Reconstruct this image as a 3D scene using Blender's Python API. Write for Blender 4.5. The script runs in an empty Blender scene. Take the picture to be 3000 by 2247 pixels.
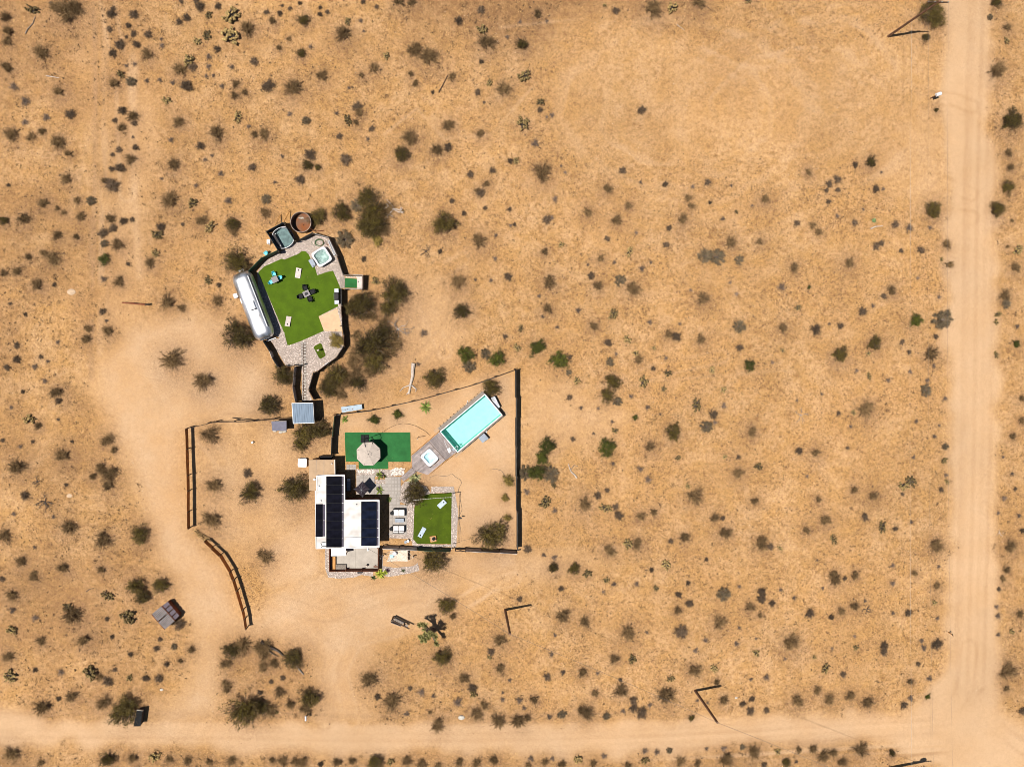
import bpy, bmesh, math, random
import numpy as np
from mathutils import Vector, Matrix, Quaternion
rnd = random.Random(7)
scene = bpy.context.scene
COL = scene.collection

# ------------------------------------------------------------------ camera (drone, 119 m up, almost straight down)
S, FPX = 0.041, 2900.0
H = S * FPX
NADIR, CEN = (1320.0, 995.0), (1500.0, 1123.5)
_dn = Vector((NADIR[0] - CEN[0], -(NADIR[1] - CEN[1]), -FPX)).normalized()
ROT = _dn.rotation_difference(Vector((0, 0, -1)))
cam = bpy.data.cameras.new('camera'); cam.sensor_width = 36.0; cam.lens = 36.0 * FPX / 3000.0
cam.clip_start, cam.clip_end = 1.0, 6000.0
camo = bpy.data.objects.new('camera', cam); COL.objects.link(camo)
camo.location = (0, 0, H); camo.rotation_mode = 'QUATERNION'; camo.rotation_quaternion = ROT
scene.camera = camo
scene.cycles.filter_width = 0.85

# ------------------------------------------------------------------ sky, sun, exposure
SUN_EL = math.radians(72.5)
SUN_DIR = Vector((-0.985 * math.cos(SUN_EL), -0.17 * math.cos(SUN_EL), math.sin(SUN_EL))).normalized()
world = bpy.data.worlds.new('World'); scene.world = world; world.use_nodes = True
wn = world.node_tree.nodes; wl = world.node_tree.links
sky = wn.new('ShaderNodeTexSky'); sky.sky_type = 'NISHITA'; sky.sun_disc = False
sky.sun_elevation = SUN_EL; sky.sun_rotation = math.atan2(SUN_DIR.x, SUN_DIR.y) % (2 * math.pi)
sky.altitude = 1000; sky.air_density = 1.0; sky.dust_density = 1.0
wn['Background'].inputs['Strength'].default_value = 0.05
wl.new(sky.outputs['Color'], wn['Background'].inputs['Color'])
sun = bpy.data.lights.new('sun', 'SUN'); sun.energy = 5.0; sun.angle = math.radians(0.5); sun.color = (1.0, 0.955, 0.89)
suno = bpy.data.objects.new('sun', sun); COL.objects.link(suno)
suno.rotation_mode = 'QUATERNION'; suno.rotation_quaternion = (-SUN_DIR).to_track_quat('-Z', 'Y'); suno.location = (-20, 0, 60)
scene.view_settings.view_transform = 'Standard'; scene.view_settings.look = 'None'
scene.view_settings.exposure = 0.47; scene.view_settings.gamma = 1.0; scene.view_settings.use_curve_mapping = False

# ------------------------------------------------------------------ where a thing seen in the photograph stands in the world
def P(px, py, z=0.0):
    d = ROT @ Vector((px - CEN[0], -(py - CEN[1]), -FPX))
    t = (z - H) / d.z
    return (d.x * t, d.y * t)
CROPS = dict(a=(640, 600, 4.142), b=(760, 900, 5.1775), c=(500, 1150, 4.142), d=(960, 1150, 3.4517), e=(860, 1340, 4.142),
             f=(400, 1500, 4.142), g=(1100, 1700, 4.142), h=(2500, 0, 4.142), k=(1160, 1250, 9.204), l=(1360, 1130, 12.27),
             m=(640, 760, 6.904), n=(760, 620, 9.204), o=(1020, 1330, 9.204), p=(940, 1590, 7.373), q=(430, 1740, 13.81),
             r=(380, 2060, 20.7), v=(0, 0, 1 / 1.3562))
for _j in range(4):
    for _i in range(4):
        CROPS['t%d%d' % (_j, _i)] = (750 * _i, [0, 562, 1124, 1686][_j], 2.948)
def px(c, x, y):
    o = CROPS[c]; return (o[0] + x / o[2], o[1] + y / o[2])
def W(c, x, y, z=0.0): return P(*px(c, x, y), z)
def WP(c, pts, z=0.0): return [W(c, x, y, z) for x, y in pts]

# ------------------------------------------------------------------ materials
def _n(nt, t, **kw):
    n = nt.nodes.new(t)
    for k, v in kw.items(): setattr(n, k, v)
    return n
def mat(name, col, rough=0.8, metal=0.0, var=0.15, scale=3.0, fine=0.0, fscale=30.0, bump=0.0, bscale=40.0, tint=0.0, col2=None,
        island=0.0, spec=0.3, stretch=None, emit=0.0):
    """principled with object-space mottling between col and col2, fine grain, relief and (tint) a shift per object / per piece"""
    m = bpy.data.materials.new(name); m.use_nodes = True; nt = m.node_tree; L = nt.links
    b = nt.nodes['Principled BSDF']; b.inputs['Roughness'].default_value = rough; b.inputs['Metallic'].default_value = metal
    b.inputs['Specular IOR Level'].default_value = spec
    tc = _n(nt, 'ShaderNodeTexCoord'); src = tc.outputs['Object']
    if stretch:
        mp = _n(nt, 'ShaderNodeMapping'); mp.inputs['Scale'].default_value = stretch; L.new(src, mp.inputs[0]); src = mp.outputs[0]
    n1 = _n(nt, 'ShaderNodeTexNoise'); n1.inputs['Scale'].default_value = scale; n1.inputs['Detail'].default_value = 4; L.new(src, n1.inputs[0])
    c2 = col2 or tuple(c * (1 - 1.6 * var) for c in col)
    c1 = col if col2 else tuple(min(1, c * (1 + var)) for c in col)
    rp = _n(nt, 'ShaderNodeMapRange'); rp.inputs[1].default_value = .35; rp.inputs[2].default_value = .65; L.new(n1.outputs[0], rp.inputs[0])
    mx = _n(nt, 'ShaderNodeMix', data_type='RGBA'); L.new(rp.outputs[0], mx.inputs[0])
    mx.inputs[6].default_value = (*c1, 1); mx.inputs[7].default_value = (*c2, 1); out = mx.outputs[2]
    def scale_by(out, fac):
        v = _n(nt, 'ShaderNodeVectorMath', operation='SCALE'); L.new(out, v.inputs[0]); L.new(fac, v.inputs['Scale']); return v.outputs[0]
    if fine:
        n2 = _n(nt, 'ShaderNodeTexNoise'); n2.inputs['Scale'].default_value = fscale; n2.inputs['Detail'].default_value = 3; L.new(src, n2.inputs[0])
        mr = _n(nt, 'ShaderNodeMapRange'); mr.inputs[1].default_value = .3; mr.inputs[2].default_value = .7
        mr.inputs[3].default_value = 1 - fine; mr.inputs[4].default_value = 1 + fine; L.new(n2.outputs[0], mr.inputs[0]); out = scale_by(out, mr.outputs[0])
    if tint:
        oi = _n(nt, 'ShaderNodeObjectInfo'); mr = _n(nt, 'ShaderNodeMapRange'); L.new(oi.outputs['Random'], mr.inputs[0])
        mr.inputs[3].default_value = 1 - tint; mr.inputs[4].default_value = 1 + tint; out = scale_by(out, mr.outputs[0])
    if island:
        ge = _n(nt, 'ShaderNodeNewGeometry'); mr = _n(nt, 'ShaderNodeMapRange'); L.new(ge.outputs['Random Per Island'], mr.inputs[0])
        mr.inputs[3].default_value = 1 - island; mr.inputs[4].default_value = 1 + island; out = scale_by(out, mr.outputs[0])
    L.new(out, b.inputs['Base Color'])
    if bump:
        n3 = _n(nt, 'ShaderNodeTexNoise'); n3.inputs['Scale'].default_value = bscale; n3.inputs['Detail'].default_value = 3; L.new(src, n3.inputs[0])
        bp = _n(nt, 'ShaderNodeBump'); bp.inputs['Strength'].default_value = min(1, bump); bp.inputs['Distance'].default_value = 0.02
        L.new(n3.outputs[0], bp.inputs['Height']); L.new(bp.outputs[0], b.inputs['Normal'])
    return m
def water_mat(name, tintc, rough=.02, ripple=.25, rs=3.0):
    m = bpy.data.materials.new(name); m.use_nodes = True; nt = m.node_tree; L = nt.links
    nt.nodes.remove(nt.nodes['Principled BSDF'])
    tr = _n(nt, 'ShaderNodeBsdfTransparent'); tr.inputs[0].default_value = (*tintc, 1)
    gl = _n(nt, 'ShaderNodeBsdfGlossy'); gl.inputs['Roughness'].default_value = rough
    fr = _n(nt, 'ShaderNodeFresnel'); fr.inputs[0].default_value = 1.33
    tc = _n(nt, 'ShaderNodeTexCoord'); n3 = _n(nt, 'ShaderNodeTexNoise'); n3.inputs['Scale'].default_value = rs; L.new(tc.outputs['Object'], n3.inputs[0])
    bp = _n(nt, 'ShaderNodeBump'); bp.inputs['Strength'].default_value = ripple; bp.inputs['Distance'].default_value = .02; L.new(n3.outputs[0], bp.inputs['Height'])
    L.new(bp.outputs[0], gl.inputs['Normal']); L.new(bp.outputs[0], fr.inputs['Normal'])
    mx = _n(nt, 'ShaderNodeMixShader'); L.new(fr.outputs[0], mx.inputs[0]); L.new(tr.outputs[0], mx.inputs[1]); L.new(gl.outputs[0], mx.inputs[2])
    L.new(mx.outputs[0], nt.nodes['Material Output'].inputs[0]); return m

M = {}
M['white_paint'] = mat('white_paint', (.62, .61, .60), .55, var=.04, scale=2)
M['roof_white'] = mat('roof_white', (.60, .58, .56), .8, var=.07, scale=1.0, fine=.06, fscale=4, col2=(.42, .385, .35), spec=.1)
M['rust_wall'] = mat('rust_wall', (.16, .05, .022), .85, var=.3, scale=2, fine=.25, fscale=14, bump=.2)
M['rust_sheet'] = mat('rust_sheet', (.50, .21, .06), .85, var=.35, scale=2.2, fine=.25, fscale=12, tint=.25, col2=(.26, .10, .035))
M['dark_fence'] = mat('dark_fence', (.045, .045, .042), .75, var=.3, scale=3, fine=.2, fscale=15, tint=.35)
M['green_fence'] = mat('green_fence', (.035, .075, .040), .75, var=.25, scale=2, fine=.2, tint=.2)
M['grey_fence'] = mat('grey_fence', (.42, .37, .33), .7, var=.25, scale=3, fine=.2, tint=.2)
M['wood_dark'] = mat('wood_dark', (.07, .042, .025), .85, var=.3, scale=4, stretch=(1, 1, .2), tint=.2)
M['wood_orange'] = mat('wood_orange', (.50, .24, .07), .7, var=.2, scale=5, stretch=(3, .4, 3), tint=.1)
M['wood_pole'] = mat('wood_pole', (.16, .085, .05), .85, var=.3, scale=4, stretch=(3, 3, .3))
M['wood_grey'] = mat('wood_grey', (.23, .19, .155), .8, var=.2, scale=4, stretch=(3, 3, 3), tint=.2)
M['deck'] = mat('deck', (.25, .205, .19), .75, var=.12, scale=2, fine=.2, fscale=9, tint=.24)
M['black_metal'] = mat('black_metal', (.014, .014, .015), .75, var=.2, spec=.12)
M['grey_metal'] = mat('grey_metal', (.25, .25, .26), .5, metal=.5, var=.12)
M['dark_steel'] = mat('dark_steel', (.05, .045, .045), .8, spec=.12, var=.2, fine=.15)
M['galv'] = mat('galv', (.30, .31, .33), .5, metal=.3, var=.15, scale=3, fine=.12, fscale=18)
M['roof_blue'] = mat('roof_blue', (.155, .20, .255), .7, spec=.15, var=.12, scale=1.5, fine=.1, stretch=(6, .5, 1), fscale=6)
M['shed_roof'] = mat('shed_roof', (.12, .115, .15), .7, var=.08, scale=3, fine=.06)
M['ribbed_grey'] = mat('ribbed_grey', (.165, .142, .135), .75, spec=.15, var=.15, scale=2, fine=.12, tint=.08)
M['alu'] = mat('alu', (.82, .82, .84), .42, metal=.95, var=.05, scale=1.1, fine=.12, fscale=5, bump=.08, bscale=3, col2=(.42, .41, .39), stretch=(.5, 1.6, 1))
M['glass_dark'] = mat('glass_dark', (.02, .024, .03), .08, var=.1, spec=.6)
M['solar'] = mat('solar', (.004, .004, .008), .14, var=.25, scale=1.2, spec=.04, tint=.25)
M['solar_b'] = mat('solar_b', (.004, .006, .015), .14, var=.3, scale=1.2, spec=.08, tint=.2)
M['tan_roof'] = mat('tan_roof', (.35, .235, .14), .9, var=.06, scale=2, fine=.06, fscale=20)
M['concrete'] = mat('concrete', (.34, .30, .255), .85, var=.08, scale=1.1, fine=.06, fscale=12)
M['paver'] = mat('paver', (.29, .255, .225), .85, var=.06, scale=3, fine=.08, fscale=20, tint=.09)
M['turf'] = mat('turf', (.056, .098, .003), .85, var=.09, scale=.9, fine=.2, fscale=22, bump=.3, bscale=60, spec=.15)
M['turf_b'] = mat('turf_b', (.048, .074, .002), .85, var=.12, scale=.9, fine=.2, fscale=22, bump=.3, bscale=60, spec=.15)
M['turf_blue'] = mat('turf_blue', (.020, .105, .028), .85, var=.12, scale=.8, fine=.16, fscale=20, bump=.25, bscale=60, spec=.15)
M['gravel'] = mat('gravel', (.31, .25, .21), .9, var=.25, scale=9, fine=.3, fscale=40, bump=.8, bscale=30)
M['stones'] = mat('stones', (.40, .33, .285), .85, var=.1, scale=6, island=.5)
M['stones_white'] = mat('stones_white', (.55, .49, .43), .85, var=.08, scale=6, island=.25)
M['rock'] = mat('rock', (.42, .38, .32), .85, var=.2, scale=5, bump=.4)
M['cushion'] = mat('cushion', (.56, .53, .51), .9, var=.04, scale=4, fine=.05)
M['canvas'] = mat('canvas', (.40, .335, .28), .9, var=.06, scale=2.5, fine=.05, tint=.04)
M['canvas_dark'] = mat('canvas_dark', (.020, .013, .018), .8, var=.25, scale=3)
M['plastic_white'] = mat('plastic_white', (.60, .60, .61), .45, var=.03)
M['plastic_teal'] = mat('plastic_teal', (.02, .45, .55), .4, var=.1)
M['table_grey'] = mat('table_grey', (.21, .19, .19), .7, var=.08)
M['blue_grey'] = mat('blue_grey', (.22, .25, .29), .6, var=.08)
M['marble'] = mat('marble', (.44, .37, .33), .5, var=.12, scale=5, fine=.1, fscale=12)
M['board_blue'] = mat('board_blue', (.34, .40, .45), .5, var=.12, scale=4, fine=.1, fscale=12)
M['light_blue'] = mat('light_blue', (.35, .55, .62), .9, var=.08)
M['basin_spa'] = mat('basin_spa', (.20, .265, .25), .4, var=.2, scale=3.5, col2=(.42, .48, .46))
M['basin_spa_pale'] = mat('basin_spa_pale', (.52, .68, .73), .4, var=.1, scale=3.5)
M['basin_pool'] = mat('basin_pool', (.36, .66, .59), .5, var=.04, scale=1.5)
M['basin_tank'] = mat('basin_tank', (.15, .185, .19), .5, var=.25, scale=2.5, fine=.15, fscale=6)
M['water_pool'] = water_mat('water_pool', (.90, 1.0, .985))
M['water_spa'] = water_mat('water_spa', (.92, .99, .98), ripple=.4, rs=4)
M['water_tank'] = water_mat('water_tank', (.75, .85, .84), ripple=.15)
M['rust_floor'] = mat('rust_floor', (.125, .082, .055), .7, var=.35, scale=.8, fine=.3, col2=(.19, .062, .02), spec=.1)
M['rubber'] = mat('rubber', (.014, .014, .014), .9, var=.2, spec=.1)
M['hose'] = mat('hose', (.06, .12, .05), .6, var=.2)
M['wire'] = mat('wire', (.10, .09, .08), .6, var=.1)
M['wire_pale'] = mat('wire_pale', (.36, .33, .28), .5, var=.1)
M['rope'] = mat('rope', (.62, .52, .42), .9, var=.1)
M['net'] = mat('net', (.55, .45, .36), .9, var=.15, scale=8, fine=.25, fscale=20)
M['red'] = mat('red', (.45, .08, .05), .5)
# plants
M['twig'] = mat('twig', (.160, .098, .050), .9, var=.25, scale=2, island=.45, tint=.3)
M['twig_grey'] = mat('twig_grey', (.17, .145, .125), .9, var=.2, scale=2, island=.4, tint=.2)
M['leaf_olive'] = mat('leaf_olive', (.092, .066, .010), .75, var=.3, scale=2.2, island=.65, tint=.35, col2=(.058, .036, .012))
M['leaf_green'] = mat('leaf_green', (.066, .070, .007), .7, var=.25, scale=2.5, island=.45, tint=.25)
M['leaf_brown'] = mat('leaf_brown', (.180, .110, .046), .85, var=.3, scale=2, island=.5, tint=.3)
M['shrub_grey'] = mat('shrub_grey', (.118, .078, .047), .9, var=.25, scale=2, island=.45, tint=.35)
M['sage'] = mat('sage', (.165, .112, .076), .9, var=.2, scale=2, island=.45, tint=.3)
M['shrub_silver'] = mat('shrub_silver', (.150, .110, .062), .9, var=.2, scale=2, island=.35, tint=.2)
M['cholla'] = mat('cholla', (.225, .155, .058), .85, var=.3, scale=6, island=.35, tint=.5, fine=.25, fscale=25)
M['cactus'] = mat('cactus', (.15, .21, .085), .7, var=.2, scale=4, island=.25, fine=.15, fscale=25)
M['yucca'] = mat('yucca', (.17, .21, .045), .6, var=.2, scale=3, island=.35, tint=.2)
M['agave'] = mat('agave', (.24, .24, .11), .55, var=.2, scale=3, island=.3)
M['yellow_leaf'] = mat('yellow_leaf', (.27, .19, .045), .8, var=.25, scale=3, island=.4, tint=.2)
M['tree_yucca'] = mat('tree_yucca', (.215, .195, .065), .7, var=.25, scale=4, island=.3)
M['bark'] = mat('bark', (.12, .085, .06), .9, var=.25, scale=5)
M['dead_pale'] = mat('dead_pale', (.42, .35, .29), .85, var=.2, scale=4, stretch=(2, 2, .5))
M['dead_dark'] = mat('dead_dark', (.075, .058, .045), .9, var=.25, scale=4)
M['straw'] = mat('straw', (.54, .34, .14), .9, var=.15, scale=.5, island=.5)
M['litter'] = mat('litter', (.20, .125, .07), .9, var=.2, scale=.5, island=.5)

# ------------------------------------------------------------------ mesh building
def clip_half(poly, a, b, c):            # keep a*x+b*y<=c
    out = []
    for i in range(len(poly)):
        p, q = poly[i], poly[(i + 1) % len(poly)]
        dp, dq = a * p[0] + b * p[1] - c, a * q[0] + b * q[1] - c
        if dp <= 0: out.append(p)
        if dp * dq < 0:
            t = dp / (dp - dq); out.append((p[0] + t * (q[0] - p[0]), p[1] + t * (q[1] - p[1])))
    return out
def area(poly): return .5 * sum(poly[i][0] * poly[(i + 1) % len(poly)][1] - poly[(i + 1) % len(poly)][0] * poly[i][1] for i in range(len(poly)))
def ccw(poly): return list(poly) if area(poly) > 0 else list(poly)[::-1]
def centroid(poly): return (sum(p[0] for p in poly) / len(poly), sum(p[1] for p in poly) / len(poly))
class MB:
    def __init__(s): s.v, s.f, s.mi = [], [], []; s.m = 0; s.smooth = False
    def add(s, vs, fs):
        o = len(s.v); s.v += [tuple(v) for v in vs]
        for f in fs: s.f.append(tuple(i + o for i in f)); s.mi.append(s.m)
        return s
    def prism(s, poly, z0, z1, bottom=True):
        p = ccw(poly); n = len(p)
        zt = z1 if isinstance(z1, (list, tuple)) else [z1] * n
        if isinstance(z1, (list, tuple)) and area(poly) <= 0: zt = list(z1)[::-1]
        vs = [(x, y, z0) for x, y in p] + [(x, y, zt[i]) for i, (x, y) in enumerate(p)]
        fs = [tuple(range(n, 2 * n))] + ([tuple(range(n - 1, -1, -1))] if bottom else [])
        fs += [(i, (i + 1) % n, n + (i + 1) % n, n + i) for i in range(n)]
        return s.add(vs, fs)
    def box(s, c, d, rz=0.0):
        co, si = math.cos(rz), math.sin(rz); hx, hy = d[0] / 2, d[1] / 2
        pl = [(c[0] + x * co - y * si, c[1] + x * si + y * co) for x, y in ((-hx, -hy), (hx, -hy), (hx, hy), (-hx, hy))]
        return s.prism(pl, c[2] - d[2] / 2, c[2] + d[2] / 2)
    def rbox(s, c, d, rz=0.0, r=.03):       # box with chamfered top edge and corners
        co, si = math.cos(rz), math.sin(rz); hx, hy, hz = d[0] / 2, d[1] / 2, d[2] / 2; r = min(r, hx * .9, hy * .9, hz * 1.8)
        def ring(ix, iy, z):
            q = [(-hx + ix, -hy + r), (-hx + r, -hy + iy), (hx - r, -hy + iy), (hx - ix, -hy + r), (hx - ix, hy - r), (hx - r, hy - iy), (-hx + r, hy - iy), (-hx + ix, hy - r)]
            return [(c[0] + x * co - y * si, c[1] + x * si + y * co, c[2] + z) for x, y in q]
        vs = ring(0, 0, -hz) + ring(0, 0, hz - r) + ring(r * .9, r * .9, hz)
        fs = [tuple(range(7, -1, -1)), tuple(range(16, 24))]
        for k in (0, 8): fs += [(k + i, k + (i + 1) % 8, k + 8 + (i + 1) % 8, k + 8 + i) for i in range(8)]
        return s.add(vs, fs)
    def tube(s, pts, r, n=6, cap=True):
        pts = [Vector(p) for p in pts]; k = len(pts); rs = r if isinstance(r, (list, tuple)) else [r] * k
        vs = []
        for i, p in enumerate(pts):
            d = (pts[min(i + 1, k - 1)] - pts[max(i - 1, 0)]).normalized()
            u = d.cross(Vector((0, 0, 1)) if abs(d.z) < .9 else Vector((1, 0, 0))).normalized(); w = d.cross(u)
            for j in range(n):
                a = 2 * math.pi * j / n; vs.append(p + (u * math.cos(a) + w * math.sin(a)) * rs[i])
        fs = [(i * n + j, (i + 1) * n + j, (i + 1) * n + (j + 1) % n, i * n + (j + 1) % n) for i in range(k - 1) for j in range(n)]
        if cap: fs += [tuple(range(n)), tuple(range(k * n - 1, (k - 1) * n - 1, -1))]
        return s.add(vs, fs)
    def cyl(s, c, r, z0, z1, n=16, r2=None):
        r2 = r if r2 is None else r2
        vs = [(c[0] + r * math.cos(2 * math.pi * i / n), c[1] + r * math.sin(2 * math.pi * i / n), z0) for i in range(n)]
        vs += [(c[0] + r2 * math.cos(2 * math.pi * i / n), c[1] + r2 * math.sin(2 * math.pi * i / n), z1) for i in range(n)]
        fs = [(i, (i + 1) % n, n + (i + 1) % n, n + i) for i in range(n)] + [tuple(range(n - 1, -1, -1)), tuple(range(n, 2 * n))]
        return s.add(vs, fs)
    def loft(s, rings, closed=True, cap0=False, cap1=False):
        n = len(rings[0]); vs = [p for r in rings for p in r]; fs = []
        for i in range(len(rings) - 1):
            for j in range(n if closed else n - 1):
                fs.append((i * n + j, i * n + (j + 1) % n, (i + 1) * n + (j + 1) % n, (i + 1) * n + j))
        if cap0: fs.append(tuple(range(n - 1, -1, -1)))
        if cap1: fs.append(tuple(range((len(rings) - 1) * n, len(rings) * n)))
        return s.add(vs, fs)
    def wall(s, a, b, z0, z1, t, za=None):   # upright slab between two ground points
        d = Vector((b[0] - a[0], b[1] - a[1])); d.normalize(); nx, ny = -d.y * t / 2, d.x * t / 2
        return s.prism([(a[0] - nx, a[1] - ny), (b[0] - nx, b[1] - ny), (b[0] + nx, b[1] + ny), (a[0] + nx, a[1] + ny)], z0, z1)
    def corrugated(s, a, b, z0, z1, amp=.02, pitch=.12):   # upright corrugated sheet, both faces
        L = math.dist(a, b); n = max(4, int(L / pitch) * 2); dx, dy = (b[0] - a[0]) / L, (b[1] - a[1]) / L
        top, bot, top2, bot2 = [], [], [], []
        for i in range(n + 1):
            t = L * i / n; o = amp if i % 2 else -amp
            x, y = a[0] + dx * t - dy * o, a[1] + dy * t + dx * o
            bot.append((x, y, z0)); top.append((x, y, z1)); bot2.append((x - dy * .008, y + dx * .008, z0)); top2.append((x - dy * .008, y + dx * .008, z1))
        return s.loft([bot, top, top2, bot2, bot], closed=False)
    def mesh(s, name, mats):
        me = bpy.data.meshes.new(name); me.from_pydata(s.v, [], s.f)
        for m in (mats if isinstance(mats, (list, tuple)) else [mats]): me.materials.append(M[m] if isinstance(m, str) else m)
        if any(s.mi): me.polygons.foreach_set('material_index', s.mi)
        if s.smooth: me.polygons.foreach_set('use_smooth', [True] * len(s.f))
        me.update(); return me
    def build(s, name, m, parent=None, smooth=None):
        if smooth: s.smooth = True
        if parent is not None:
            lx, ly, lz, rz = parent['_f']; co, si = math.cos(-rz), math.sin(-rz)
            s.v = [((x - lx) * co - (y - ly) * si, (x - lx) * si + (y - ly) * co, z - lz) for x, y, z in s.v]
        o = bpy.data.objects.new(name, s.mesh(name, m)); COL.objects.link(o)
        if parent is not None:
            o.parent = parent; o['_f'] = parent['_f']
        else: o['_f'] = (0, 0, 0, 0)
        return o
def tag(o, label=None, cat=None, group=None, kind=None):
    if label: o['label'] = label
    if cat: o['category'] = cat
    if group: o['group'] = group
    if kind: o['kind'] = kind
    return o
def thing(name, label, cat, loc=(0, 0, 0), rz=0.0, group=None):
    o = bpy.data.objects.new(name, None); COL.objects.link(o); o.empty_display_size = .2
    loc = tuple(loc) + (0,) * (3 - len(loc)); o.location = loc; o.rotation_euler = (0, 0, rz); o['_f'] = (*loc, rz)
    return tag(o, label, cat, group)
def base_mesh(mb, name, m, label, cat, loc, rz=0.0, group=None):   # a thing that is a single mesh, its origin at its base
    t = {'_f': (loc[0], loc[1], loc[2] if len(loc) > 2 else 0, rz)}
    lx, ly, lz, _ = t['_f']; co, si = math.cos(-rz), math.sin(-rz)
    mb.v = [((x - lx) * co - (y - ly) * si, (x - lx) * si + (y - ly) * co, z - lz) for x, y, z in mb.v]
    o = bpy.data.objects.new(name, mb.mesh(name, m)); COL.objects.link(o); o.location = (lx, ly, lz); o.rotation_euler = (0, 0, rz); o['_f'] = (lx, ly, lz, rz)
    return tag(o, label, cat, group)
def kids(o): return list(o.children)
def dup(root, loc, rz=0.0, label=None, group=None, scale=None):
    r = root.copy(); COL.objects.link(r); r.location = tuple(loc) + (0,) * (3 - len(loc)); r.rotation_euler = (0, 0, rz)
    if scale: r.scale = scale
    if label: r['label'] = label
    if group: r['group'] = group
    for ch in kids(root):
        c = ch.copy(); COL.objects.link(c); c.parent = r
        for g in kids(ch):
            d = g.copy(); COL.objects.link(d); d.parent = c
    return r
def rot2(x, y, a): return (x * math.cos(a) - y * math.sin(a), x * math.sin(a) + y * math.cos(a))
def at(o, x, y): c = rot2(x, y, o[1]); return (o[0][0] + c[0], o[0][1] + c[1])   # local (x, y) of a frame ((x0, y0), angle) to world
def ang(p, q): return math.atan2(q[1] - p[1], q[0] - p[0])
def superring(hx, hy, n, e=4.0):
    r = []
    for i in range(n):
        a = 2 * math.pi * i / n; c, s_ = math.cos(a), math.sin(a)
        k = (abs(c) ** e + abs(s_) ** e) ** (-1 / e); r.append((hx * c * k, hy * s_ * k))
    return r
def inside(x, y, poly):
    c = False; n = len(poly)
    for i in range(n):
        (x1, y1), (x2, y2) = poly[i], poly[(i + 1) % n]
        if (y1 > y) != (y2 > y) and x < (x2 - x1) * (y - y1) / (y2 - y1) + x1: c = not c
    return c
def offset(poly, d):
    p = ccw(poly); n = len(p); out = []
    for i in range(n):
        a, b, c = p[i - 1], p[i], p[(i + 1) % n]; u = Vector((b[0] - a[0], b[1] - a[1])).normalized(); v = Vector((c[0] - b[0], c[1] - b[1])).normalized()
        n1_, n2_ = Vector((-u.y, u.x)), Vector((-v.y, v.x)); s_ = n1_ + n2_; k = d / max(.3, (1 + n1_.dot(n2_))); out.append((b[0] + s_.x * k, b[1] + s_.y * k))
    return out
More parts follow.
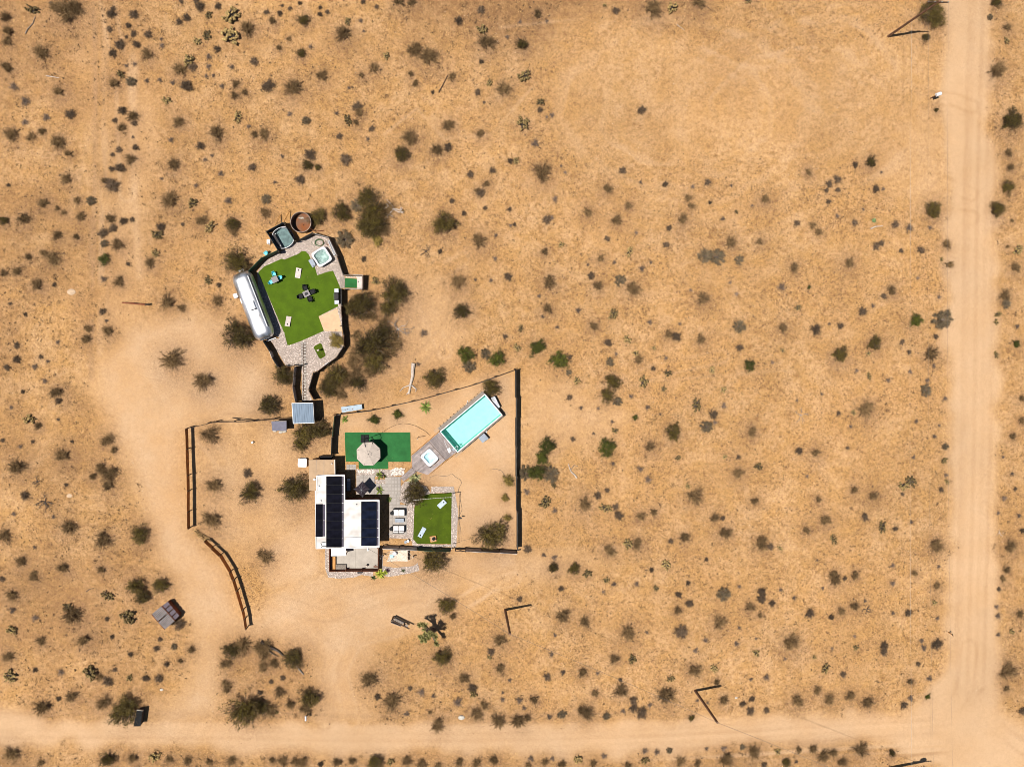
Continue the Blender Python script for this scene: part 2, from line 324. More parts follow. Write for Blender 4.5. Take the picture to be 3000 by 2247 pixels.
# ------------------------------------------------------------------ every shrub: kind, x, y, radius, in the photograph's tiles
# G creosote (olive leaves)  B brown twiggy bush  D dense dark shrub  W dense grey mound  P small sage  C cholla  Y yucca  A agave  F fresh green shrub  L yellow shrub
BUSH = {
't00': "B640,60,90 B480,60,80 B70,600,50 B60,350,55 C270,80,58 B560,100,140 B40,150,65 B65,270,70 B350,450,85 B40,570,62 P115,750,45 B500,790,70 P215,875,50 D605,990,48 P395,1015,45 P210,1055,35 B90,1170,75 B360,1135,48 B260,1185,50 B490,1230,88 B585,1325,50 B565,1540,72 D960,120,42 D975,75,25 D1155,125,45 D945,255,28 D1110,225,30 D1150,290,28 D1090,320,18 D1030,390,50 D970,460,40 D1175,385,35 D1275,300,38 B1270,475,60 P1395,395,28 P1390,340,20 P1090,570,22 P1160,555,25 C1040,645,40 B985,720,70 W1130,705,45 P1265,700,28 P1375,690,25 D1725,60,50 D1690,10,28 D1560,10,25 C1800,130,38 D1880,55,30 C1995,130,92 C1785,305,50 C1700,355,42 C1985,310,98 B2130,250,100 D1545,190,33 D1610,155,40 D1875,425,35 C1625,520,62 B1545,605,82 D1660,580,45 P1800,490,32 P1800,575,28 P2000,580,28 D2190,530,42 P1780,660,22 P1840,655,22 P1490,715,28 D1605,740,60 P1915,745,30 B2030,730,42 B2020,820,42 B2110,800,42 C1435,865,48 C2050,1015,50 B1535,1055,75 D1055,955,42 B1140,1005,62 D990,1040,28 D1155,1065,30 B1040,1110,52 P1145,1185,19 P1475,1210,30 B1865,1150,88 D1730,1260,42 D1025,1295,32 D970,1335,22 D1165,1275,30 B1130,1375,58 D1030,1450,55 D965,1460,30 B1490,1420,78 P1770,1380,22 P1830,1345,22 P1905,1500,32 B2195,1160,50 D2180,1445,42 D970,1600,65 B900,1560,42 P1690,1605,22 P1395,1545,19 P2145,1095,25 D70,1600,20 P440,30,22",
't01': "D90,105,25 D205,115,30 D225,50,18 B140,180,48 D375,30,22 D290,75,22 D550,125,26 D555,65,22 D615,105,22 G410,175,62 C790,185,40 B745,290,105 D925,15,25 D1040,60,20 P905,180,26 P930,270,19 B280,335,28 B195,415,42 G385,460,45 P470,405,26 C1125,480,40 B1370,430,98 B1490,490,118 B1335,640,42 B1375,720,45 B1015,590,68 B910,650,42 B1690,660,50 D1945,535,26 D1750,180,42 D1945,85,38 C1950,255,60 B1990,370,102 P2170,320,25 D105,740,58 B310,750,102 B560,650,65 P800,760,20 B2135,775,88 D1915,800,30 P1970,885,19 C2015,715,38 D1525,800,20 D875,920,46 B890,980,55 P695,980,25 P290,985,30 W430,1045,42 C790,1035,48 B860,1060,42 D1000,1110,28 D720,1175,28 P965,1200,22 B60,1160,72 B1340,1200,98 G1250,1340,88 D1655,1270,42 B1560,1290,80 B1660,1085,78 B1940,1145,56 D465,1340,56 G440,1430,52 G530,1450,32 D770,1375,62 P225,1350,22 D380,1550,46 P160,1575,20 D2040,1475,34 D1850,1510,36 B1985,1590,52 B1915,1645,42 D2195,1390,28 B1230,5,80 B1340,15,60",
't02': "B220,130,56 C105,655,70 C90,1065,75 G85,390,62 C245,880,46 D240,950,32 P345,995,30 P300,1010,19 P200,1240,45 C35,1390,42 B255,1500,98 P70,190,22 P300,185,20 D895,95,38 C800,45,24 B1215,80,105 C1385,65,66 B1610,15,92 C2045,5,40 D1120,950,45 D955,1475,34 D1325,1590,32 D1690,1575,36 P1560,1615,28 P1895,1605,19 B815,1625,62 P1110,1575,20 P460,1490,20 P425,1435,19",
't03': "G1405,120,140 G1360,320,46 G1970,20,62 W1920,150,30 B1985,610,108 C2065,350,36 G2110,1060,112 B2080,1320,60 B2105,1440,50 G2070,1610,66 G890,1400,60 D755,1425,32 B345,1480,48 P980,1490,20 D530,1590,34 D600,1550,42 D505,1645,28 D605,1640,30 D935,1630,40 P995,1635,22 B2070,235,52 G1455,950,26",
't10': "B370,95,72 B660,75,46 W785,80,44 B195,235,82 G25,250,46 B495,145,32 B545,180,36 B695,215,56 B490,375,56 B655,390,42 B375,530,46 B440,570,82 B240,565,42 B140,685,62 B25,705,42 B310,805,78 D465,805,22 B950,230,62 D1060,255,42 D975,315,46 D1140,240,26 D885,360,46 W900,450,38 B1010,450,68 F900,580,56 D1105,625,20 C1340,530,42 B1290,615,62 C1355,370,58 D1385,305,46 B1465,70,98 C1660,95,50 P1970,80,40 D1575,280,22 B1725,255,68 C1810,300,62 G2005,270,72 B2015,350,55 G2045,610,128 C1795,765,44 D1890,805,26 B1870,945,75 B1440,950,85 B1560,1000,46 B1025,770,58 P895,755,34 D880,1035,34 B925,1200,68 P915,1115,22 B755,1180,52 B735,1270,68 G2050,1240,145 B1485,1450,135 B1755,1635,118 D140,1325,30 D140,1450,40 D55,1515,32 D350,1425,24 P410,1465,22 P300,1510,30 P495,1300,26 P385,1635,28 D85,965,19 D215,1060,22",
't11': "B1180,1290,120 B1150,1370,110 B900,1380,105 B860,1240,75 B990,1560,90 B860,1560,90 B790,1620,80 G880,1650,90 B1080,340,90 B940,310,80 B1130,150,80 B1010,1080,70 G960,270,130 B1060,240,95 G870,1010,120 G1090,1220,110 B960,1440,120 B830,1480,95 G1130,1000,90 B1090,1130,80 B760,1640,90 G640,1640,90 B1120,1420,80 W85,65,46 B75,180,66 G540,220,88 G730,180,98 G945,40,102 W870,120,60 G1000,190,135 G1010,300,118 L1055,415,66 W765,410,82 G1620,270,118 B1920,420,98 D1590,515,24 D930,580,26 C1030,770,46 G1210,895,150 G920,960,132 G1000,1310,175 G1010,1460,120 L690,1300,88 G705,1590,130 G220,1590,115 B1745,775,98 P1895,760,20 P2030,765,22 P2065,575,25 D2180,735,40 G1780,1020,85 P1445,1220,40 F1805,1400,88 W1840,1510,60 W1980,1400,50 F2075,1440,92 D2150,1250,28 D1690,80,26 D1795,185,26 D1980,140,20 D2190,150,22 P2200,290,22 P2070,375,24 D1940,10,46 G1530,1630,120 P1400,1490,28",
't12': "P370,65,32 B650,175,68 D300,240,48 P345,225,26 B895,245,62 B1005,115,42 B1520,50,46 B1540,120,46 D1710,95,20 C1940,175,24 P1820,235,28 P2075,120,20 B2185,60,58 B1470,245,68 D1355,315,35 D820,405,27 P1075,355,22 D1330,460,34 C425,455,36 B285,515,40 C1015,520,48 B765,570,52 P885,610,24 P655,630,20 P1120,665,36 P1200,610,20 W1665,555,72 W1765,565,78 W1960,590,50 B1895,435,78 B2140,435,44 D20,285,22 B320,780,88 P235,900,22 D680,725,38 B740,810,68 W930,765,52 B1030,830,95 B305,1010,62 P265,1080,22 P570,1025,32 B1655,925,78 P1885,785,22 P1940,885,28 P1545,850,25 C875,1055,62 B705,1160,56 P1190,1125,30 P1450,1140,22 W1960,1165,66 B1350,1230,58 D1420,1250,46 B1630,1275,62 C1000,1275,48 D825,1300,46 C1225,1350,28 D1965,1345,37 B1095,1450,62 C1070,1395,38 P1330,1435,26 W845,1470,40 P900,1400,22 P390,1170,24 C75,1185,36 C45,1345,42 F220,1335,98 F405,1460,102 D500,1430,28 W490,1560,30 F2050,1505,62 C1730,1540,40 D1220,1525,26 C1350,1565,46 C560,1635,46 G865,1640,85 C1135,1640,66",
't13': "D525,85,26 P825,150,20 P600,210,28 D250,270,32 B390,290,42 B435,345,52 D750,265,32 D1100,285,38 P1220,310,42 P1400,310,26 G1435,150,94 G1985,155,90 B1545,455,58 D1320,505,40 D980,445,34 D935,475,36 D1150,510,24 B1565,630,62 C1500,585,26 B225,645,62 B705,610,75 P1295,745,22 P115,825,46 F355,825,24 B1075,860,66 D1000,900,32 P905,985,27 D815,1035,46 P1480,910,26 C260,1000,42 B130,1180,70 D415,1190,56 P530,1140,20 D625,1160,36 F1275,1110,82 W1500,1100,92 D1450,1250,30 G920,1310,72 C870,1395,26 G615,1420,90 D1160,1300,28 D1220,1385,28 B1415,1400,95 P1435,1505,28 C125,1370,26 C875,1595,36 P1230,1555,28 P1040,1630,28 P1375,1630,28 C2165,500,58 B2070,475,32 B2145,655,72 B2050,900,66 W2060,965,50 C1985,1060,40 C1975,1125,32 F2150,1315,52 C1975,1410,36 P2155,1165,28 B2110,250,26 B2085,15,46 P765,1545,28 P40,1475,22",
't20': "B860,720,70 B930,880,80 B490,70,80 D505,150,36 D195,70,19 P95,205,22 C245,310,58 B325,365,46 D280,500,20 P175,545,22 P500,310,19 D620,500,20 D20,490,24 B535,620,88 B145,720,102 D210,965,44 D570,875,22 P115,1125,26 P460,1150,22 P300,1415,20 B590,1245,88 B35,1310,72 B885,1340,92 G1200,1310,92 B910,500,80 B980,580,42 B940,780,112 B800,800,52 B175,1540,78 B290,1640,46 B535,1590,68 B870,1610,50 B1800,440,92 B1835,880,108 B1815,1175,118 D2135,775,42 G2170,930,100",
't21': "B520,380,100 G400,520,80 B690,60,90 G620,40,100 B740,100,60 G100,190,112 G430,440,128 G560,400,100 G325,930,152 B70,1490,100 F1025,310,62 F1215,265,62 Y1465,205,52 Y765,310,36 G1370,930,138 G2050,1310,150 G1520,1530,138 L2175,830,68 L2145,990,46 L2165,1155,50 Y1065,790,42 F1110,798,22 Y1065,920,45 Y1150,1000,28 A1365,815,56 G2030,30,95",
't22': "F295,545,90 F250,640,80 F205,760,108 W330,780,76 W110,770,70 C360,880,34 C285,1025,70 P370,1095,32 P125,935,36 B625,1035,102 D740,965,42 C805,1075,60 D895,1065,36 D925,1140,42 B1115,1145,60 B1220,1110,56 B1570,970,92 C1520,885,32 F815,560,92 P870,690,28 B1190,545,72 C1435,640,32 G1385,415,82 W1680,370,58 D1740,270,46 P1755,335,26 C1595,180,66 C1830,55,42 C1310,45,34 P1830,190,36 W910,155,46 G820,100,72 D495,120,30 P595,210,24 P745,215,20 P1030,110,26 P1170,205,30 F1065,290,32 P1280,265,20 C890,405,38 P865,330,22 D525,480,26 P705,430,20 B2075,405,66 D1955,635,28 C1840,630,30 C2130,715,46 B1955,770,78 B2095,1015,56 B1750,1160,62 D1820,1165,26 B1825,1290,82 B1490,1330,66 D1370,1360,30 B2150,1360,88 C1000,1385,60 B1080,1370,72 B830,1430,78 C1330,1565,56 D1205,1610,26 D1680,1520,22 D135,1430,40 P275,1480,28 P365,1500,38 G360,1590,60 G535,1600,62 C650,1645,50 D820,920,27 P1110,740,36 P1175,830,40",
't23': "W1360,60,58 P1530,130,30 B850,220,102 C740,250,30 D610,255,26 P465,90,22 P250,145,19 P715,370,24 D690,555,20 D270,580,38 B415,595,68 P1285,325,26 P1480,360,20 P1440,455,25 W1530,545,36 P1260,635,26 C1525,665,38 P1540,790,26 C1550,850,32 D1495,915,28 P340,800,20 C1235,845,60 C1175,885,58 B745,920,50 B900,975,66 B435,1000,42 B500,1180,78 B335,1270,58 D840,1155,38 C990,1235,58 D1100,1255,27 C570,1350,48 C105,1420,32 B1445,1390,98 P1240,1195,26 D1165,955,22 D20,1410,36 P425,1525,19 P1080,1570,25 P1475,1580,24 B2115,455,48 B2195,130,42 B2190,320,46 P2035,635,19 P2110,780,26 D2140,910,22 P2040,990,38 P1990,1120,22 P2170,1140,27 B2090,1420,80 D2195,1270,30 B2065,1610,50 B570,1640,56 B750,1635,42 B1275,1640,42",
't30': "B2090,610,110 B1960,760,70 B1960,980,60 B1460,1590,55 B1620,1600,60 B1800,1610,55 B2000,1600,60 B100,170,72 B285,20,56 D15,30,30 P300,365,38 P105,300,38 C95,475,58 B620,350,118 C580,275,56 C920,175,66 G1180,90,92 G1390,70,82 G1240,190,82 C1105,360,80 D1550,420,56 B720,555,88 B350,570,56 B60,700,72 C85,870,66 D300,815,24 C775,840,76 D925,915,50 B850,880,50 D1125,680,28 D965,530,24 W1500,615,30 D1350,630,30 D1380,550,26 D1440,765,28 D920,375,24 D990,815,22 C1115,885,36 D1255,885,38 D1370,890,42 P525,835,34 B615,1045,76 D505,1065,28 B365,1140,102 G1080,1170,138 B880,1110,92 B90,1540,102 B345,1620,50 G930,1585,76 B1140,1580,66 C1330,1570,60 B1950,940,66 B1650,640,50 B1560,740,32 G2000,650,95 G2115,1160,165",
't31': "B55,620,100 B150,760,70 B60,800,70 B110,1160,80 G40,1130,90 B360,770,70 B200,1000,60 B420,1150,70 B330,1610,70 B700,1610,62 B830,1600,52 B1300,1600,72 B1430,1620,52 B1900,1620,62 B2060,1600,60 B60,660,98 G320,700,108 G465,1060,96 B290,1110,72 C175,1180,24 D130,915,24 D35,1010,30 D230,885,28 B980,900,112 B1170,1090,118 D1050,1050,32 D1330,975,28 P1425,1005,46 P1530,1040,24 P1300,1195,34 B1565,1290,96 B1500,1180,32 G1640,260,92 B1700,350,50 G1605,720,102 B1800,890,76 D1870,970,42 C1875,1025,46 B2110,560,96 D2030,660,42 C2015,710,30 B2110,790,62 P1740,1095,52 B1900,1200,82 B1970,1120,62 B2090,1255,88 P2190,905,24 P2130,1010,19 P2130,1070,26 B130,1590,46 B230,1610,60 B400,1610,72 D555,1630,32 G1020,1610,82 C1160,1610,46 B1755,1600,56 B1570,1640,50",
't32': "B280,1610,50 B430,1625,52 B700,1625,52 B1000,1640,50 B1450,1610,60 B1600,1630,52 D65,205,28 C815,40,34 P880,75,34 D425,115,27 P1075,75,32 P790,140,19 C1245,110,34 D1520,65,28 D1440,165,32 D1535,240,42 W1825,160,66 D2155,140,50 D2155,205,50 P1965,95,25 B2060,275,62 B2140,340,32 B440,350,86 B625,400,66 B1000,500,102 D1460,490,68 B1430,295,46 B1785,410,78 P370,515,24 P1165,490,22 P1670,560,32 P1585,645,32 P1940,590,34 P1965,450,22 P2110,545,19 C2110,670,44 C1040,725,50 B890,720,56 P340,680,32 D305,875,40 P440,840,36 B605,840,68 P740,845,24 D935,900,26 B945,1000,76 B720,1020,58 B1560,820,80 C1745,805,42 B1770,920,46 C1370,895,40 B1330,1040,108 B185,1070,52 P65,1075,42 P105,1145,26 B50,1260,92 B130,1230,52 P320,1220,34 W430,1200,42 B630,1180,106 W815,1215,37 D1045,1075,42 D1050,1140,46 D1120,1190,62 P1190,1120,32 P960,1170,28 B1830,1080,66 P1600,1080,20 P1690,1100,20 D2075,1065,34 D1995,1105,32 D2060,1170,44 D2200,1165,30 G1550,1228,36 P2200,880,36 P2065,895,26 B140,1640,46 C570,1590,50 P795,1560,36 C1150,1600,48 P1145,1515,36 P1250,1525,36 W1360,1510,32 P165,1580,36 P350,1580,30 B1850,1590,100 B2090,1520,86 W1990,1480,30 P1830,1490,36 D2175,1635,34 P1680,1495,25",
't33': "B585,35,76 D665,25,26 B745,15,50 D35,240,34 P225,195,28 P110,125,24 P475,110,22 D360,325,50 D545,360,34 B635,310,54 B745,265,62 P840,220,22 P1080,325,27 D1210,325,37 P1080,70,30 B1460,90,50 C1440,235,36 P1465,370,26 D1460,590,54 P1330,565,30 P1345,625,38 B185,590,112 C400,705,26 C500,800,56 D650,855,35 C760,625,35 P750,525,22 P555,630,19 D1000,605,48 D1000,660,40 D1300,765,26 P1395,890,36 B1230,915,42 B255,1085,88 B425,1000,58 B530,1080,72 B710,1040,70 B865,1100,78 D1175,1120,42 P1235,1060,36 F1380,1050,36 P150,720,20 D2200,1170,46 B2065,830,102 B2060,975,42 C2110,485,36 B2175,335,56 D1995,120,26 B2030,30,50 P1985,350,36 P1990,510,28 P1975,270,30 B265,1500,52 B390,1500,62 B480,1560,82 B560,1530,62 B800,1510,88 G1070,1530,40 C85,1520,40 G150,1610,46 B640,1610,70 P245,1610,26",
}
BUSHES = []                                           # (kind, px, py, r in metres)
for _t, _s in BUSH.items():
    for _w in _s.split():
        _x, _y, _r = _w[1:].split(',')
        _p = px(_t, float(_x), float(_y)); BUSHES.append((_w[0], _p[0], _p[1], float(_r) / 2.948 * S))
# ------------------------------------------------------------------ the ground: one sheet, split into soil, roads and drive; relief and masks from numpy
RNG = np.random.default_rng(11)
GX0, GX1, GY0, GY1, GS = -66.0, 82.0, -64.0, 54.0, 0.2
NXg, NYg = int((GX1 - GX0) / GS) + 1, int((GY1 - GY0) / GS) + 1
gx, gy = np.meshgrid(np.linspace(GX0, GX1, NXg), np.linspace(GY0, GY1, NYg))
def vnoise(x, y, seed):
    r = np.random.default_rng(seed); T = r.random((256, 256)); xi, yi = np.floor(x).astype(int), np.floor(y).astype(int)
    fx, fy = x - xi, y - yi; fx = fx * fx * (3 - 2 * fx); fy = fy * fy * (3 - 2 * fy)
    a, b = T[yi % 256, xi % 256], T[yi % 256, (xi + 1) % 256]; c, d = T[(yi + 1) % 256, xi % 256], T[(yi + 1) % 256, (xi + 1) % 256]
    return (a * (1 - fx) + b * fx) * (1 - fy) + (c * (1 - fx) + d * fx) * fy
def fbm(x, y, seed, o=4):
    s = 0; a = .5
    for i in range(o): s = s + a * vnoise(x * 2 ** i + 17.3 * i, y * 2 ** i + 5.1 * i, seed + i); a *= .5
    return s / (1 - .5 ** o)
def pip(poly, X=None, Y=None):
    X = gx if X is None else X; Y = gy if Y is None else Y
    c = np.zeros(X.shape, bool); n = len(poly)
    for i in range(n):
        (x1, y1), (x2, y2) = poly[i], poly[(i + 1) % n]
        if y1 == y2: continue
        c ^= ((y1 > Y) != (y2 > Y)) & (X < (x2 - x1) * (Y - y1) / (y2 - y1) + x1)
    return c
def blur(a, k, n=2):
    for _ in range(n):
        for ax in (0, 1):
            p = np.pad(a, [(k, k) if q == ax else (0, 0) for q in (0, 1)], mode='edge'); c = np.cumsum(p, axis=ax)
            c = np.concatenate([np.zeros_like(np.take(c, [0], ax)), c], axis=ax); w = 2 * k + 1
            a = (np.take(c, range(w, c.shape[ax]), ax) - np.take(c, range(0, c.shape[ax] - w), ax)) / w
    return a
def segd(pts):
    d = np.full(gx.shape, 1e9)
    for (x1, y1), (x2, y2) in zip(pts[:-1], pts[1:]):
        L2 = (x2 - x1) ** 2 + (y2 - y1) ** 2 + 1e-9; t = np.clip(((gx - x1) * (x2 - x1) + (gy - y1) * (y2 - y1)) / L2, 0, 1)
        d = np.minimum(d, np.hypot(gx - x1 - t * (x2 - x1), gy - y1 - t * (y2 - y1)))
    return d
wob = (fbm(gx * .35, gy * .35, 3) - .5) * 2.6
wob3 = (fbm(gx * 1.0, gy * 1.0, 15, 2) - .5) * 1.8
wob2 = (fbm(gx * .35, gy * .35, 9) - .5) * 2.6
def soft(pts, k=5, c='v', wobble=1.0): return blur(pip(WP(c, pts), gx + wob * wobble, gy + wob2 * wobble).astype(float), k)
V = lambda pts: WP('v', pts)
# roads (photograph shown 2212 wide)
road_e = [(2043, -260), (2043, 0), (2046, 400), (2052, 800), (2054, 1200), (2052, 1400), (2036, 1468), (1998, 1520), (1925, 1546), (1740, 1552), (1500, 1554), (1200, 1568), (900, 1570), (560, 1562), (300, 1560), (0, 1545), (-300, 1540),
          (-300, 1604), (0, 1604), (300, 1611), (700, 1625), (1100, 1623), (1500, 1622), (1760, 1600), (1870, 1606), (1960, 1625), (2030, 1657), (2060, 1900), (2330, 1900), (2330, 1640), (2212, 1570), (2160, 1520), (2148, 1380), (2150, 1000), (2152, 700), (2140, 300), (2140, 0), (2140, -260)]
drive = [[(232, 760), (330, 690), (480, 690), (520, 740), (560, 770), (600, 850), (560, 905), (420, 918), (400, 930), (400, 1145), (430, 1172), (470, 1190), (520, 1330), (545, 1352), (620, 1262), (690, 1238), (820, 1250), (1000, 1236), (1120, 1212), (1330, 1200), (1330, 1215), (1110, 1250), (1000, 1275), (950, 1330), (860, 1362), (800, 1410), (775, 1480), (795, 1530), (840, 1560), (660, 1565), (690, 1500), (690, 1400), (560, 1376), (480, 1376), (470, 1560), (300, 1560), (330, 1530), (400, 1520), (425, 1400), (420, 1340), (385, 1270), (345, 1180), (300, 1090), (280, 1000), (240, 900), (205, 850)]]
yard_sand = [[(725, 905), (870, 870), (1000, 830), (1115, 802), (1122, 1190), (975, 1190), (975, 1065), (905, 1040), (890, 935), (745, 935), (735, 1000), (725, 1000)], [(690, 1190), (1120, 1195), (1120, 1240), (690, 1240)], [(560, 1180), (690, 1100), (690, 1250), (580, 1290)]]
yard_mid = [[(405, 925), (610, 905), (690, 940), (690, 1180), (560, 1220), (480, 1180), (410, 1150)], [(1125, 810), (1400, 900), (1300, 950), (1125, 980)], [(860, 560), (1000, 640), (1000, 800), (860, 800), (740, 900), (720, 860), (800, 780)], [(900, 1290), (1100, 1220), (1000, 1330), (920, 1360), (850, 1370)], [(1960, 300), (2045, 160), (2050, 480), (1960, 420)], [(1880, 350), (1960, 260), (1960, 420), (1900, 400)],
            [(240, 200), (330, 210), (300, 700), (235, 760), (225, 600)], [(185, 0), (220, 0), (205, 400), (195, 860), (180, 860)], [(285, 0), (305, 0), (310, 420), (280, 420)]]
road_m = blur(pip(V(road_e), gx + wob * .9 + wob3, gy + wob2 * .9 + wob3).astype(float), 3)
sand = np.maximum(road_m, np.zeros_like(gx))
drv = np.zeros_like(gx)
for p in drive: drv = np.maximum(drv, soft(p, 7, wobble=1.3))
ysd = np.zeros_like(gx)
for p in yard_sand: ysd = np.maximum(ysd, soft(p, 4, wobble=.5))
ymd = np.zeros_like(gx)
for p in yard_mid: ymd = np.maximum(ymd, soft(p, 10))
graded = soft([(1200, 130), (1330, 70), (1600, 90), (1960, 90), (2050, 60), (2050, 480), (1960, 440), (1850, 345), (1600, 350), (1400, 370), (1230, 320), (1180, 220)], 9, wobble=2.0)
sand = np.clip(np.maximum.reduce([road_m, drv, ysd * .95, ymd * .55, graded * .18]), 0, 1)
# litter (dry leaves and twigs) round the shrubs
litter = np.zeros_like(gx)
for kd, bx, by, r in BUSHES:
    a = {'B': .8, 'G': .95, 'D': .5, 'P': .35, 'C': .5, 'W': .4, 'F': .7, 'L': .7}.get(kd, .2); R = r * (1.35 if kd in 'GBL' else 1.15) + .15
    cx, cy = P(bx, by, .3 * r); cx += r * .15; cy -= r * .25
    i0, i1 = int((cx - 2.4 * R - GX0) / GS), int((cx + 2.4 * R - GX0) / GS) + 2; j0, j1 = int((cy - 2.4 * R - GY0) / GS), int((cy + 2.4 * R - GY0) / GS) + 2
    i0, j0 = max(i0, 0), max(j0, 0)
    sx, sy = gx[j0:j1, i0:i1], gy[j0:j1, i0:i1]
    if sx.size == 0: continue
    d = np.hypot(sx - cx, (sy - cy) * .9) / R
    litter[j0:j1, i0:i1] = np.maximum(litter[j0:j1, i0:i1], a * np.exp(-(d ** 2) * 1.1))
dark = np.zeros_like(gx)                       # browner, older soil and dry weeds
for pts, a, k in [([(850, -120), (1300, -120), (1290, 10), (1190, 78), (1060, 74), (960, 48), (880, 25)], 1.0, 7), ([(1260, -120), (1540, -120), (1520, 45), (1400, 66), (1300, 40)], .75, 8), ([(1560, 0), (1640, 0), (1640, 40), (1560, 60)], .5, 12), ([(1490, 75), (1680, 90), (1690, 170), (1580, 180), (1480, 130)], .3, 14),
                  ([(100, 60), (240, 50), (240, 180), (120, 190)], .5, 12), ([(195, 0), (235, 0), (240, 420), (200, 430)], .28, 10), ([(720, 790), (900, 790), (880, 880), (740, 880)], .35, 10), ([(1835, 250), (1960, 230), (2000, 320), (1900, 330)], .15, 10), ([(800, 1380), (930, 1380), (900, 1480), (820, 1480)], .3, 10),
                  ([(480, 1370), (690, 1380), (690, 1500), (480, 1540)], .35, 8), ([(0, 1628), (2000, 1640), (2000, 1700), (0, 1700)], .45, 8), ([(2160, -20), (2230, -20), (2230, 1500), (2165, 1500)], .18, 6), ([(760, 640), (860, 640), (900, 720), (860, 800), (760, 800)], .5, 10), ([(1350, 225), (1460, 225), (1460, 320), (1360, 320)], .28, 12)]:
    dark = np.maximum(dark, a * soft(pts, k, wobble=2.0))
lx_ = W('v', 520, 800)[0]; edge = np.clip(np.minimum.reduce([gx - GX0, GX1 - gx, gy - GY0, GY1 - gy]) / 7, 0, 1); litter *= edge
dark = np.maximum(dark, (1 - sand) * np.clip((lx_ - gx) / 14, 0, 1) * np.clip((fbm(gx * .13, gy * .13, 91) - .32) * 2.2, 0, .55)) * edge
# wheel marks: bright and dark streaks that follow roads, drives and the circles ploughed in the clearing
streak = np.zeros_like(gx)
def n1(u, sd): return vnoise(u, u * 0 + .5, sd) - .5
vw = blur(pip(V([(2040, -260), (2155, -260), (2160, 1520), (2040, 1500)])).astype(float), 4)
hw = blur(pip(V([(-300, 1535), (2030, 1545), (2030, 1640), (-300, 1610)])).astype(float), 4)
streak += vw * (n1(gx * 1.9 + .25 * np.sin(gy * .08) + fbm(gx * .1, gy * .05, 38) * 1.2, 31) * .9 * fbm(gx * .2, gy * .06, 39) * 1.6 + n1(gx * .6, 36) * .35)
hy = gy + .9 * np.sin(gx * .045 + 1)
streak += hw * (n1(hy * 2.3 + fbm(gx * .05, gy * .1, 37) * 1.5, 33) * 2.2 + n1(hy * .8, 34) * .35) * (.35 + 1.3 * fbm(gx * .06, gy * .4, 35, 2))
for (ex, ey), kx, r0, r1, amp in [((1490, 235), 1.6, 3, 19, .5), ((1730, 225), 1.5, 3, 14, .45), ((1830, 130), 1.6, 2, 10, .4)]:
    cx, cy = W('v', ex, ey); rr = np.hypot((gx - cx) / kx, gy - cy) + (fbm(gx * .12, gy * .12, 51) - .5) * 4
    win = np.clip((rr - r0) / 2, 0, 1) * np.clip((r1 - rr) / 4, 0, 1)
    streak += amp * win * (n1(rr * 1.5, 41) * 1.5 + n1(rr * 2.3, 43) * .9) * np.clip(fbm(gx * .15, gy * .15, 47) * 2.4 - .5, 0, 1.1)
def tracks(c, pts, gap=1.5, w=.22, amp=-.5):
    global streak
    d = segd(WP(c, pts)) + (fbm(gx * .5, gy * .5, 61) - .5) * .3
    b = np.clip(fbm(gx * .25, gy * .25, 63) * 2.6 - .75, 0, 1)
    streak += amp * b * (np.exp(-((d - gap / 2) / w) ** 2) if gap else np.exp(-(d / w) ** 2))
for pts, gap, amp in [([(590, 1300), (700, 1330), (830, 1290), (900, 1285)], 1.6, -.5), ([(480, 1000), (380, 870), (330, 800), (260, 780)], 1.6, .4), ([(560, 890), (500, 880), (430, 850), (380, 800)], 1.5, -.5), ([(460, 930), (440, 905), (480, 895), (560, 890)], 0, -.45),
                      ([(430, 1180), (480, 1280), (450, 1400), (440, 1550)], 1.7, .45), ([(760, 1560), (735, 1450), (770, 1380), (850, 1360), (960, 1330), (1020, 1290), (1100, 1230)], 1.7, .5), ([(700, 1560), (720, 1420), (640, 1330), (560, 1370)], 1.8, -.4), ([(930, 1355), (1000, 1300), (1060, 1265), (1110, 1250)], 1.6, .7),
                      ([(1960, 180), (1990, 210), (2060, 215), (2100, 230)], 1.6, -.4), ([(1890, 400), (1960, 430), (2040, 470), (2100, 470)], 1.8, -.4), ([(2000, 430), (2040, 395), (2100, 420)], 1.5, -.5), ([(1960, 260), (2040, 210)], 0, -.5), ([(2030, 1590), (2090, 1560), (2140, 1500)], 2.2, -.25), ([(1970, 1580), (2050, 1545), (2085, 1490), (2095, 1400)], 2.0, -.3), ([(2212, 1615), (2140, 1560), (2130, 1500)], 1.6, -.6),
                      ([(880, 640), (940, 580), (1000, 640), (960, 720), (880, 800)], 1.5, -.55), ([(1000, 560), (900, 620), (960, 760)], 1.5, .5), ([(1130, 930), (1300, 850), (1420, 800), (1560, 770)], 1.5, .4), ([(1200, 840), (1700, 800), (2040, 790)], 0, .3), ([(1130, 1000), (1250, 940), (1350, 900)], 1.5, -.4), ([(1080, 60), (1260, 40), (1310, 60)], 0, .5),
                      ([(830, 290), (900, 235), (960, 300), (1060, 290), (1150, 190)], 0, .6), ([(230, 0), (265, 180), (275, 420)], 1.6, .5), ([(235, 830), (230, 500), (205, 200), (200, 0)], 0, -.5), ([(1040, 1190), (1400, 1180)], 0, .25), ([(690, 1300), (830, 1250)], 0, -.4), ([(1940, 1270), (2040, 1250)], 0, -.3)]:
    tracks('v', pts, gap, amp=amp)
for pts, a_, w_ in (([(287, 120), (290, 420), (302, 600)], .7, .5), ([(207, -50), (203, 430), (196, 820)], -.75, .35), ([(228, -50), (222, 400), (214, 760)], .5, .45), ([(150, 480), (190, 300)], .3, .4)):
    d_ = segd(WP('v', pts)) + (fbm(gx * .5, gy * .3, 65) - .5) * .9; streak += a_ * np.exp(-(d_ / w_) ** 2) * np.clip(fbm(gx * .2, gy * .2, 66) * 3 - .9, 0, 1)
streak = np.clip(streak, -1, 1)
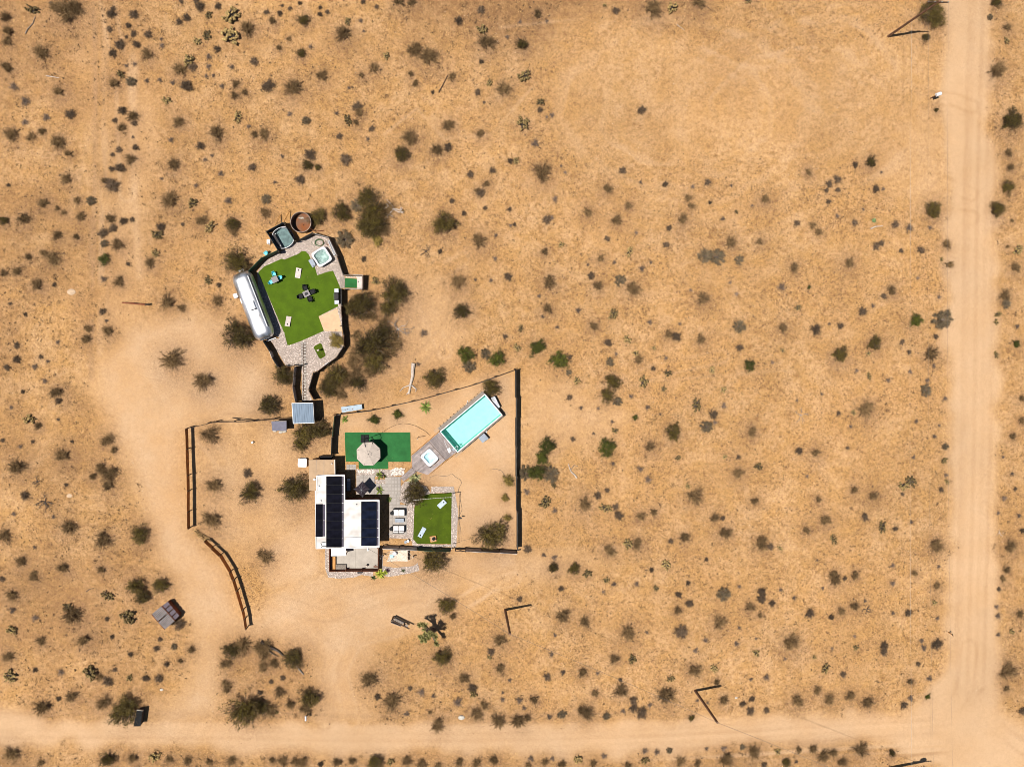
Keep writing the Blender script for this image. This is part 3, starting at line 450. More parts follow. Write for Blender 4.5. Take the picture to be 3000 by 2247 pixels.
# relief
built = blur(pip(V([(560, 500), (640, 450), (800, 560), (800, 800), (900, 800), (1130, 790), (1130, 1205), (980, 1260), (690, 1260), (600, 1000), (590, 850), (500, 650)])).astype(float), 8)
rel = -.10 * fbm(gx * .3, gy * .3, 71) - .05 * (1 - sand) * fbm(gx * 1.6, gy * 1.6, 73, 2) + .06 * np.exp(-((road_m - .35) / .2) ** 2) * (1 - drv) + .025 * streak * sand
gz = rel * (1 - built) - .012 * built
gz -= .10 * road_m * (1 - built) * .5
FAR = 1600.0
def ground_mesh(name, cellmask, kind, label=None, ring=False):
    idx = np.arange(NXg * NYg).reshape(NYg, NXg)
    q = np.stack([idx[:-1, :-1], idx[:-1, 1:], idx[1:, 1:], idx[1:, :-1]], -1)[cellmask]
    used, inv = np.unique(q, return_inverse=True); q = inv.reshape(-1, 4)
    co = np.stack([gx.ravel()[used], gy.ravel()[used], gz.ravel()[used]], 1)
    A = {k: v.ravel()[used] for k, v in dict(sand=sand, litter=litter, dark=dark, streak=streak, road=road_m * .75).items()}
    if ring:
        n0 = len(co); xs = [-FAR, GX0, GX1, FAR]; ys = [-FAR, GY0, GY1, FAR]
        ex = np.array([(x, y, -.06) for y in ys for x in xs]); co = np.vstack([co, ex]); q2 = []
        for j in range(3):
            for i in range(3):
                if (i, j) != (1, 1): q2.append([n0 + j * 4 + i, n0 + j * 4 + i + 1, n0 + j * 4 + i + 5, n0 + j * 4 + i + 4])
        q = np.vstack([q, np.array(q2)]); A = {k: np.concatenate([v, np.zeros(16)]) for k, v in A.items()}
    me = bpy.data.meshes.new(name); me.vertices.add(len(co)); me.vertices.foreach_set('co', co.ravel().astype(np.float32))
    me.loops.add(q.size); me.loops.foreach_set('vertex_index', q.ravel().astype(np.int32)); me.polygons.add(len(q))
    me.polygons.foreach_set('loop_start', np.arange(0, q.size, 4, dtype=np.int32)); me.polygons.foreach_set('use_smooth', np.ones(len(q), bool))
    for k, v in A.items():
        at_ = me.attributes.new(k, 'FLOAT', 'POINT'); at_.data.foreach_set('value', v.astype(np.float32))
    me.update(); me.validate(); me.materials.append(M['ground']); o = bpy.data.objects.new(name, me); COL.objects.link(o); o['kind'] = kind; o['_f'] = (0, 0, 0, 0); return o
def ground_material():
    m = bpy.data.materials.new('desert_soil'); m.use_nodes = True; nt = m.node_tree; L = nt.links; b = nt.nodes['Principled BSDF']
    b.inputs['Roughness'].default_value = .95; b.inputs['Specular IOR Level'].default_value = .1
    tc = _n(nt, 'ShaderNodeTexCoord'); O = tc.outputs['Object']
    def noise(s, det=4, rough=.55, dist=0.0):
        n = _n(nt, 'ShaderNodeTexNoise'); n.inputs['Scale'].default_value = s; n.inputs['Detail'].default_value = det; n.inputs['Roughness'].default_value = rough; n.inputs['Distortion'].default_value = dist
        L.new(O, n.inputs[0]); return n.outputs[0]
    def rng(v, a, b_, c=0.0, d=1.0):
        r = _n(nt, 'ShaderNodeMapRange'); L.new(v, r.inputs[0])
        for i, q in enumerate((a, b_, c, d)): r.inputs[i + 1].default_value = q
        return r.outputs[0]
    def math_(op, a, c):
        n = _n(nt, 'ShaderNodeMath', operation=op)
        for i, q in enumerate((a, c)):
            if isinstance(q, (int, float)): n.inputs[i].default_value = q
            else: L.new(q, n.inputs[i])
        return n.outputs[0]
    def mix(f, a, c):
        n = _n(nt, 'ShaderNodeMix', data_type='RGBA'); L.new(f, n.inputs[0])
        for i, q in ((6, a), (7, c)):
            if isinstance(q, tuple): n.inputs[i].default_value = (*q, 1)
            else: L.new(q, n.inputs[i])
        return n.outputs[2]
    def attr(k): a = _n(nt, 'ShaderNodeAttribute'); a.attribute_name = k; return a.outputs['Fac']
    sa, li, dk, st, rd = attr('sand'), attr('litter'), attr('dark'), attr('streak'), attr('road')
    open_ = math_('SUBTRACT', 1.0, sa)
    soil = mix(rng(noise(.11, 3), .4, .62), C_SOIL1, C_SOIL2)                    # broad drift of tone
    soil = mix(rng(noise(.45, 5, .65), .40, .62, 0, .8), soil, C_STRAW)                 # patches of straw
    soil = mix(math_('MULTIPLY', rng(noise(1.7, 6, .75, .6), .48, .63, 0, 1), rng(noise(.3, 3), .36, .58, .35, 1)), soil, C_STRAW2)
    soil = mix(math_('MULTIPLY', rng(noise(3.6, 4, .78, 1.5), .52, .61, 0, 1), math_('MULTIPLY', rng(noise(.22, 3), .38, .58, .5, 1), rng(sa, .08, .3, 1, .2))), soil, C_WEED)    # small dark weeds
    sandc = mix(rng(noise(.2, 4), .35, .65), C_SAND1, C_SAND2)
    sandc = mix(rng(noise(2.2, 5, .7), .45, .75, 0, .45), sandc, C_SAND3)
    c = mix(rng(math_('ADD', sa, math_('MULTIPLY', math_('SUBTRACT', noise(.9, 5, .7), .5), math_('MULTIPLY', math_('MULTIPLY', sa, open_), 3.0))), .1, .9), soil, sandc)
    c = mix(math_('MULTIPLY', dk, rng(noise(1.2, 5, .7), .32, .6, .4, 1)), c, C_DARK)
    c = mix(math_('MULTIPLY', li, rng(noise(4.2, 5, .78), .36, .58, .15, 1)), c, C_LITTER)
    c = mix(rng(math_('ADD', st, rd), 0, 1, 0, .75), c, C_SAND2)
    c = mix(rng(math_('MULTIPLY', st, -1.0), 0, 1, 0, .65), c, C_TRACK)
    g = math_('MULTIPLY', math_('MULTIPLY', rng(noise(11, 5, .78), .3, .7, .74, 1.26), math_('ADD', 1.0, math_('MULTIPLY', rng(noise(2.6, 3, .8), .3, .7, -.20, .18), rng(sa, 0, 1, 1, .35)))), rng(noise(.06, 3), .35, .65, .93, 1.06))
    v = _n(nt, 'ShaderNodeVectorMath', operation='SCALE'); L.new(c, v.inputs[0]); L.new(g, v.inputs['Scale']); L.new(v.outputs[0], b.inputs['Base Color'])
    bp = _n(nt, 'ShaderNodeBump'); bp.inputs['Strength'].default_value = .8; bp.inputs['Distance'].default_value = .09
    hgt = math_('ADD', math_('MULTIPLY', noise(3.2, 6, .7), rng(sa, 0, 1, 1, .3)), math_('MULTIPLY', noise(.8, 4), .8)); L.new(hgt, bp.inputs['Height']); L.new(bp.outputs[0], b.inputs['Normal'])
    return m
C_SOIL1, C_SOIL2 = (.430, .258, .122), (.375, .212, .090)
C_STRAW, C_STRAW2, C_WEED = (.375, .205, .072), (.250, .132, .050), (.115, .062, .031)
C_SAND1, C_SAND2, C_SAND3 = (.400, .240, .118), (.425, .277, .158), (.33, .195, .102)
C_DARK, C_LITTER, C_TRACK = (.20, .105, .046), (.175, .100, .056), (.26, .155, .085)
M['ground'] = ground_material()
cellc = lambda a: (a[:-1, :-1] + a[1:, :-1] + a[:-1, 1:] + a[1:, 1:]) / 4
is_road = cellc(road_m) > .5; is_drv = (cellc(drv) > .5) & ~is_road
_pc = [W('k', 1215, 125, 1.35), W('l', 745, 350, 1.35), W('l', 1330, 1040, 1.35), W('k', 1655, 680, 1.35)]; pit = cellc(pip([(x, y) for x, y in offset(_pc, -.16)]).astype(float)) > 0   # the pool is partly sunk
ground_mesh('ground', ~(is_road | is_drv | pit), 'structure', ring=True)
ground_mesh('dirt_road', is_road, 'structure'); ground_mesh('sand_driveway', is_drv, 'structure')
def gheight(x, y):
    i = min(max(int((x - GX0) / GS), 0), NXg - 1); j = min(max(int((y - GY0) / GS), 0), NYg - 1); return float(gz[j, i])
# ------------------------------------------------------------------ turf, gravel beds, paving (the setting)
def sheet(name, poly, z0, z1, m, kind='structure'):
    o = MB().prism(poly, z0, z1).build(name, m); o['kind'] = kind; return o
TURF1 = WP('a', [(482, 822), (560, 748), (660, 705), (770, 655), (800, 668), (985, 590), (1010, 560), (1060, 566), (1100, 612), (1130, 690), (1165, 745), (1200, 858), (1290, 825), (1390, 800), (1480, 1010), (1470, 1150), (1450, 1235), (1215, 1355), (1280, 1530), (1000, 1655), (840, 1712), (800, 1560)])
sheet('spa_yard_turf', TURF1, -.1, .035, 'turf')
TURF_S = WP('b', [(820, 610), (850, 580), (920, 545), (945, 560), (1005, 725), (995, 745), (930, 785), (905, 770)]); sheet('small_turf_pad', TURF_S, -.1, .04, 'turf_b')
TURF2 = WP('d', [(1035, 1022), (1255, 1013), (1245, 1530), (905, 1527), (865, 1480), (876, 1170), (910, 1060)]); sheet('cornhole_turf', TURF2, -.1, .035, 'turf_b')
TURF3 = WP('d', [(172, 402), (500, 405), (836, 402), (840, 700), (612, 700), (612, 772), (315, 772), (312, 698), (182, 696)]); sheet('parasol_turf', TURF3, -.1, .03, 'turf_blue')
YARD = WP('a', [(470, 815), (560, 690), (760, 565), (810, 545), (960, 450), (1180, 372), (1330, 412), (1425, 610), (1510, 850), (1530, 870), (1530, 1010), (1485, 1012), (1500, 1560)]) + WP('b', [(1275, 590), (1160, 760), (1000, 880), (880, 965), (810, 985), (740, 1250), (810, 1420), (650, 1420), (640, 890), (400, 890), (190, 530), (60, 470), (0, 100)])
SANDSQ = WP('a', [(1215, 1355), (1440, 1255), (1500, 1500), (1500, 1540), (1280, 1530)])
GRAV = [YARD, WP('p', [(90, 120), (178, 110), (178, 625), (1130, 622), (1130, 725), (880, 690), (700, 745), (400, 770), (160, 745), (95, 560)]), WP('p', [(1330, 120), (1345, 500), (1600, 535), (2000, 500), (2090, 430), (2130, 600), (1900, 660), (1480, 730), (1315, 705)]),
        WP('d', [(800, 1130), (880, 1170), (868, 1482), (905, 1530), (1248, 1535), (1255, 1010), (1040, 1018), (1050, 950), (1275, 948), (1320, 1200), (1300, 1560), (870, 1562), (840, 1480), (620, 1470), (615, 1425), (800, 1430)]),
        WP('d', [(290, 775), (480, 772), (640, 782), (700, 765), (775, 775), (770, 835), (600, 850), (480, 850), (290, 828)]), WP('d', [(710, 990), (780, 900), (860, 900), (1000, 950), (1040, 1020), (900, 1090), (870, 1170), (800, 1130), (715, 1100)]), WP('o', [(730, 680), (990, 680), (990, 790), (740, 790)]), WP('o', [(700, 900), (990, 900), (990, 1090), (780, 1095)]), WP('o', [(1100, 1110), (1200, 1110), (1200, 1350), (1100, 1360)])]
for i, p in enumerate(GRAV): sheet('gravel_bed', p, -.1, .012 + .004 * (i % 3), 'gravel')
sheet('bare_sand_pad', SANDSQ, -.1, .026, 'tan_sand' if 'tan_sand' in M else mat('tan_sand', (.50, .33, .20), .95, var=.05, scale=2, fine=.06))
def fill(polys, dens, skip=()):
    out = []
    for p in polys:
        xs, ys = [q[0] for q in p], [q[1] for q in p]; n = int((max(xs) - min(xs)) * (max(ys) - min(ys)) * dens)
        X, Y = RNG.uniform(min(xs), max(xs), n), RNG.uniform(min(ys), max(ys), n); k = pip(p, X, Y)
        for s_ in skip: k &= ~pip(s_, X, Y)
        out.append(np.stack([X[k], Y[k], np.full(k.sum(), .015)], 1))
    return np.concatenate(out)
GRAVEL_LATER = lambda: pebbles('gravel_stones', fill(GRAV, 46, (TURF1, TURF2, TURF3, TURF_S, SANDSQ)), .03, .085, 'stones', 'pale pinkish landscaping stones in the garden beds')
WHITE_LATER = lambda: pebbles('white_stones', fill([WP('d', [(640, 785), (690, 755), (775, 770), (770, 830), (640, 835)]), WP('d', [(300, 785), (470, 778), (470, 812), (300, 815)])], 90), .05, .10, 'stones_white', 'white stones heaped beside the deck walkway')
# concrete front patio in two slabs
pt = tag(MB().prism(WP('e', [(436, 1095), (1024, 1092), (1022, 1352), (436, 1378)]), -.1, .02).build('front_patio', 'concrete'), kind='structure')
for a, b in ((438, 749), (752, 1021)): MB().prism(WP('e', [(a, 1098), (b, 1096), (b, 1350), (a, 1374)]), .02, .06).build('slab', 'concrete', pt)
# pavers, each a piece of its own on its bed
def paving(name, c, rects, st, sz, z=.05, bm='concrete', bz=.018):
    bed = None; me = None
    for x0, y0, x1, y1 in rects:
        poly = WP(c, [(x0, y0), (x1, y0), (x1, y1), (x0, y1)])
        if bed is None: bed = tag(MB().prism(poly, -.1, bz).build(name, bm), kind='structure')
        else: MB().prism(poly, -.1, bz + .001).build('bed', bm, bed)
        a0 = ang(poly[0], poly[1]); lx, ly = math.dist(poly[0], poly[1]), math.dist(poly[1], poly[2]); nx, ny = max(1, round(lx / st)), max(1, round(ly / st))
        for i in range(nx):
            for j in range(ny):
                p = at((poly[0], a0), (i + .5) * lx / nx, -(j + .5) * ly / ny)
                if me is None:
                    me = MB().rbox((0, 0, z / 2 + .01), (sz, sz, z), 0, .008).mesh('paver', 'paver')
                o = bpy.data.objects.new('paver', me); COL.objects.link(o); o.parent = bed; o.location = (p[0], p[1], rnd.uniform(0, .006)); o.rotation_euler = (0, 0, a0 + rnd.gauss(0, .01)); o.scale = (lx / nx / st, ly / ny / st, 1)
paving('paved_patio', 'e', [(762, 212, 985, 450), (985, 318, 1112, 450), (1112, 235, 1300, 450), (1170, 450, 1290, 575), (1163, 575, 1375, 935), (642, 85, 760, 150)], .41, .385)
paving('garden_path', 'b', [(665, 520, 712, 1430), (628, 520, 664, 880), (642, 1110, 664, 1430)], .375, .28, .06, 'wood_dark', .03)
sheet('threshold_slab', WP('a', [(1478, 880), (1532, 876), (1532, 1012), (1482, 1014)]), -.05, .05, 'wood_grey')

# ------------------------------------------------------------------ fences
def fence(name, label, pts, z0, z1, mats, corr=False, plen=2.4, cat='fence', post='wood_dark', jit=.06, group=None, t=.04, skip=(), posts=True):
    """pts: ground points in the world; every panel and post is a piece"""
    f = thing(name, label, cat, pts[0], 0, group); k = 0; rg = random.Random(len(label))
    for a, b in zip(pts[:-1], pts[1:]):
        L_ = math.dist(a, b); n = max(1, round(L_ / plen)); ux, uy = (b[0] - a[0]) / L_, (b[1] - a[1]) / L_
        for i in range(n):
            p = (a[0] + (b[0] - a[0]) * i / n + ux * .015, a[1] + (b[1] - a[1]) * i / n + uy * .015); q = (a[0] + (b[0] - a[0]) * (i + 1) / n - ux * .015, a[1] + (b[1] - a[1]) * (i + 1) / n - uy * .015)
            m = mats[k % len(mats)] if not callable(mats) else mats(k); k += 1
            if k - 1 in skip: continue
            mb = MB(); h = z1 + rg.uniform(-jit, jit); s_ = rg.uniform(-.03, .03); p2, q2 = (p[0] - uy * s_, p[1] + ux * s_), (q[0] - uy * s_, q[1] + ux * s_)
            (mb.corrugated(p2, q2, z0, h) if corr else mb.wall(p2, q2, z0, h, t)); mb.build('panel', m, f)
            if posts: MB().box((p[0] - ux * .015 - uy * .09, p[1] - uy * .015 + ux * .09, (z1 - .05) / 2 - .15), (.09, .09, z1 + .2), math.atan2(uy, ux)).build('post', post, f)
    if posts:
        b = pts[-1]; MB().box((b[0] - uy * .09, b[1] + ux * .09, (z1 - .05) / 2 - .15), (.09, .09, z1 + .2), math.atan2(uy, ux)).build('post', post, f)
    return f
def T(c, pts, z): return WP(c, pts, z)
DF = 'dark_fence'
fence('spa_yard_fence', 'dark green board fence from the trailer nose up to the stock tank corner', T('a', [(357, 806), (515, 647), (715, 553)], 1.85), 0, 1.85, ['green_fence', 'green_fence', DF])
fence('tank_enclosure', 'black fence boxing in the oval stock tank on three sides', T('n', [(520, 1085), (182, 545), (645, 292), (955, 800)], 1.85), 0, 1.85, [DF], plen=1.6)
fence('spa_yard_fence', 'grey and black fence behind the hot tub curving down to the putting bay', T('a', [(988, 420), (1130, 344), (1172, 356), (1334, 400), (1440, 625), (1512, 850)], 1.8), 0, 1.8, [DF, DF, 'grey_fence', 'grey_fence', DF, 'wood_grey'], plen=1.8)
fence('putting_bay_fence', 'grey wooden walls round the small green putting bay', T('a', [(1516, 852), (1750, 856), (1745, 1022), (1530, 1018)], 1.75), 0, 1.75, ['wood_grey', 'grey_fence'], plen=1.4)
fence('spa_yard_fence', 'long dark fence sweeping round the right side of the spa yard to the hut', T('a', [(1488, 1022), (1490, 1230), (1503, 1500)], 1.8) + T('b', [(1275, 430), (1278, 590), (1170, 760), (1040, 852), (880, 975), (822, 990), (747, 1255), (830, 1405)], 1.8), 0, 1.8, [DF, 'wood_dark', DF], plen=1.7)
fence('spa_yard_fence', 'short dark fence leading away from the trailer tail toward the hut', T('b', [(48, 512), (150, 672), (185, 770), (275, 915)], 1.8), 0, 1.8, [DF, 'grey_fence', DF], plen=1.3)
fence('spa_yard_fence', 'low dark fence stub across the top of the walkway', T('b', [(395, 897), (665, 880)], 1.2), 0, 1.2, [DF], plen=1.1)
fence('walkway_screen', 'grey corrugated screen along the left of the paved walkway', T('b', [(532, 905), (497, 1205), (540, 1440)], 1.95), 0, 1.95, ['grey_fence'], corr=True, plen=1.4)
fence('rusty_fence', 'long straight rusty corrugated fence raised on posts beside the driveway', T('c', [(173, 440), (182, 690), (193, 1010), (196, 1200)], 1.83) + T('f', [(608, 5), (612, 208)], 1.83), .54, 1.83, ['rust_sheet'], corr=True, plen=2.2, cat='fence', jit=.03, group='rusty corrugated fences')
fence('rusty_fence', 'curved rusty corrugated fence bending down toward the drive', T('f', [(812, 368), (900, 447), (1000, 537), (1122, 737), (1162, 838), (1203, 968), (1272, 1205), (1296, 1310), (1312, 1430)], 1.83), .54, 1.83, ['rust_sheet'], corr=True, plen=2.2, jit=.03, group='rusty corrugated fences')
fence('rail_fence', 'thin dark rail fence along the top of the left yard', T('c', [(235, 430), (450, 380), (545, 362), (1000, 352), (1260, 325), (1478, 312)], 1.4), .7, 1.4, ['wood_dark'], plen=2.4, t=.05)
fence('yard_fence', 'dark green fence between the left yard and the parasol turf', T('d', [(64, 238), (42, 450), (36, 640)], 1.85), 0, 1.85, ['green_fence', DF], plen=2.2)
fence('yard_fence', 'low dark fence slanting along the top of the pool yard', [P(*q, 1.3) for q in [px('d', 64, 236), px('d', 130, 222), px('d', 450, 184), px('d', 850, 97), px('d', 1100, 32), (1390, 1128), (1510, 1084)]], 0, 1.3, [DF, 'wood_dark'], plen=2.4)
fence('yard_fence', 'tall dark fence down the right side of the pool yard', [P(*q, 1.9) for q in [(1512.5, 1085), (1512.5, 1166), (1514.3, 1168), (1514.3, 1226), (1512.8, 1228), (1512.8, 1310), (1514, 1312), (1514, 1400), (1515, 1402), (1515, 1500), (1516, 1502), (1516, 1612)]], 0, 1.9, [DF], plen=2.6, jit=.12)
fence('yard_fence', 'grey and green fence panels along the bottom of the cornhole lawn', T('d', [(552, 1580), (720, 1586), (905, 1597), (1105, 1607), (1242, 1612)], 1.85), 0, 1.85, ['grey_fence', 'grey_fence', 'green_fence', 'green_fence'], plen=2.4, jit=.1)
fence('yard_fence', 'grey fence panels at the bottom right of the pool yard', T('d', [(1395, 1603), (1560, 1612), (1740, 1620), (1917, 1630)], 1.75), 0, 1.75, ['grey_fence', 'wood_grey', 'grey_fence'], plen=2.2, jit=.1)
fence('patio_wall', 'rusty steel wall round the concrete front patio', T('e', [(433, 1108), (433, 1382), (1022, 1382), (1026, 1104)], 1.35), 0, 1.35, ['rust_wall'], plen=2.0, post='rust_wall', jit=.01)
# timber gate frame left open in the bottom fence
g = thing('gate', 'open timber gate frame with a cross brace in the bottom fence', 'gate', W('d', 1292, 1590, 0)); a, b = W('d', 1292, 1590, .9), W('d', 1393, 1596, .9)
for q in (a, b): MB().box((*q, .8), (.1, .1, 1.6)).build('post', 'wood_dark', g)
for z in (.3, 1.45): MB().tube([(*a, z), (*b, z)], .045, 4).build('rail', 'wood_dark', g)
MB().tube([(*a, .3), (*b, 1.45)], .04, 4).build('brace', 'wood_dark', g)
mb = MB(); mb.tube([(*W('c', 750, 305, .05), .05), (*W('c', 975, 352, 1.4), 1.4)], .05, 6); base_mesh(mb, 'leaning_pole', 'wood_dark', 'thin dark pole leaning on the left yard rail fence', 'pole', W('c', 750, 305, 0))

# ------------------------------------------------------------------ the white roofed house
ZR = 3.0
ROOF = T('e', [(283, 222), (502, 212), (618, 212), (621, 520), (1038, 515), (1038, 1088), (275, 1102), (265, 402), (283, 402)], ZR)
house = thing('house', 'low white roofed house with black solar arrays beside the paved patio', 'house', W('e', 650, 1100, 0))
cx, cy = centroid(ROOF)
wp = offset(ROOF, .22)
for i in range(len(wp)):
    a, b = wp[i], wp[(i + 1) % len(wp)]
    if math.dist(a, b) > .35: MB().wall(a, b, -.1, ZR - .16, .12).build('wall', 'rust_wall', house)
rf = MB().prism(ROOF, ZR - .15, ZR).build('roof', 'roof_white', house)
for i, (a, b) in enumerate(zip(ccw(ROOF), ccw(ROOF)[1:] + ccw(ROOF)[:1])):
    if math.dist(a, b) > .6: MB().wall(a, b, ZR - .2, ZR + (.10 if i in (0, 1, 2, 3, 4) else .06), .10).build('parapet', 'white_paint', rf)
mb = MB(); mb.tube([(*W('e', 610, 960, ZR), ZR + .03), (*W('e', 820, 968, ZR), ZR + .03)], .025, 5); mb.build('conduit', 'grey_metal', rf)
for pts in ([(345, 1068), (330, 1040), (340, 1030), (395, 1022)], [(335, 1095), (345, 1075), (395, 1075)]): MB().tube([(*W('e', x, y, ZR), ZR + .05) for x, y in pts], .03, 5).build('conduit', 'black_metal', rf)
for x, y in ((305, 345), (330, 524), (760, 570), (395, 322)): MB().cyl(W('e', x, y, ZR), .07, ZR, ZR + .28, 8).build('vent_pipe', 'grey_metal', rf)
def window(a, b, z0, z1, par, name='window'):
    u = Vector((b[0] - a[0], b[1] - a[1])).normalized(); f = MB().wall(a, b, z0, z1, .17).build(name, 'white_paint', par)
    MB().wall((a[0] + u.x * .06, a[1] + u.y * .06), (b[0] - u.x * .06, b[1] - u.y * .06), z0 + .06, z1 - .06, .19).build('pane', 'glass_dark', f)
def wpt(i, t): a, b = wp[i], wp[(i + 1) % len(wp)]; return (a[0] + (b[0] - a[0]) * t, a[1] + (b[1] - a[1]) * t)
for i in range(len(wp)):
    L_ = math.dist(wp[i], wp[(i + 1) % len(wp)])
    if L_ > 4: window(wpt(i, .18), wpt(i, .36), .9, 2.1, house); window(wpt(i, .6), wpt(i, .82), .1, 2.2, house, 'glass_door')
# solar arrays, each module a part of its array
PANEL = {}
def array(label, x0, y0, x1, y1, n, m, vert=True, strip=None):
    q = T('e', [(x0, y0), (x1, y0), (x1, y1), (x0, y1)], ZR + .12); a = thing('solar_array', label, 'solar panels', (*q[3], ZR), 0, 'roof solar arrays'); ex = Vector((q[1][0] - q[0][0], q[1][1] - q[0][1])); ey = Vector((q[3][0] - q[0][0], q[3][1] - q[0][1])); rz = math.atan2(ex.y, ex.x)
    w, h = ex.length, ey.length / n; MB().prism([tuple(Vector(p) * .985 + Vector(centroid(q)) * .015) for p in q], ZR + .05, ZR + .105).build('mount', 'black_metal', a)
    mb = MB().box((0, 0, .03), (w - .015, h - .02, .035)); mb.m = 1
    me = mb.mesh('solar_panel', ['grey_metal', m]); me.materials.clear(); me.materials.append(M['black_metal'])
    me2 = MB().box((0, 0, .0505), (w - .05, h - .055, .008)).mesh('cells', m); me3 = MB()
    for k in (-1, 0, 1): me3.box((0, k * h / 4, .0562), (w - .06, .006, .002))
    for i in range(n):
        c = Vector(q[0]) + ex / 2 + ey * ((i + .5) / n); o = bpy.data.objects.new('solar_panel', me); COL.objects.link(o); o.parent = a; o.location = (c.x - a['_f'][0], c.y - a['_f'][1], .10); o.rotation_euler = (0, 0, rz)
        g = bpy.data.objects.new('cells', me2); COL.objects.link(g); g.parent = o
    if strip:
        s0, s1 = strip; f = T('e', [(s0, y0 + 4), (s1, y0 + 4), (s1, y1 - 6), (s0, y1 - 6)], ZR + .06); MB().prism(f, ZR + .02, ZR + .07).build('edge_tray', mat('tray', (.035, .025, .045), .6), a)
        for i in range(1, n):
            y = y0 + (y1 - y0) * i / n; p = W('e', (s0 + s1) / 2, y, ZR + .1); MB().box((*p, ZR + .10), (.2, .035, .05)).build('clamp', 'white_paint', a)
array('small pair of black solar panels at the left edge of the white roof', 267, 566, 352, 962, 2, 'solar', strip=(355, 380))
array('tall column of eight black solar panels down the white roof', 396, 229, 584, 1090, 8, 'solar', strip=(587, 606))
array('column of five bluish solar panels at the right edge of the white roof', 820, 536, 1008, 1072, 5, 'solar_b', strip=(1011, 1034))
# flat tan annex
AN = T('e', [(183, 30), (500, 28), (503, 212), (283, 222), (283, 400), (190, 400)], 2.7); an = thing('annex', 'flat tan roofed annex joined to the top of the house', 'building', W('e', 340, 200, 0))
MB().prism(AN, 2.56, 2.7).build('roof', 'tan_roof', an); wq = offset(AN, .2)
for i in range(len(wq)): MB().wall(wq[i], wq[(i + 1) % len(wq)], -.1, 2.55, .12).build('wall', 'tan_roof', an)
for a, b in (((275, 30), (272, 220)), ((370, 30), (368, 210))): MB().wall(W('e', *a, 2.7), W('e', *b, 2.7), 2.68, 2.715, .05).build('roof_seam', 'wood_grey', an)
MB().cyl(W('e', 255, 265, 2.8), .14, 2.7, 2.95, 12).build('vent_pipe', 'grey_metal', an); MB().cyl(W('e', 465, 75, 2.8), .06, 2.7, 2.95, 8).build('vent_pipe', 'grey_metal', an)
MB().wall(W('e', 500, 28, 2.75), W('e', 503, 212, 2.75), 2.6, 2.76, .06).build('fascia', 'white_paint', an)
mb = MB(); p = WP('c', [(1812, 772), (1955, 772), (1955, 812), (1812, 812)], 1.0); mb.prism(p, 0, 1.0); base_mesh(mb, 'utility_cabinet', 'black_metal', 'black low cabinet against the top of the tan annex', 'cabinet', centroid(p))
# front patio things
aw = thing('awning', 'white flat awning over the upper left corner of the front patio', 'awning', W('e', 555, 1150, 0)); q = T('e', [(458, 1104), (634, 1104), (634, 1192), (458, 1196)], 2.3)
MB().prism(q, 2.25, 2.31).build('cover', 'white_paint', aw)
for x, y in q[2:]: MB().box((x * .99 + q[0][0] * .01, y + .06, 1.13), (.08, .08, 2.24)).build('post', 'white_paint', aw)
be = thing('bench', 'orange wooden corner bench seat along the left patio wall', 'bench', W('e', 485, 1280, 0))
for k in range(4): x0 = 462 + k * 11.5; MB().prism(T('e', [(x0, 1202), (x0 + 10.6, 1202), (x0 + 10.6, 1362), (x0, 1364)], .45), .38, .45).build('plank', 'wood_orange', be)
for y in (1215, 1290, 1350): MB().box((*W('e', 485, y, .2), .19), (.42, .08, .38)).build('leg', 'wood_dark', be)
be = thing('bench', 'weathered plank bench along the bottom patio wall', 'bench', W('e', 575, 1330, 0))
for k in range(4): y0 = 1302 + k * 15; MB().prism(T('e', [(512, y0), (634, y0), (634, y0 + 13.8), (512, y0 + 13.8)], .45), .38, .45).build('plank', 'wood_grey', be)
for x in (525, 620): MB().box((*W('e', x, 1330, .2), .19), (.08, .5, .38)).build('leg', 'wood_dark', be)
lp = thing('patio_lamp', 'small round cream lamp near the bottom patio wall', 'lamp', W('e', 885, 1312, 0)); MB().cyl(W('e', 885, 1312, .2), .05, .06, .5, 8).build('stem', 'black_metal', lp); MB().cyl(W('e', 885, 1312, .5), .14, .5, .75, 12, .1).build('shade', 'canvas', lp)
mb = MB(); c0 = W('e', 1000, 1322, .4)
for i in range(14): a = 2 * math.pi * i / 14; b = 2 * math.pi * (i + 1.1) / 14; mb.tube([(c0[0] + .3 * math.cos(a), c0[1] + .12 * math.sin(a), .5 + .3 * math.sin(a)), (c0[0] + .3 * math.cos(b), c0[1] + .12 * math.sin(b), .5 + .3 * math.sin(b))], .035, 5)
base_mesh(mb, 'wheel_ornament', 'rust_wall', 'round rusty wheel ornament in the bottom right patio corner', 'ornament', c0)
mb = MB(); q = W('p', 1015, 130, 2.6); mb.tube([(*q, 2.6), (q[0], q[1] - .12, 2.9), (q[0], q[1] + .35, 3.05)], .03, 6); mb.rbox((q[0], q[1] - .1, 2.6), (.22, .3, .12)); base_mesh(mb, 'wall_light', 'white_paint', 'pale bracket light sticking out over the front patio', 'lamp', (*q, 2.5))
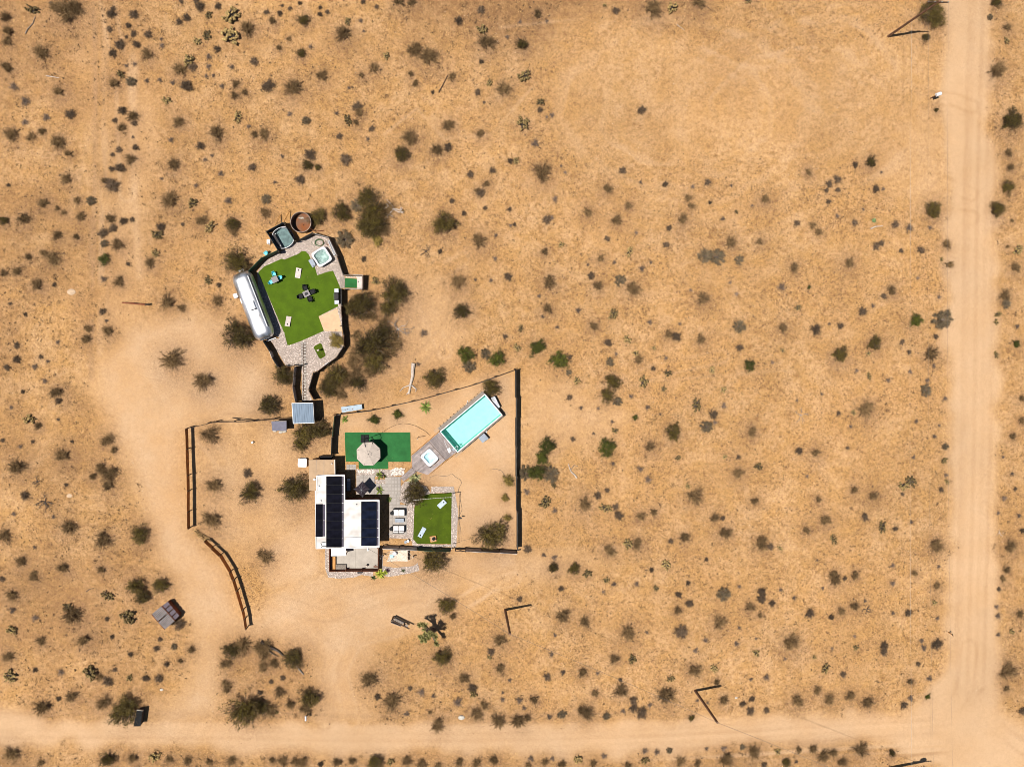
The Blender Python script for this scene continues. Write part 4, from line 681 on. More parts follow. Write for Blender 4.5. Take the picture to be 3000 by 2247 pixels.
# hammock
hm = thing('hammock', 'pale net hammock on a wooden frame outside the front patio', 'hammock', W('p', 1680, 270, 0))
A_, B_, C_, D_ = [W('p', x, y, .7) for x, y in ((1515, 165), (1870, 165), (1870, 395), (1440, 400))]
n = 12; rows = []
for i in range(n + 1):
    t = i / n; r = []
    for j in range(n + 1):
        s_ = j / n; x = (A_[0] * (1 - t) + B_[0] * t) * (1 - s_) + (D_[0] * (1 - t) + C_[0] * t) * s_; y = (A_[1] * (1 - t) + B_[1] * t) * (1 - s_) + (D_[1] * (1 - t) + C_[1] * t) * s_; r.append((x, y, .85 - .4 * math.sin(math.pi * t) * (.6 + .4 * math.sin(math.pi * s_))))
    rows.append(r)
MB().loft(rows, closed=False).build('net', 'net', hm)
MB().tube([(*A_, .87), (*D_, .87)], .035, 6).build('spreader', 'rope', hm); MB().tube([(*B_, .87), (*C_, .87)], .035, 6).build('spreader', 'rope', hm)
for e, (p_, q_) in ((W('p', 1340, 290, .9), (A_, D_)), (W('p', 2000, 310, .9), (B_, C_))):
    MB().box((*e, .5), (.1, .1, 1.1)).build('post', 'wood_grey', hm); mb = MB()
    for z in (p_, q_, ((p_[0] + q_[0]) / 2, (p_[1] + q_[1]) / 2)): mb.tube([(*e, .95), (*z, .87)], .012, 4)
    mb.build('ropes', 'rope', hm)
for x in (1850, 1905): MB().wall(W('p', x, 165, .1), W('p', x + 8, 370, .1), .1, .2, .1).build('frame_rail', 'wood_grey', hm)
mb = MB().rbox((0, 0, .09), (.42, .42, .16), 0, .07); o = base_mesh(mb, 'pillow', 'light_blue', 'light blue pillow on the left end of the net hammock', 'pillow', (0, 0)); o.location = (*W('p', 1530, 290, .8), .72); o.rotation_euler = (0, 0, .3)
t = thing('side_table', 'round grey side table behind the pillow under the hammock', 'table', W('p', 1590, 235, 0)); c0 = W('p', 1590, 235, .9); MB().cyl(c0, .26, .92, .96, 18).build('tabletop', 'grey_metal', t); MB().cyl(c0, .04, 0, .92, 8).build('leg', 'grey_metal', t)
for x, y, w_, h_ in ((835, 635, .55, .32), (895, 635, .25, .28)):
    pass
mb = MB().rbox((*W('p', 840, 637, .2), .13), (.58, .24, .26), .02); base_mesh(mb, 'planter_box', 'dark_steel', 'small dark planter box on the stones below the patio', 'planter', W('p', 840, 637, 0))

# ------------------------------------------------------------------ pool, deck, spa
POOL_Z = 1.35
k_ = lambda x, y, z=POOL_Z: W('k', x, y, z)
PA, PD = k_(1215, 125), k_(1655, 680)                 # deck side corners of the water
PB, PC = W('l', 745, 350, POOL_Z), W('l', 1330, 1040, POOL_Z)
ax = Vector((PB[0] - PA[0] + PC[0] - PD[0], PB[1] - PA[1] + PC[1] - PD[1])).normalized(); AA = math.atan2(ax.y, ax.x); pc = centroid([PA, PB, PC, PD])
PL = (math.dist(PA, PB) + math.dist(PC, PD)) / 2; PW_ = (math.dist(PA, PD) + math.dist(PB, PC)) / 2; PF = (pc, AA)
pool = thing('swimming_pool', 'long raised rectangular swimming pool with pale aqua water', 'pool', (*pc, 0), AA)
rect = lambda x0, y0, x1, y1, F=PF: [at(F, x0, y0), at(F, x1, y0), at(F, x1, y1), at(F, x0, y1)]
hl, hw_ = PL / 2, PW_ / 2
MB().prism(rect(-hl, -hw_, hl, hw_), -.65, -.6).build('basin_floor', 'basin_pool', pool)
for a, b in (((-hl - .03, -hw_ - .06), (-hl - .03, hw_ + .06)), ((hl + .03, -hw_ - .06), (hl + .03, hw_ + .06)), ((-hl, -hw_ - .03), (hl, -hw_ - .03)), ((-hl, hw_ + .03), (hl, hw_ + .03))): MB().wall(at(PF, *a), at(PF, *b), -.64, POOL_Z - .02, .06).build('basin_wall', 'basin_pool', pool)
MB().prism(rect(-hl + .005, -hw_ + .005, hl - .005, hw_ - .005), POOL_Z - .24, POOL_Z - .235).build('water', 'water_pool', pool)
for a, b, w_ in (((-hl - .1, -hw_ - .06), (hl + .1, -hw_ - .06), .10), ((-hl - .1, hw_ + .06), (hl + .1, hw_ + .06), .10), ((-hl - .06, -hw_), (-hl - .06, hw_), .10), ((hl + .06, -hw_), (hl + .06, hw_), .10)): MB().wall(at(PF, *a), at(PF, *b), POOL_Z - .06, POOL_Z, w_).build('coping', 'white_paint', pool)
for y, w_ in ((hw_ + .32, .42), (-hw_ - .2, .18)):          # ledge planks with braces on the long sides
    MB().wall(at(PF, -hl, y), at(PF, hl + .1, y), POOL_Z - .16, POOL_Z - .08, w_).build('ledge', 'wood_grey', pool); s_ = 1 if y > 0 else -1
    MB().wall(at(PF, -hl - .1, s_ * (hw_ + .12)), at(PF, hl + .1, s_ * (hw_ + .12)), 0, POOL_Z - .17, .06).build('side_wall', 'dark_steel', pool)
    for i in range(13): x = -hl + .3 + i * (PL - .4) / 12; MB().tube([(*at(PF, x, s_ * (hw_ + .13)), POOL_Z - .2), (*at(PF, x + .02, y + s_ * (w_ / 2 + .10)), .0)], .025, 4).build('brace', 'dark_steel', pool)
for x in (-hl - .14, hl + .14): MB().wall(at(PF, x, -hw_ - .1), at(PF, x, hw_ + .1), 0, POOL_Z - .07, .05).build('end_wall', 'dark_steel', pool)
for a, b in (((-hl - .7, -hw_ - .33), (hl + .7, -hw_ - .33)), ((-hl - .7, hw_ + .33), (hl + .7, hw_ + .33)), ((-hl - .36, -hw_ - .1), (-hl - .36, hw_ + .1)), ((hl + .36, -hw_ - .1), (hl + .36, hw_ + .1))): MB().wall(at(PF, *a), at(PF, *b), -.7, .012, .5).build('footing', 'tan_roof', pool)
mb = MB()
for y in (-hw_ * .62, -hw_ * .82): mb.tube([(*at(PF, -hl + .35, y), .5), (*at(PF, -hl + .3, y), POOL_Z + .55), (*at(PF, -hl - .15, y), POOL_Z + .75), (*at(PF, -hl - .5, y), POOL_Z + .5), (*at(PF, -hl - .5, y), POOL_Z - .15)], .025, 6)
for z in (.5, .8, 1.1): mb.tube([(*at(PF, -hl + .35, -hw_ * .62), z), (*at(PF, -hl + .35, -hw_ * .82), z)], .025, 5)
base_mesh(mb, 'pool_ladder', 'plastic_white', 'white ladder hooked over the deck end of the pool', 'ladder', (*at(PF, -hl, -hw_ * .7), 0))
ph = thing('pump_house', 'small pump shelter with a clear grey lid at the far end of the pool', 'shelter', (*W('l', 1120, 600, 0), 0)); q = WP('l', [(965, 440), (1100, 380), (1290, 760), (1215, 820)], .9)
for i in range(4): MB().wall(q[i], q[(i + 1) % 4], 0, .8, .04).build('wall', 'dark_steel', ph)
MB().prism(q, .82, .86).build('lid', 'galv', ph); MB().wall(W('l', 985, 480, .9), W('l', 1195, 800, .9), .86, .9, .07).build('lid_rail', 'white_paint', ph)
# deck
DZ = 1.05
deck = thing('deck', 'grey timber deck with a chevron walkway between patio and pool', 'deck', (*k_(900, 800, 0), 0))
dk = lambda pts, z=DZ: [W('k', x, y, z) for x, y in pts]
S1, S2 = dk([(885, 385), (1180, 130), (1640, 690), (1345, 900)]), dk([(415, 785), (872, 395), (1332, 908), (860, 1300), (555, 1205), (436, 1100)])
SPA_C = dk([(905, 580), (1155, 855), (905, 1095), (657, 797)])
MB().prism(S1, DZ - .12, DZ - .06).build('joists', 'wood_dark', deck)
def planks(poly, d, w, z, par, hole=None, m='deck', th=.045):
    d = Vector(d).normalized(); nx, ny = -d.y, d.x; ts = [p[0] * nx + p[1] * ny for p in poly]; t = min(ts)
    while t < max(ts):
        q = clip_half(clip_half(list(poly), nx, ny, t + w - .012), -nx, -ny, -t); parts_ = [q]
        if hole:
            hc = centroid(hole); us = [p[0] * d.x + p[1] * d.y for p in hole]; hs = [p[0] * nx + p[1] * ny for p in hole]
            if t + w > min(hs) and t < max(hs): parts_ = [clip_half(list(q), d.x, d.y, min(us)), clip_half(list(q), -d.x, -d.y, -max(us))]
        for q in parts_:
            if len(q) > 2 and abs(area(q)) > .004: MB().prism(q, z - th, z + rnd.uniform(-.004, .004)).build('plank', m, par)
        t += w
pd = Vector((PD[0] - PA[0], PD[1] - PA[1]))
planks(S1, pd, .16, DZ, deck); sh = [(p[0] + (q[0] - p[0]) * .04, p[1] + (q[1] - p[1]) * .04) for p, q in zip(SPA_C, [centroid(SPA_C)] * 4)]; planks(S2, ax, .16, DZ, deck, hole=sh)
f_ = dk([(872, 395), (885, 385), (1345, 900), (1332, 908)]); MB().prism(f_, DZ - .05, DZ + .006).build('border_board', 'wood_dark', deck)
for a, b in (((415, 785), (1180, 130)), ((415, 785), (436, 1100)), ((860, 1300), (1640, 690)), ((555, 1205), (860, 1300))): MB().wall(*dk([a, b]), 0, DZ - .05, .05).build('skirt', 'wood_orange', deck)
wk = [W('k', 436, 1100, DZ), W('k', 110, 1378, .2), W('k', 205, 1472, .2), W('k', 555, 1210, DZ)]; zz = [DZ - .05, .14, .14, DZ - .05]
ramp = MB(); ramp.add([(*p, z) for p, z in zip(wk, zz)] + [(*p, z - .1) for p, z in zip(wk, zz)], [(0, 1, 2, 3), (7, 6, 5, 4), (0, 4, 5, 1), (1, 5, 6, 2), (2, 6, 7, 3), (3, 7, 4, 0)]); ramp.build('ramp', 'wood_dark', deck)
n = 26
for i in range(n):                                        # chevron boards, two to a row, laid on the ramp
    for s_ in (0, 1):
        def rp_(u, v): u = min(max(u, 0), 1); return tuple((wk[0][k] * (1 - u) + wk[1][k] * u) * (1 - v) + (wk[3][k] * (1 - u) + wk[2][k] * u) * v for k in (0, 1)) + ((zz[0] * (1 - u) + zz[1] * u) + .025,)
        u0, u1 = i / n, (i + .88) / n; off = .05; v0, v1 = (.0, .49) if s_ == 0 else (.51, 1.0); e0, e1 = (off, 0) if s_ == 0 else (0, off)
        MB().add([rp_(u0 + e0, v0), rp_(u1 + e0, v0), rp_(u1 + e1, v1), rp_(u0 + e1, v1)], [(0, 1, 2, 3)]).build('plank', 'deck', deck)
# hot tubs
def spa(label, corners, zr, basin, skirt, depth=.75, inset=.17, sunk=0.0):
    c_ = centroid(corners); corners = [(c_[0] + (x - c_[0]) * 1.06, c_[1] + (y - c_[1]) * 1.06) for x, y in corners]
    c = centroid(corners); sx = (math.dist(corners[0], corners[1]) + math.dist(corners[2], corners[3])) / 2; sy = (math.dist(corners[1], corners[2]) + math.dist(corners[3], corners[0])) / 2; a = ang(corners[0], corners[1]); F = (c, a)
    t = thing('hot_tub', label, 'hot tub', (*c, 0), a, 'hot tubs'); n = 40; ring = lambda hx, hy, z, e=7: [(*at(F, x, y), z) for x, y in superring(hx, hy, n, e)]
    hx, hy = sx / 2, sy / 2
    MB().loft([ring(hx - .06, hy - .06, sunk), ring(hx - .06, hy - .06, zr - .1)]).build('skirt', skirt, t)
    def wav(k, z, sc): return [(*at(F, x * sc * (1 - .07 * abs(math.sin(3 * math.pi * i / n * 2))), y * sc * (1 - .07 * abs(math.sin(3 * math.pi * i / n * 2)))), z) for i, (x, y) in enumerate(superring(hx - inset, hy - inset, n, 5))]
    MB().loft([ring(hx - .02, hy - .02, zr - .12), ring(hx, hy, zr - .05), ring(hx - .04, hy - .04, zr), wav(0, zr, 1.0), wav(0, zr - .05, .97)]).build('shell', 'plastic_white', t, smooth=True)
    MB().loft([wav(0, zr - .05, .97), wav(0, zr - .38, .9), wav(0, zr - .42, .62), wav(0, zr - depth, .52)], cap1=True).build('basin', basin, t, smooth=True)
    MB().loft([wav(0, zr - .10, .95)], cap1=True).build('water', 'water_spa', t)
    for i in range(8): x, y = superring((hx - inset) * .8, (hy - inset) * .8, 8, 4)[i]; MB().cyl(at(F, x, y), .045, zr - .40, zr - .36, 8).build('jet', 'grey_metal', t)
    MB().cyl(at(F, -hx + .25, -hy + .22), .09, zr - .01, zr + .012, 14).build('control_panel', 'grey_metal', t); return t
spa('square white hot tub with teal water on the stones of the spa yard', WP('n', [(1395, 1160), (1620, 1507), (1970, 1290), (1730, 920)], .95), .95, 'basin_spa', 'wood_dark')
spa('white hot tub with pale blue water sunk into the timber deck', SPA_C, DZ + .12, 'basin_spa_pale', 'plastic_white', depth=.65, inset=.26, sunk=.2)
st = thing('spa_steps', 'small grey plastic steps beside the teal hot tub', 'steps', WP('n', [(1430, 1370)])[0]); q = WP('n', [(1355, 1330), (1440, 1285), (1515, 1430), (1440, 1475)], .45); MB().prism(q, 0, .42).build('step', 'blue_grey', st); q2 = WP('n', [(1355, 1330), (1395, 1308), (1475, 1452), (1440, 1475)], .2); MB().prism(offset(q2, -.12), 0, .22).build('step', 'blue_grey', st)
mb = MB(); q = WP('n', [(1840, 790), (1885, 775), (2055, 1160), (2005, 1185)], 1.2); mb.prism(q, .35, 1.2); base_mesh(mb, 'spa_cover', 'plastic_white', 'folded white hot tub cover standing against the fence', 'cover', centroid(q))
for i in range(2):
    a, b = WP('n', [((1858, 790), (2015, 1170)), ((1872, 785), (2040, 1165))][i], 1.22); mb = MB().tube([(*a, 1.23), (*b, 1.23)], .035, 5)
    base_mesh(mb, 'cover_bar', 'grey_metal', 'grey bar across the folded white hot tub cover, %s side' % ('tub' if i == 0 else 'fence'), 'bar', (*a, 1.2))

# ------------------------------------------------------------------ tanks
t = thing('water_tank', 'round open rusty steel tank above the spa yard fence', 'tank', W('a', 1013, 213, 0)); c0 = W('a', 1000, 213, 1.2); n = 40
rg_ = lambda r, z, c=c0: [(c[0] + r * math.cos(2 * math.pi * i / n), c[1] + r * math.sin(2 * math.pi * i / n), z) for i in range(n)]
MB().loft([rg_(1.17, -.05), rg_(1.17, 1.25), rg_(1.21, 1.27), rg_(1.21, 1.31), rg_(1.14, 1.31), rg_(1.14, .02)]).build('wall', mat('tank_steel', (.20, .15, .12), .6, metal=.4, var=.3, scale=2, fine=.2), t)
MB().loft([rg_(1.15, .06)], cap1=True).build('floor', 'rust_floor', t); MB().cyl(W('n', 1190, 370, .1), .06, .06, .2, 8).build('drain', 'black_metal', t)
mb = MB(); 
for i in range(7): a = i * .9; mb.rbox((c0[0] - .35 + .08 * i, c0[1] + .62 + .05 * math.sin(a * 3), .12), (.16, .12, .1), a, .03)
base_mesh(mb, 'rubble', 'rock', 'few pale rocks lying on the rusty tank floor', 'rocks', (*c0, .06))
mb = MB(); mb.tube([(*W('n', 1385, 470, 1.0), 1.0), (*W('n', 1500, 535, .3), .4), (*W('n', 1500, 535, .1), .06), (*W('n', 1735, 515, .06), .06)], .05, 6); base_mesh(mb, 'tank_pipe', 'rust_wall', 'thin rusty pipe running out from the side of the open tank', 'pipe', W('n', 1500, 535, 0))
t = thing('stock_tank', 'round dark stock tank half filled with teal water inside the black fence', 'tank', W('n', 640, 700, 0)); c0 = W('n', 630, 705, .9)
a_, b_ = ang(WP('n', [(180, 545)])[0], WP('n', [(645, 290)])[0]), 0; F = (c0, a_)
ring = lambda hx, hy, z: [(*at(F, x, y), z) for x, y in superring(hx, hy, 40, 2.3)]
MB().loft([ring(1.2, 1.2, -.02), ring(1.2, 1.2, .8), ring(1.24, 1.24, .84), ring(1.18, 1.18, .84), ring(1.16, 1.16, .1)]).build('wall', 'grey_metal', t); MB().loft([ring(1.17, 1.17, .1)], cap1=True).build('floor', 'basin_tank', t); MB().loft([ring(1.165, 1.165, .62)], cap1=True).build('water', 'water_tank', t)
MB().prism([at(F, x, y) for x, y in ((-1.1, -.75), (-.62, -.98), (-.62, .98), (-1.1, .75))], .70, .78).build('shade_patch', 'dark_steel', t)  # added dark cover board, standing in for wall and fence shade in the tank
for x, y in ((430, 600), (570, 915)): MB().cyl(W('n', x, y, .9), .05, .78, .86, 8).build('fitting', 'plastic_white', t)
mb = MB(); mb.tube([(*W('n', 595, 440, .95), .95), (*W('n', 680, 450, .95), .95), (*W('n', 745, 485, .95), .93)], .03, 5); base_mesh(mb, 'handrail', 'galv', 'short bright rail curving over the top edge of the stock tank', 'rail', (*W('n', 680, 450, .95), .84))
for lab, a, b in (('left of two orange poles leaning on the black tank fence', (580, 75), (405, 410)), ('right of two orange poles leaning on the black tank fence', (820, -20), (650, 285))):
    mb = MB().tube([(*W('n', *a, .05), .05), (*W('n', *b, 1.75), 1.75)], .05, 6); base_mesh(mb, 'pole', 'wood_orange', lab, 'pole', W('n', *a, 0))
mb = MB(); rg = random.Random(9)
for i in range(9): p, q = W('n', 225 + rg.random() * 90, 740 + rg.random() * 170, .2), W('n', 225 + rg.random() * 90, 740 + rg.random() * 170, .2); mb.tube([(*p, .05 + .4 * rg.random()), (*q, .1 + .5 * rg.random())], .035, 5)
mb.rbox((*W('n', 250, 820, .2), .2), (.4, .5, .4)); base_mesh(mb, 'filter_pump', 'plastic_white', 'white filter pump and pipes outside the black tank fence', 'pump', W('n', 265, 830, 0))

# ------------------------------------------------------------------ silver trailer
def trailer():
    c = W('m', 705, 938, 1.6); d = Vector((W('m', 965, 1590)[0] - W('m', 465, 300)[0], W('m', 965, 1590)[1] - W('m', 465, 300)[1])); a = math.atan2(d.y, d.x); F = (c, a)
    t = thing('trailer', 'long polished silver rounded camping trailer parked beside the green turf', 'trailer', (*c, 0), a); HL, HW_, HH, ZC = 4.1, 1.17, 1.06, 1.62; n = 48
    def sec(x, f, e=2.55):
        r = []
        for i in range(n):
            th = 2 * math.pi * i / n; cs, sn = math.cos(th), math.sin(th); ee = e if sn > 0 else 5; k = (abs(cs) ** ee + abs(sn) ** ee) ** (-1 / ee); r.append((*at(F, x, HW_ * cs * k * f ** .55), ZC - .1 * (1 - f) + HH * sn * k * f))
        return r
    rings = []
    for i in range(15): u = 1 - i / 14; rings.append(sec(-HL + 1.05 * (1 - u), max(.02, (1 - u ** 2.3) ** (1 / 2.3))))
    for x in np.linspace(-HL + 1.5, HL - 1.5, 6): rings.append(sec(x, 1.0))
    for i in range(15): u = i / 14; rings.append(sec(HL - 1.05 + 1.05 * u, max(.02, (1 - u ** 2.3) ** (1 / 2.3))))
    MB().loft(rings, cap0=True, cap1=True).build('body', 'alu', t, smooth=True)
    for x in (-HL + 1.05, -1.9, -.75, .4, 1.55, HL - 1.05): r = sec(x, 1.0); MB().tube([Vector(p) + (Vector(p) - Vector((*at(F, x, 0), ZC))).normalized() * .004 for p in r[:25]], .011, 4).build('seam', 'alu', t)
    MB().tube([(*at(F, -HL + .75, .80), ZC + HH * .84), (*at(F, HL - 1.2, .80), ZC + HH * .84)], .055, 8).build('awning_roll', 'white_paint', t)
    MB().tube([(*at(F, -HL + .75, .92), ZC + HH * .74), (*at(F, HL - 1.2, .92), ZC + HH * .74)], .06, 6).build('awning_case', 'black_metal', t)
    ac = MB(); ac.rbox((*at(F, .05, .0), ZC + HH + .10), (1.0, .8, .34), a, .08); ac.build('air_conditioner', 'plastic_white', t); MB().box((*at(F, .53, .05), ZC + HH + .08), (.14, .74, .3), a).build('ac_grille', 'black_metal', t)
    for x, y, r in ((1.35, .38, .10), (1.7, .18, .05), (-2.15, .1, .06), (-2.05, .05, .04)): MB().cyl(at(F, x, y), r, ZC + HH - .06, ZC + HH + .10, 10).build('vent_pipe', 'grey_metal', t)
    MB().rbox((*at(F, -.9, -.98), ZC + HH * .62), (.62, .16, .18), a, .05).build('side_hatch', 'plastic_white', t)
    for s_ in (-1, 1):
        for x in (-2.6, -1.5, .9, 2.2): f = MB().wall(at(F, x - .42, s_ * 1.12), at(F, x + .42, s_ * 1.12), 1.35, 1.85, .05).build('window', 'glass_dark', t); MB().wall(at(F, x - .46, s_ * 1.115), at(F, x + .46, s_ * 1.115), 1.31, 1.89, .04).build('frame', 'dark_steel', f)
        for x in (-.35, .55): w = MB(); p = at(F, x, s_ * 1.02); w.tube([(*at(F, x, s_ * .92), .36), (*at(F, x, s_ * 1.14), .36)], .36, 18); w.build('wheel', 'rubber', t); MB().wall(at(F, x - .45, s_ * 1.17), at(F, x + .45, s_ * 1.17), .62, .78, .06).build('wheel_arch', 'grey_metal', t)
    MB().wall(at(F, -3.0 + 3.05, 1.12), at(F, -3.0 + 3.75, 1.12), .66, 1.9, .045).build('door', 'alu', t)
    MB().prism([at(F, x, y) for x, y in ((-HL + .5, -1.0), (HL - .5, -1.0), (HL - .5, 1.0), (-HL + .5, 1.0))], .42, .56).build('chassis', 'black_metal', t)
    MB().wall(at(F, HL - .02, -.62), at(F, HL - .02, .62), 1.35, 2.05, .10).build('rear_window', 'glass_dark', t)
    for k in range(4): MB().box((*at(F, HL + .0, -.45 + .3 * k), 2.03), (.08, .18, .03), a).build('louver', 'white_paint', t)
    MB().wall(at(F, HL + .22, -.3), at(F, HL + .22, .95), .42, .52, .09).build('bumper', 'white_paint', t)
    for y in (-.55, .55): MB().tube([(*at(F, -HL + .5, y), .5), (*at(F, -HL - .75, 0), .5)], .05, 5).build('drawbar', 'dark_steel', t)
    MB().cyl(at(F, -HL - .3, -.12), .16, .5, .95, 12).build('gas_bottle', 'white_paint', t); MB().cyl(at(F, -HL - .3, .22), .16, .5, .95, 12).build('gas_bottle', 'white_paint', t); MB().cyl(at(F, -HL - .72, 0), .045, 0, .75, 8).build('jack', 'grey_metal', t)
    b = W('m', 345, 738, .5); bx = thing('utility_box', 'white square utility box standing on sand beside the trailer', 'box', b, a); MB().rbox((*b, .28), (.55, .5, .56), a, .03).build('case', 'plastic_white', bx); MB().box((*b, .575), (.2, .14, .03), a).build('cap', 'grey_metal', bx)
trailer()
mb = MB(); rg = random.Random(4)
for i in range(10): p, q = W('m', 1080 + rg.random() * 150, 1545 + rg.random() * 60), W('m', 1080 + rg.random() * 150, 1545 + rg.random() * 60); mb.tube([(*p, .08), (*q, .1 + .1 * rg.random())], .04, 4)
base_mesh(mb, 'firewood', 'wood_orange', 'few split logs beside the trailer tail on the gravel', 'firewood', W('m', 1150, 1575, 0))

# ------------------------------------------------------------------ huts, sheds, boxes
hut = thing('gate_hut', 'open gate hut with a square blue grey metal roof', 'hut', W('c', 1605, 250, 0)); R4 = WP('c', [(1466, 128), (1727, 122), (1743, 372), (1483, 380)], 2.7); hr = MB().prism(R4, 2.58, 2.64).build('roof', 'white_paint', hut)
e1, e2 = Vector((R4[1][0] - R4[0][0], R4[1][1] - R4[0][1])), Vector((R4[3][0] - R4[0][0], R4[3][1] - R4[0][1]))
for i in range(9):                                        # roofing sheets with raised seams
    u0, u1 = .025 + .95 * i / 9, .025 + .95 * (i + .96) / 9; q = [tuple(Vector(R4[0]) + e1 * u + e2 * v) for u, v in ((u0, .03), (u1, .03), (u1, .97), (u0, .97))]; MB().prism(q, 2.642, 2.665).build('roof_sheet', 'roof_blue', hr)
    p, q2 = Vector(R4[0]) + e1 * u1 + e2 * .03, Vector(R4[0]) + e1 * u1 + e2 * .97; MB().wall(p, q2, 2.645, 2.70, .035).build('seam', 'roof_blue', hr)
wq = offset(R4, .12)
for x, y in wq: MB().box((x, y, 1.27), (.12, .12, 2.6)).build('post', 'wood_dark', hut)
for i in (1, 3): MB().wall(wq[i], wq[(i + 1) % 4], 0, 2.1, .06).build('side_panel', 'dark_fence', hut)
sh = thing('storage_shed', 'small storage shed with a flat slate purple roof below the gate hut', 'shed', W('c', 1315, 405, 0)); R5 = WP('c', [(1222, 350), (1405, 342), (1405, 464), (1232, 464)], 1.9); MB().prism(R5, 1.84, 1.9).build('roof', 'shed_roof', sh)
for i in range(4): w5 = offset(R5, .1); MB().wall(w5[i], w5[(i + 1) % 4], 0, 1.85, .05).build('wall', 'dark_steel', sh)
MB().wall(R5[0], R5[1], 1.86, 1.93, .06).build('roof_edge', 'wood_grey', sh); MB().wall(((w5[2][0] * .7 + w5[3][0] * .3), w5[2][1] - .03), ((w5[2][0] * .3 + w5[3][0] * .7), w5[2][1] - .03), .1, 1.7, .04).build('door', 'dark_steel', sh)
for i, (x, y, s_) in enumerate(((1265, 465, .30), (1340, 478, .36), (1385, 472, .30))):
    mb = MB().rbox((0, 0, .09), (s_ * 1.5, s_ * .8, .2), 0, .08); o = base_mesh(mb, 'stone', 'rock', 'pale flat stone at the foot of the slate roofed shed, %s' % ['leftmost', 'middle', 'rightmost'][i], 'stone', (0, 0), 0, 'pale stones at the shed foot'); o.location = (*W('c', x, y), -.02); o.rotation_euler = (0, 0, .2 * i)
q = WP('b', [(1240, 1515), (1553, 1472), (1562, 1548), (1250, 1600)], .6); tr = thing('metal_trough', 'long pale blue metal box along the top yard fence', 'trough', centroid(q))
MB().prism(q, .56, .6).build('lid', 'roof_blue_pale' if 'roof_blue_pale' in M else mat('roof_blue_pale', (.28, .345, .40), .6, var=.1, fine=.1), tr); MB().prism(offset(q, .05), 0, .55).build('body', 'galv', tr)
for x, y in ((1300, 1555), (1340, 1548), (1410, 1540)): MB().cyl(W('b', x, y, .6), .06, .6, .64, 8).build('bolt', 'rust_wall', tr)
q = WP('c', [(1548, 800), (1640, 797), (1652, 812), (1648, 900), (1636, 906), (1548, 902), (1541, 880)], .55); bx = thing('storage_chest', 'white bulging plastic chest left of the tan annex', 'chest', centroid(q)); MB().prism(offset(q, .03), 0, .48).build('body', 'plastic_white', bx); MB().prism(q, .48, .56).build('lid', 'white_paint', bx)
mb = MB().rbox((*W('c', 992, 604, .2), .16), (.24, .2, .32), .7, .02); base_mesh(mb, 'white_box', 'plastic_white', 'tiny white box alone on the left yard sand', 'box', W('c', 992, 604, 0))
# ribbed metal shed
sd = thing('metal_shed', 'low shed with ribbed grey sheets and four dark panels on the roof', 'shed', W('q', 750, 880, 0)); qz = lambda x, y, z: (*W('q', x, y, z), z)
def sheet3(mb, c4, ribs=0):
    a, b, c, d = [Vector(p) for p in c4]; n = (b - a).cross(d - a).normalized(); n = n if n.z > 0 else -n; k = .03
    mb.add([a, b, c, d, a - n * k, b - n * k, c - n * k, d - n * k], [(0, 1, 2, 3), (7, 6, 5, 4), (0, 4, 5, 1), (1, 5, 6, 2), (2, 6, 7, 3), (3, 7, 4, 0)])
    for i in range(ribs): t_ = (i + .5) / ribs; p, q_ = a + (d - a) * t_, b + (c - b) * t_; mb.tube([p + n * .006, q_ + n * .006], .028, 4)
    return mb
zl, zm, zh = 1.5, 1.75, 1.25
for c4 in ([(205, 805), (440, 1100), (842, 775), (598, 480)], [(462, 1140), (735, 1425), (1130, 1085), (862, 795)]):
    zs = (zl, zl, zm, zm); sheet3(MB(), [qz(x, y, z) for (x, y), z in zip(c4, zs)], 0).build('roof_sheet', 'ribbed_grey', sd)
    mb = MB(); P4 = [Vector(qz(x, y, z)) for (x, y), z in zip(c4, zs)]
    for i in range(9): t_ = (i + .5) / 9; mb.tube([P4[0] + (P4[3] - P4[0]) * t_ + Vector((0, 0, .015)), P4[1] + (P4[2] - P4[1]) * t_ + Vector((0, 0, .015))], .032, 4)
    mb.build('ribs', 'ribbed_grey', sd)
A0, A1, B0, B1 = (600, 475), (1140, 1080), (838, 292), (1332, 888)
for i in range(4):
    u0, u1 = i / 4 + .015, (i + 1) / 4 - .035; L2 = lambda p, q, u: (p[0] + (q[0] - p[0]) * u, p[1] + (q[1] - p[1]) * u)
    sheet3(MB(), [qz(*L2(A0, A1, u0), zm - .06), qz(*L2(A0, A1, u1), zm - .06), qz(*L2(B0, B1, u1), zh), qz(*L2(B0, B1, u0), zh)]).build('roof_panel', mat('panel_grey', (.145, .115, .13), .6, var=.1, fine=.1) if 'pg' not in M else M['pg'], sd)
for p, q_, z in ((A0, A1, zm - .03), ((190, 815), (735, 1440), zl - .05)): MB().tube([qz(*p, z), qz(*q_, z)], .06, 4).build('ridge_trim', 'rust_wall', sd)
cw = [W('q', *p, 1.2) for p in ((240, 815), (838, 330), (1290, 885), (735, 1390))]
for i in range(4): MB().wall(cw[i], cw[(i + 1) % 4], 0, 1.2, .05).build('wall', 'rust_wall', sd)
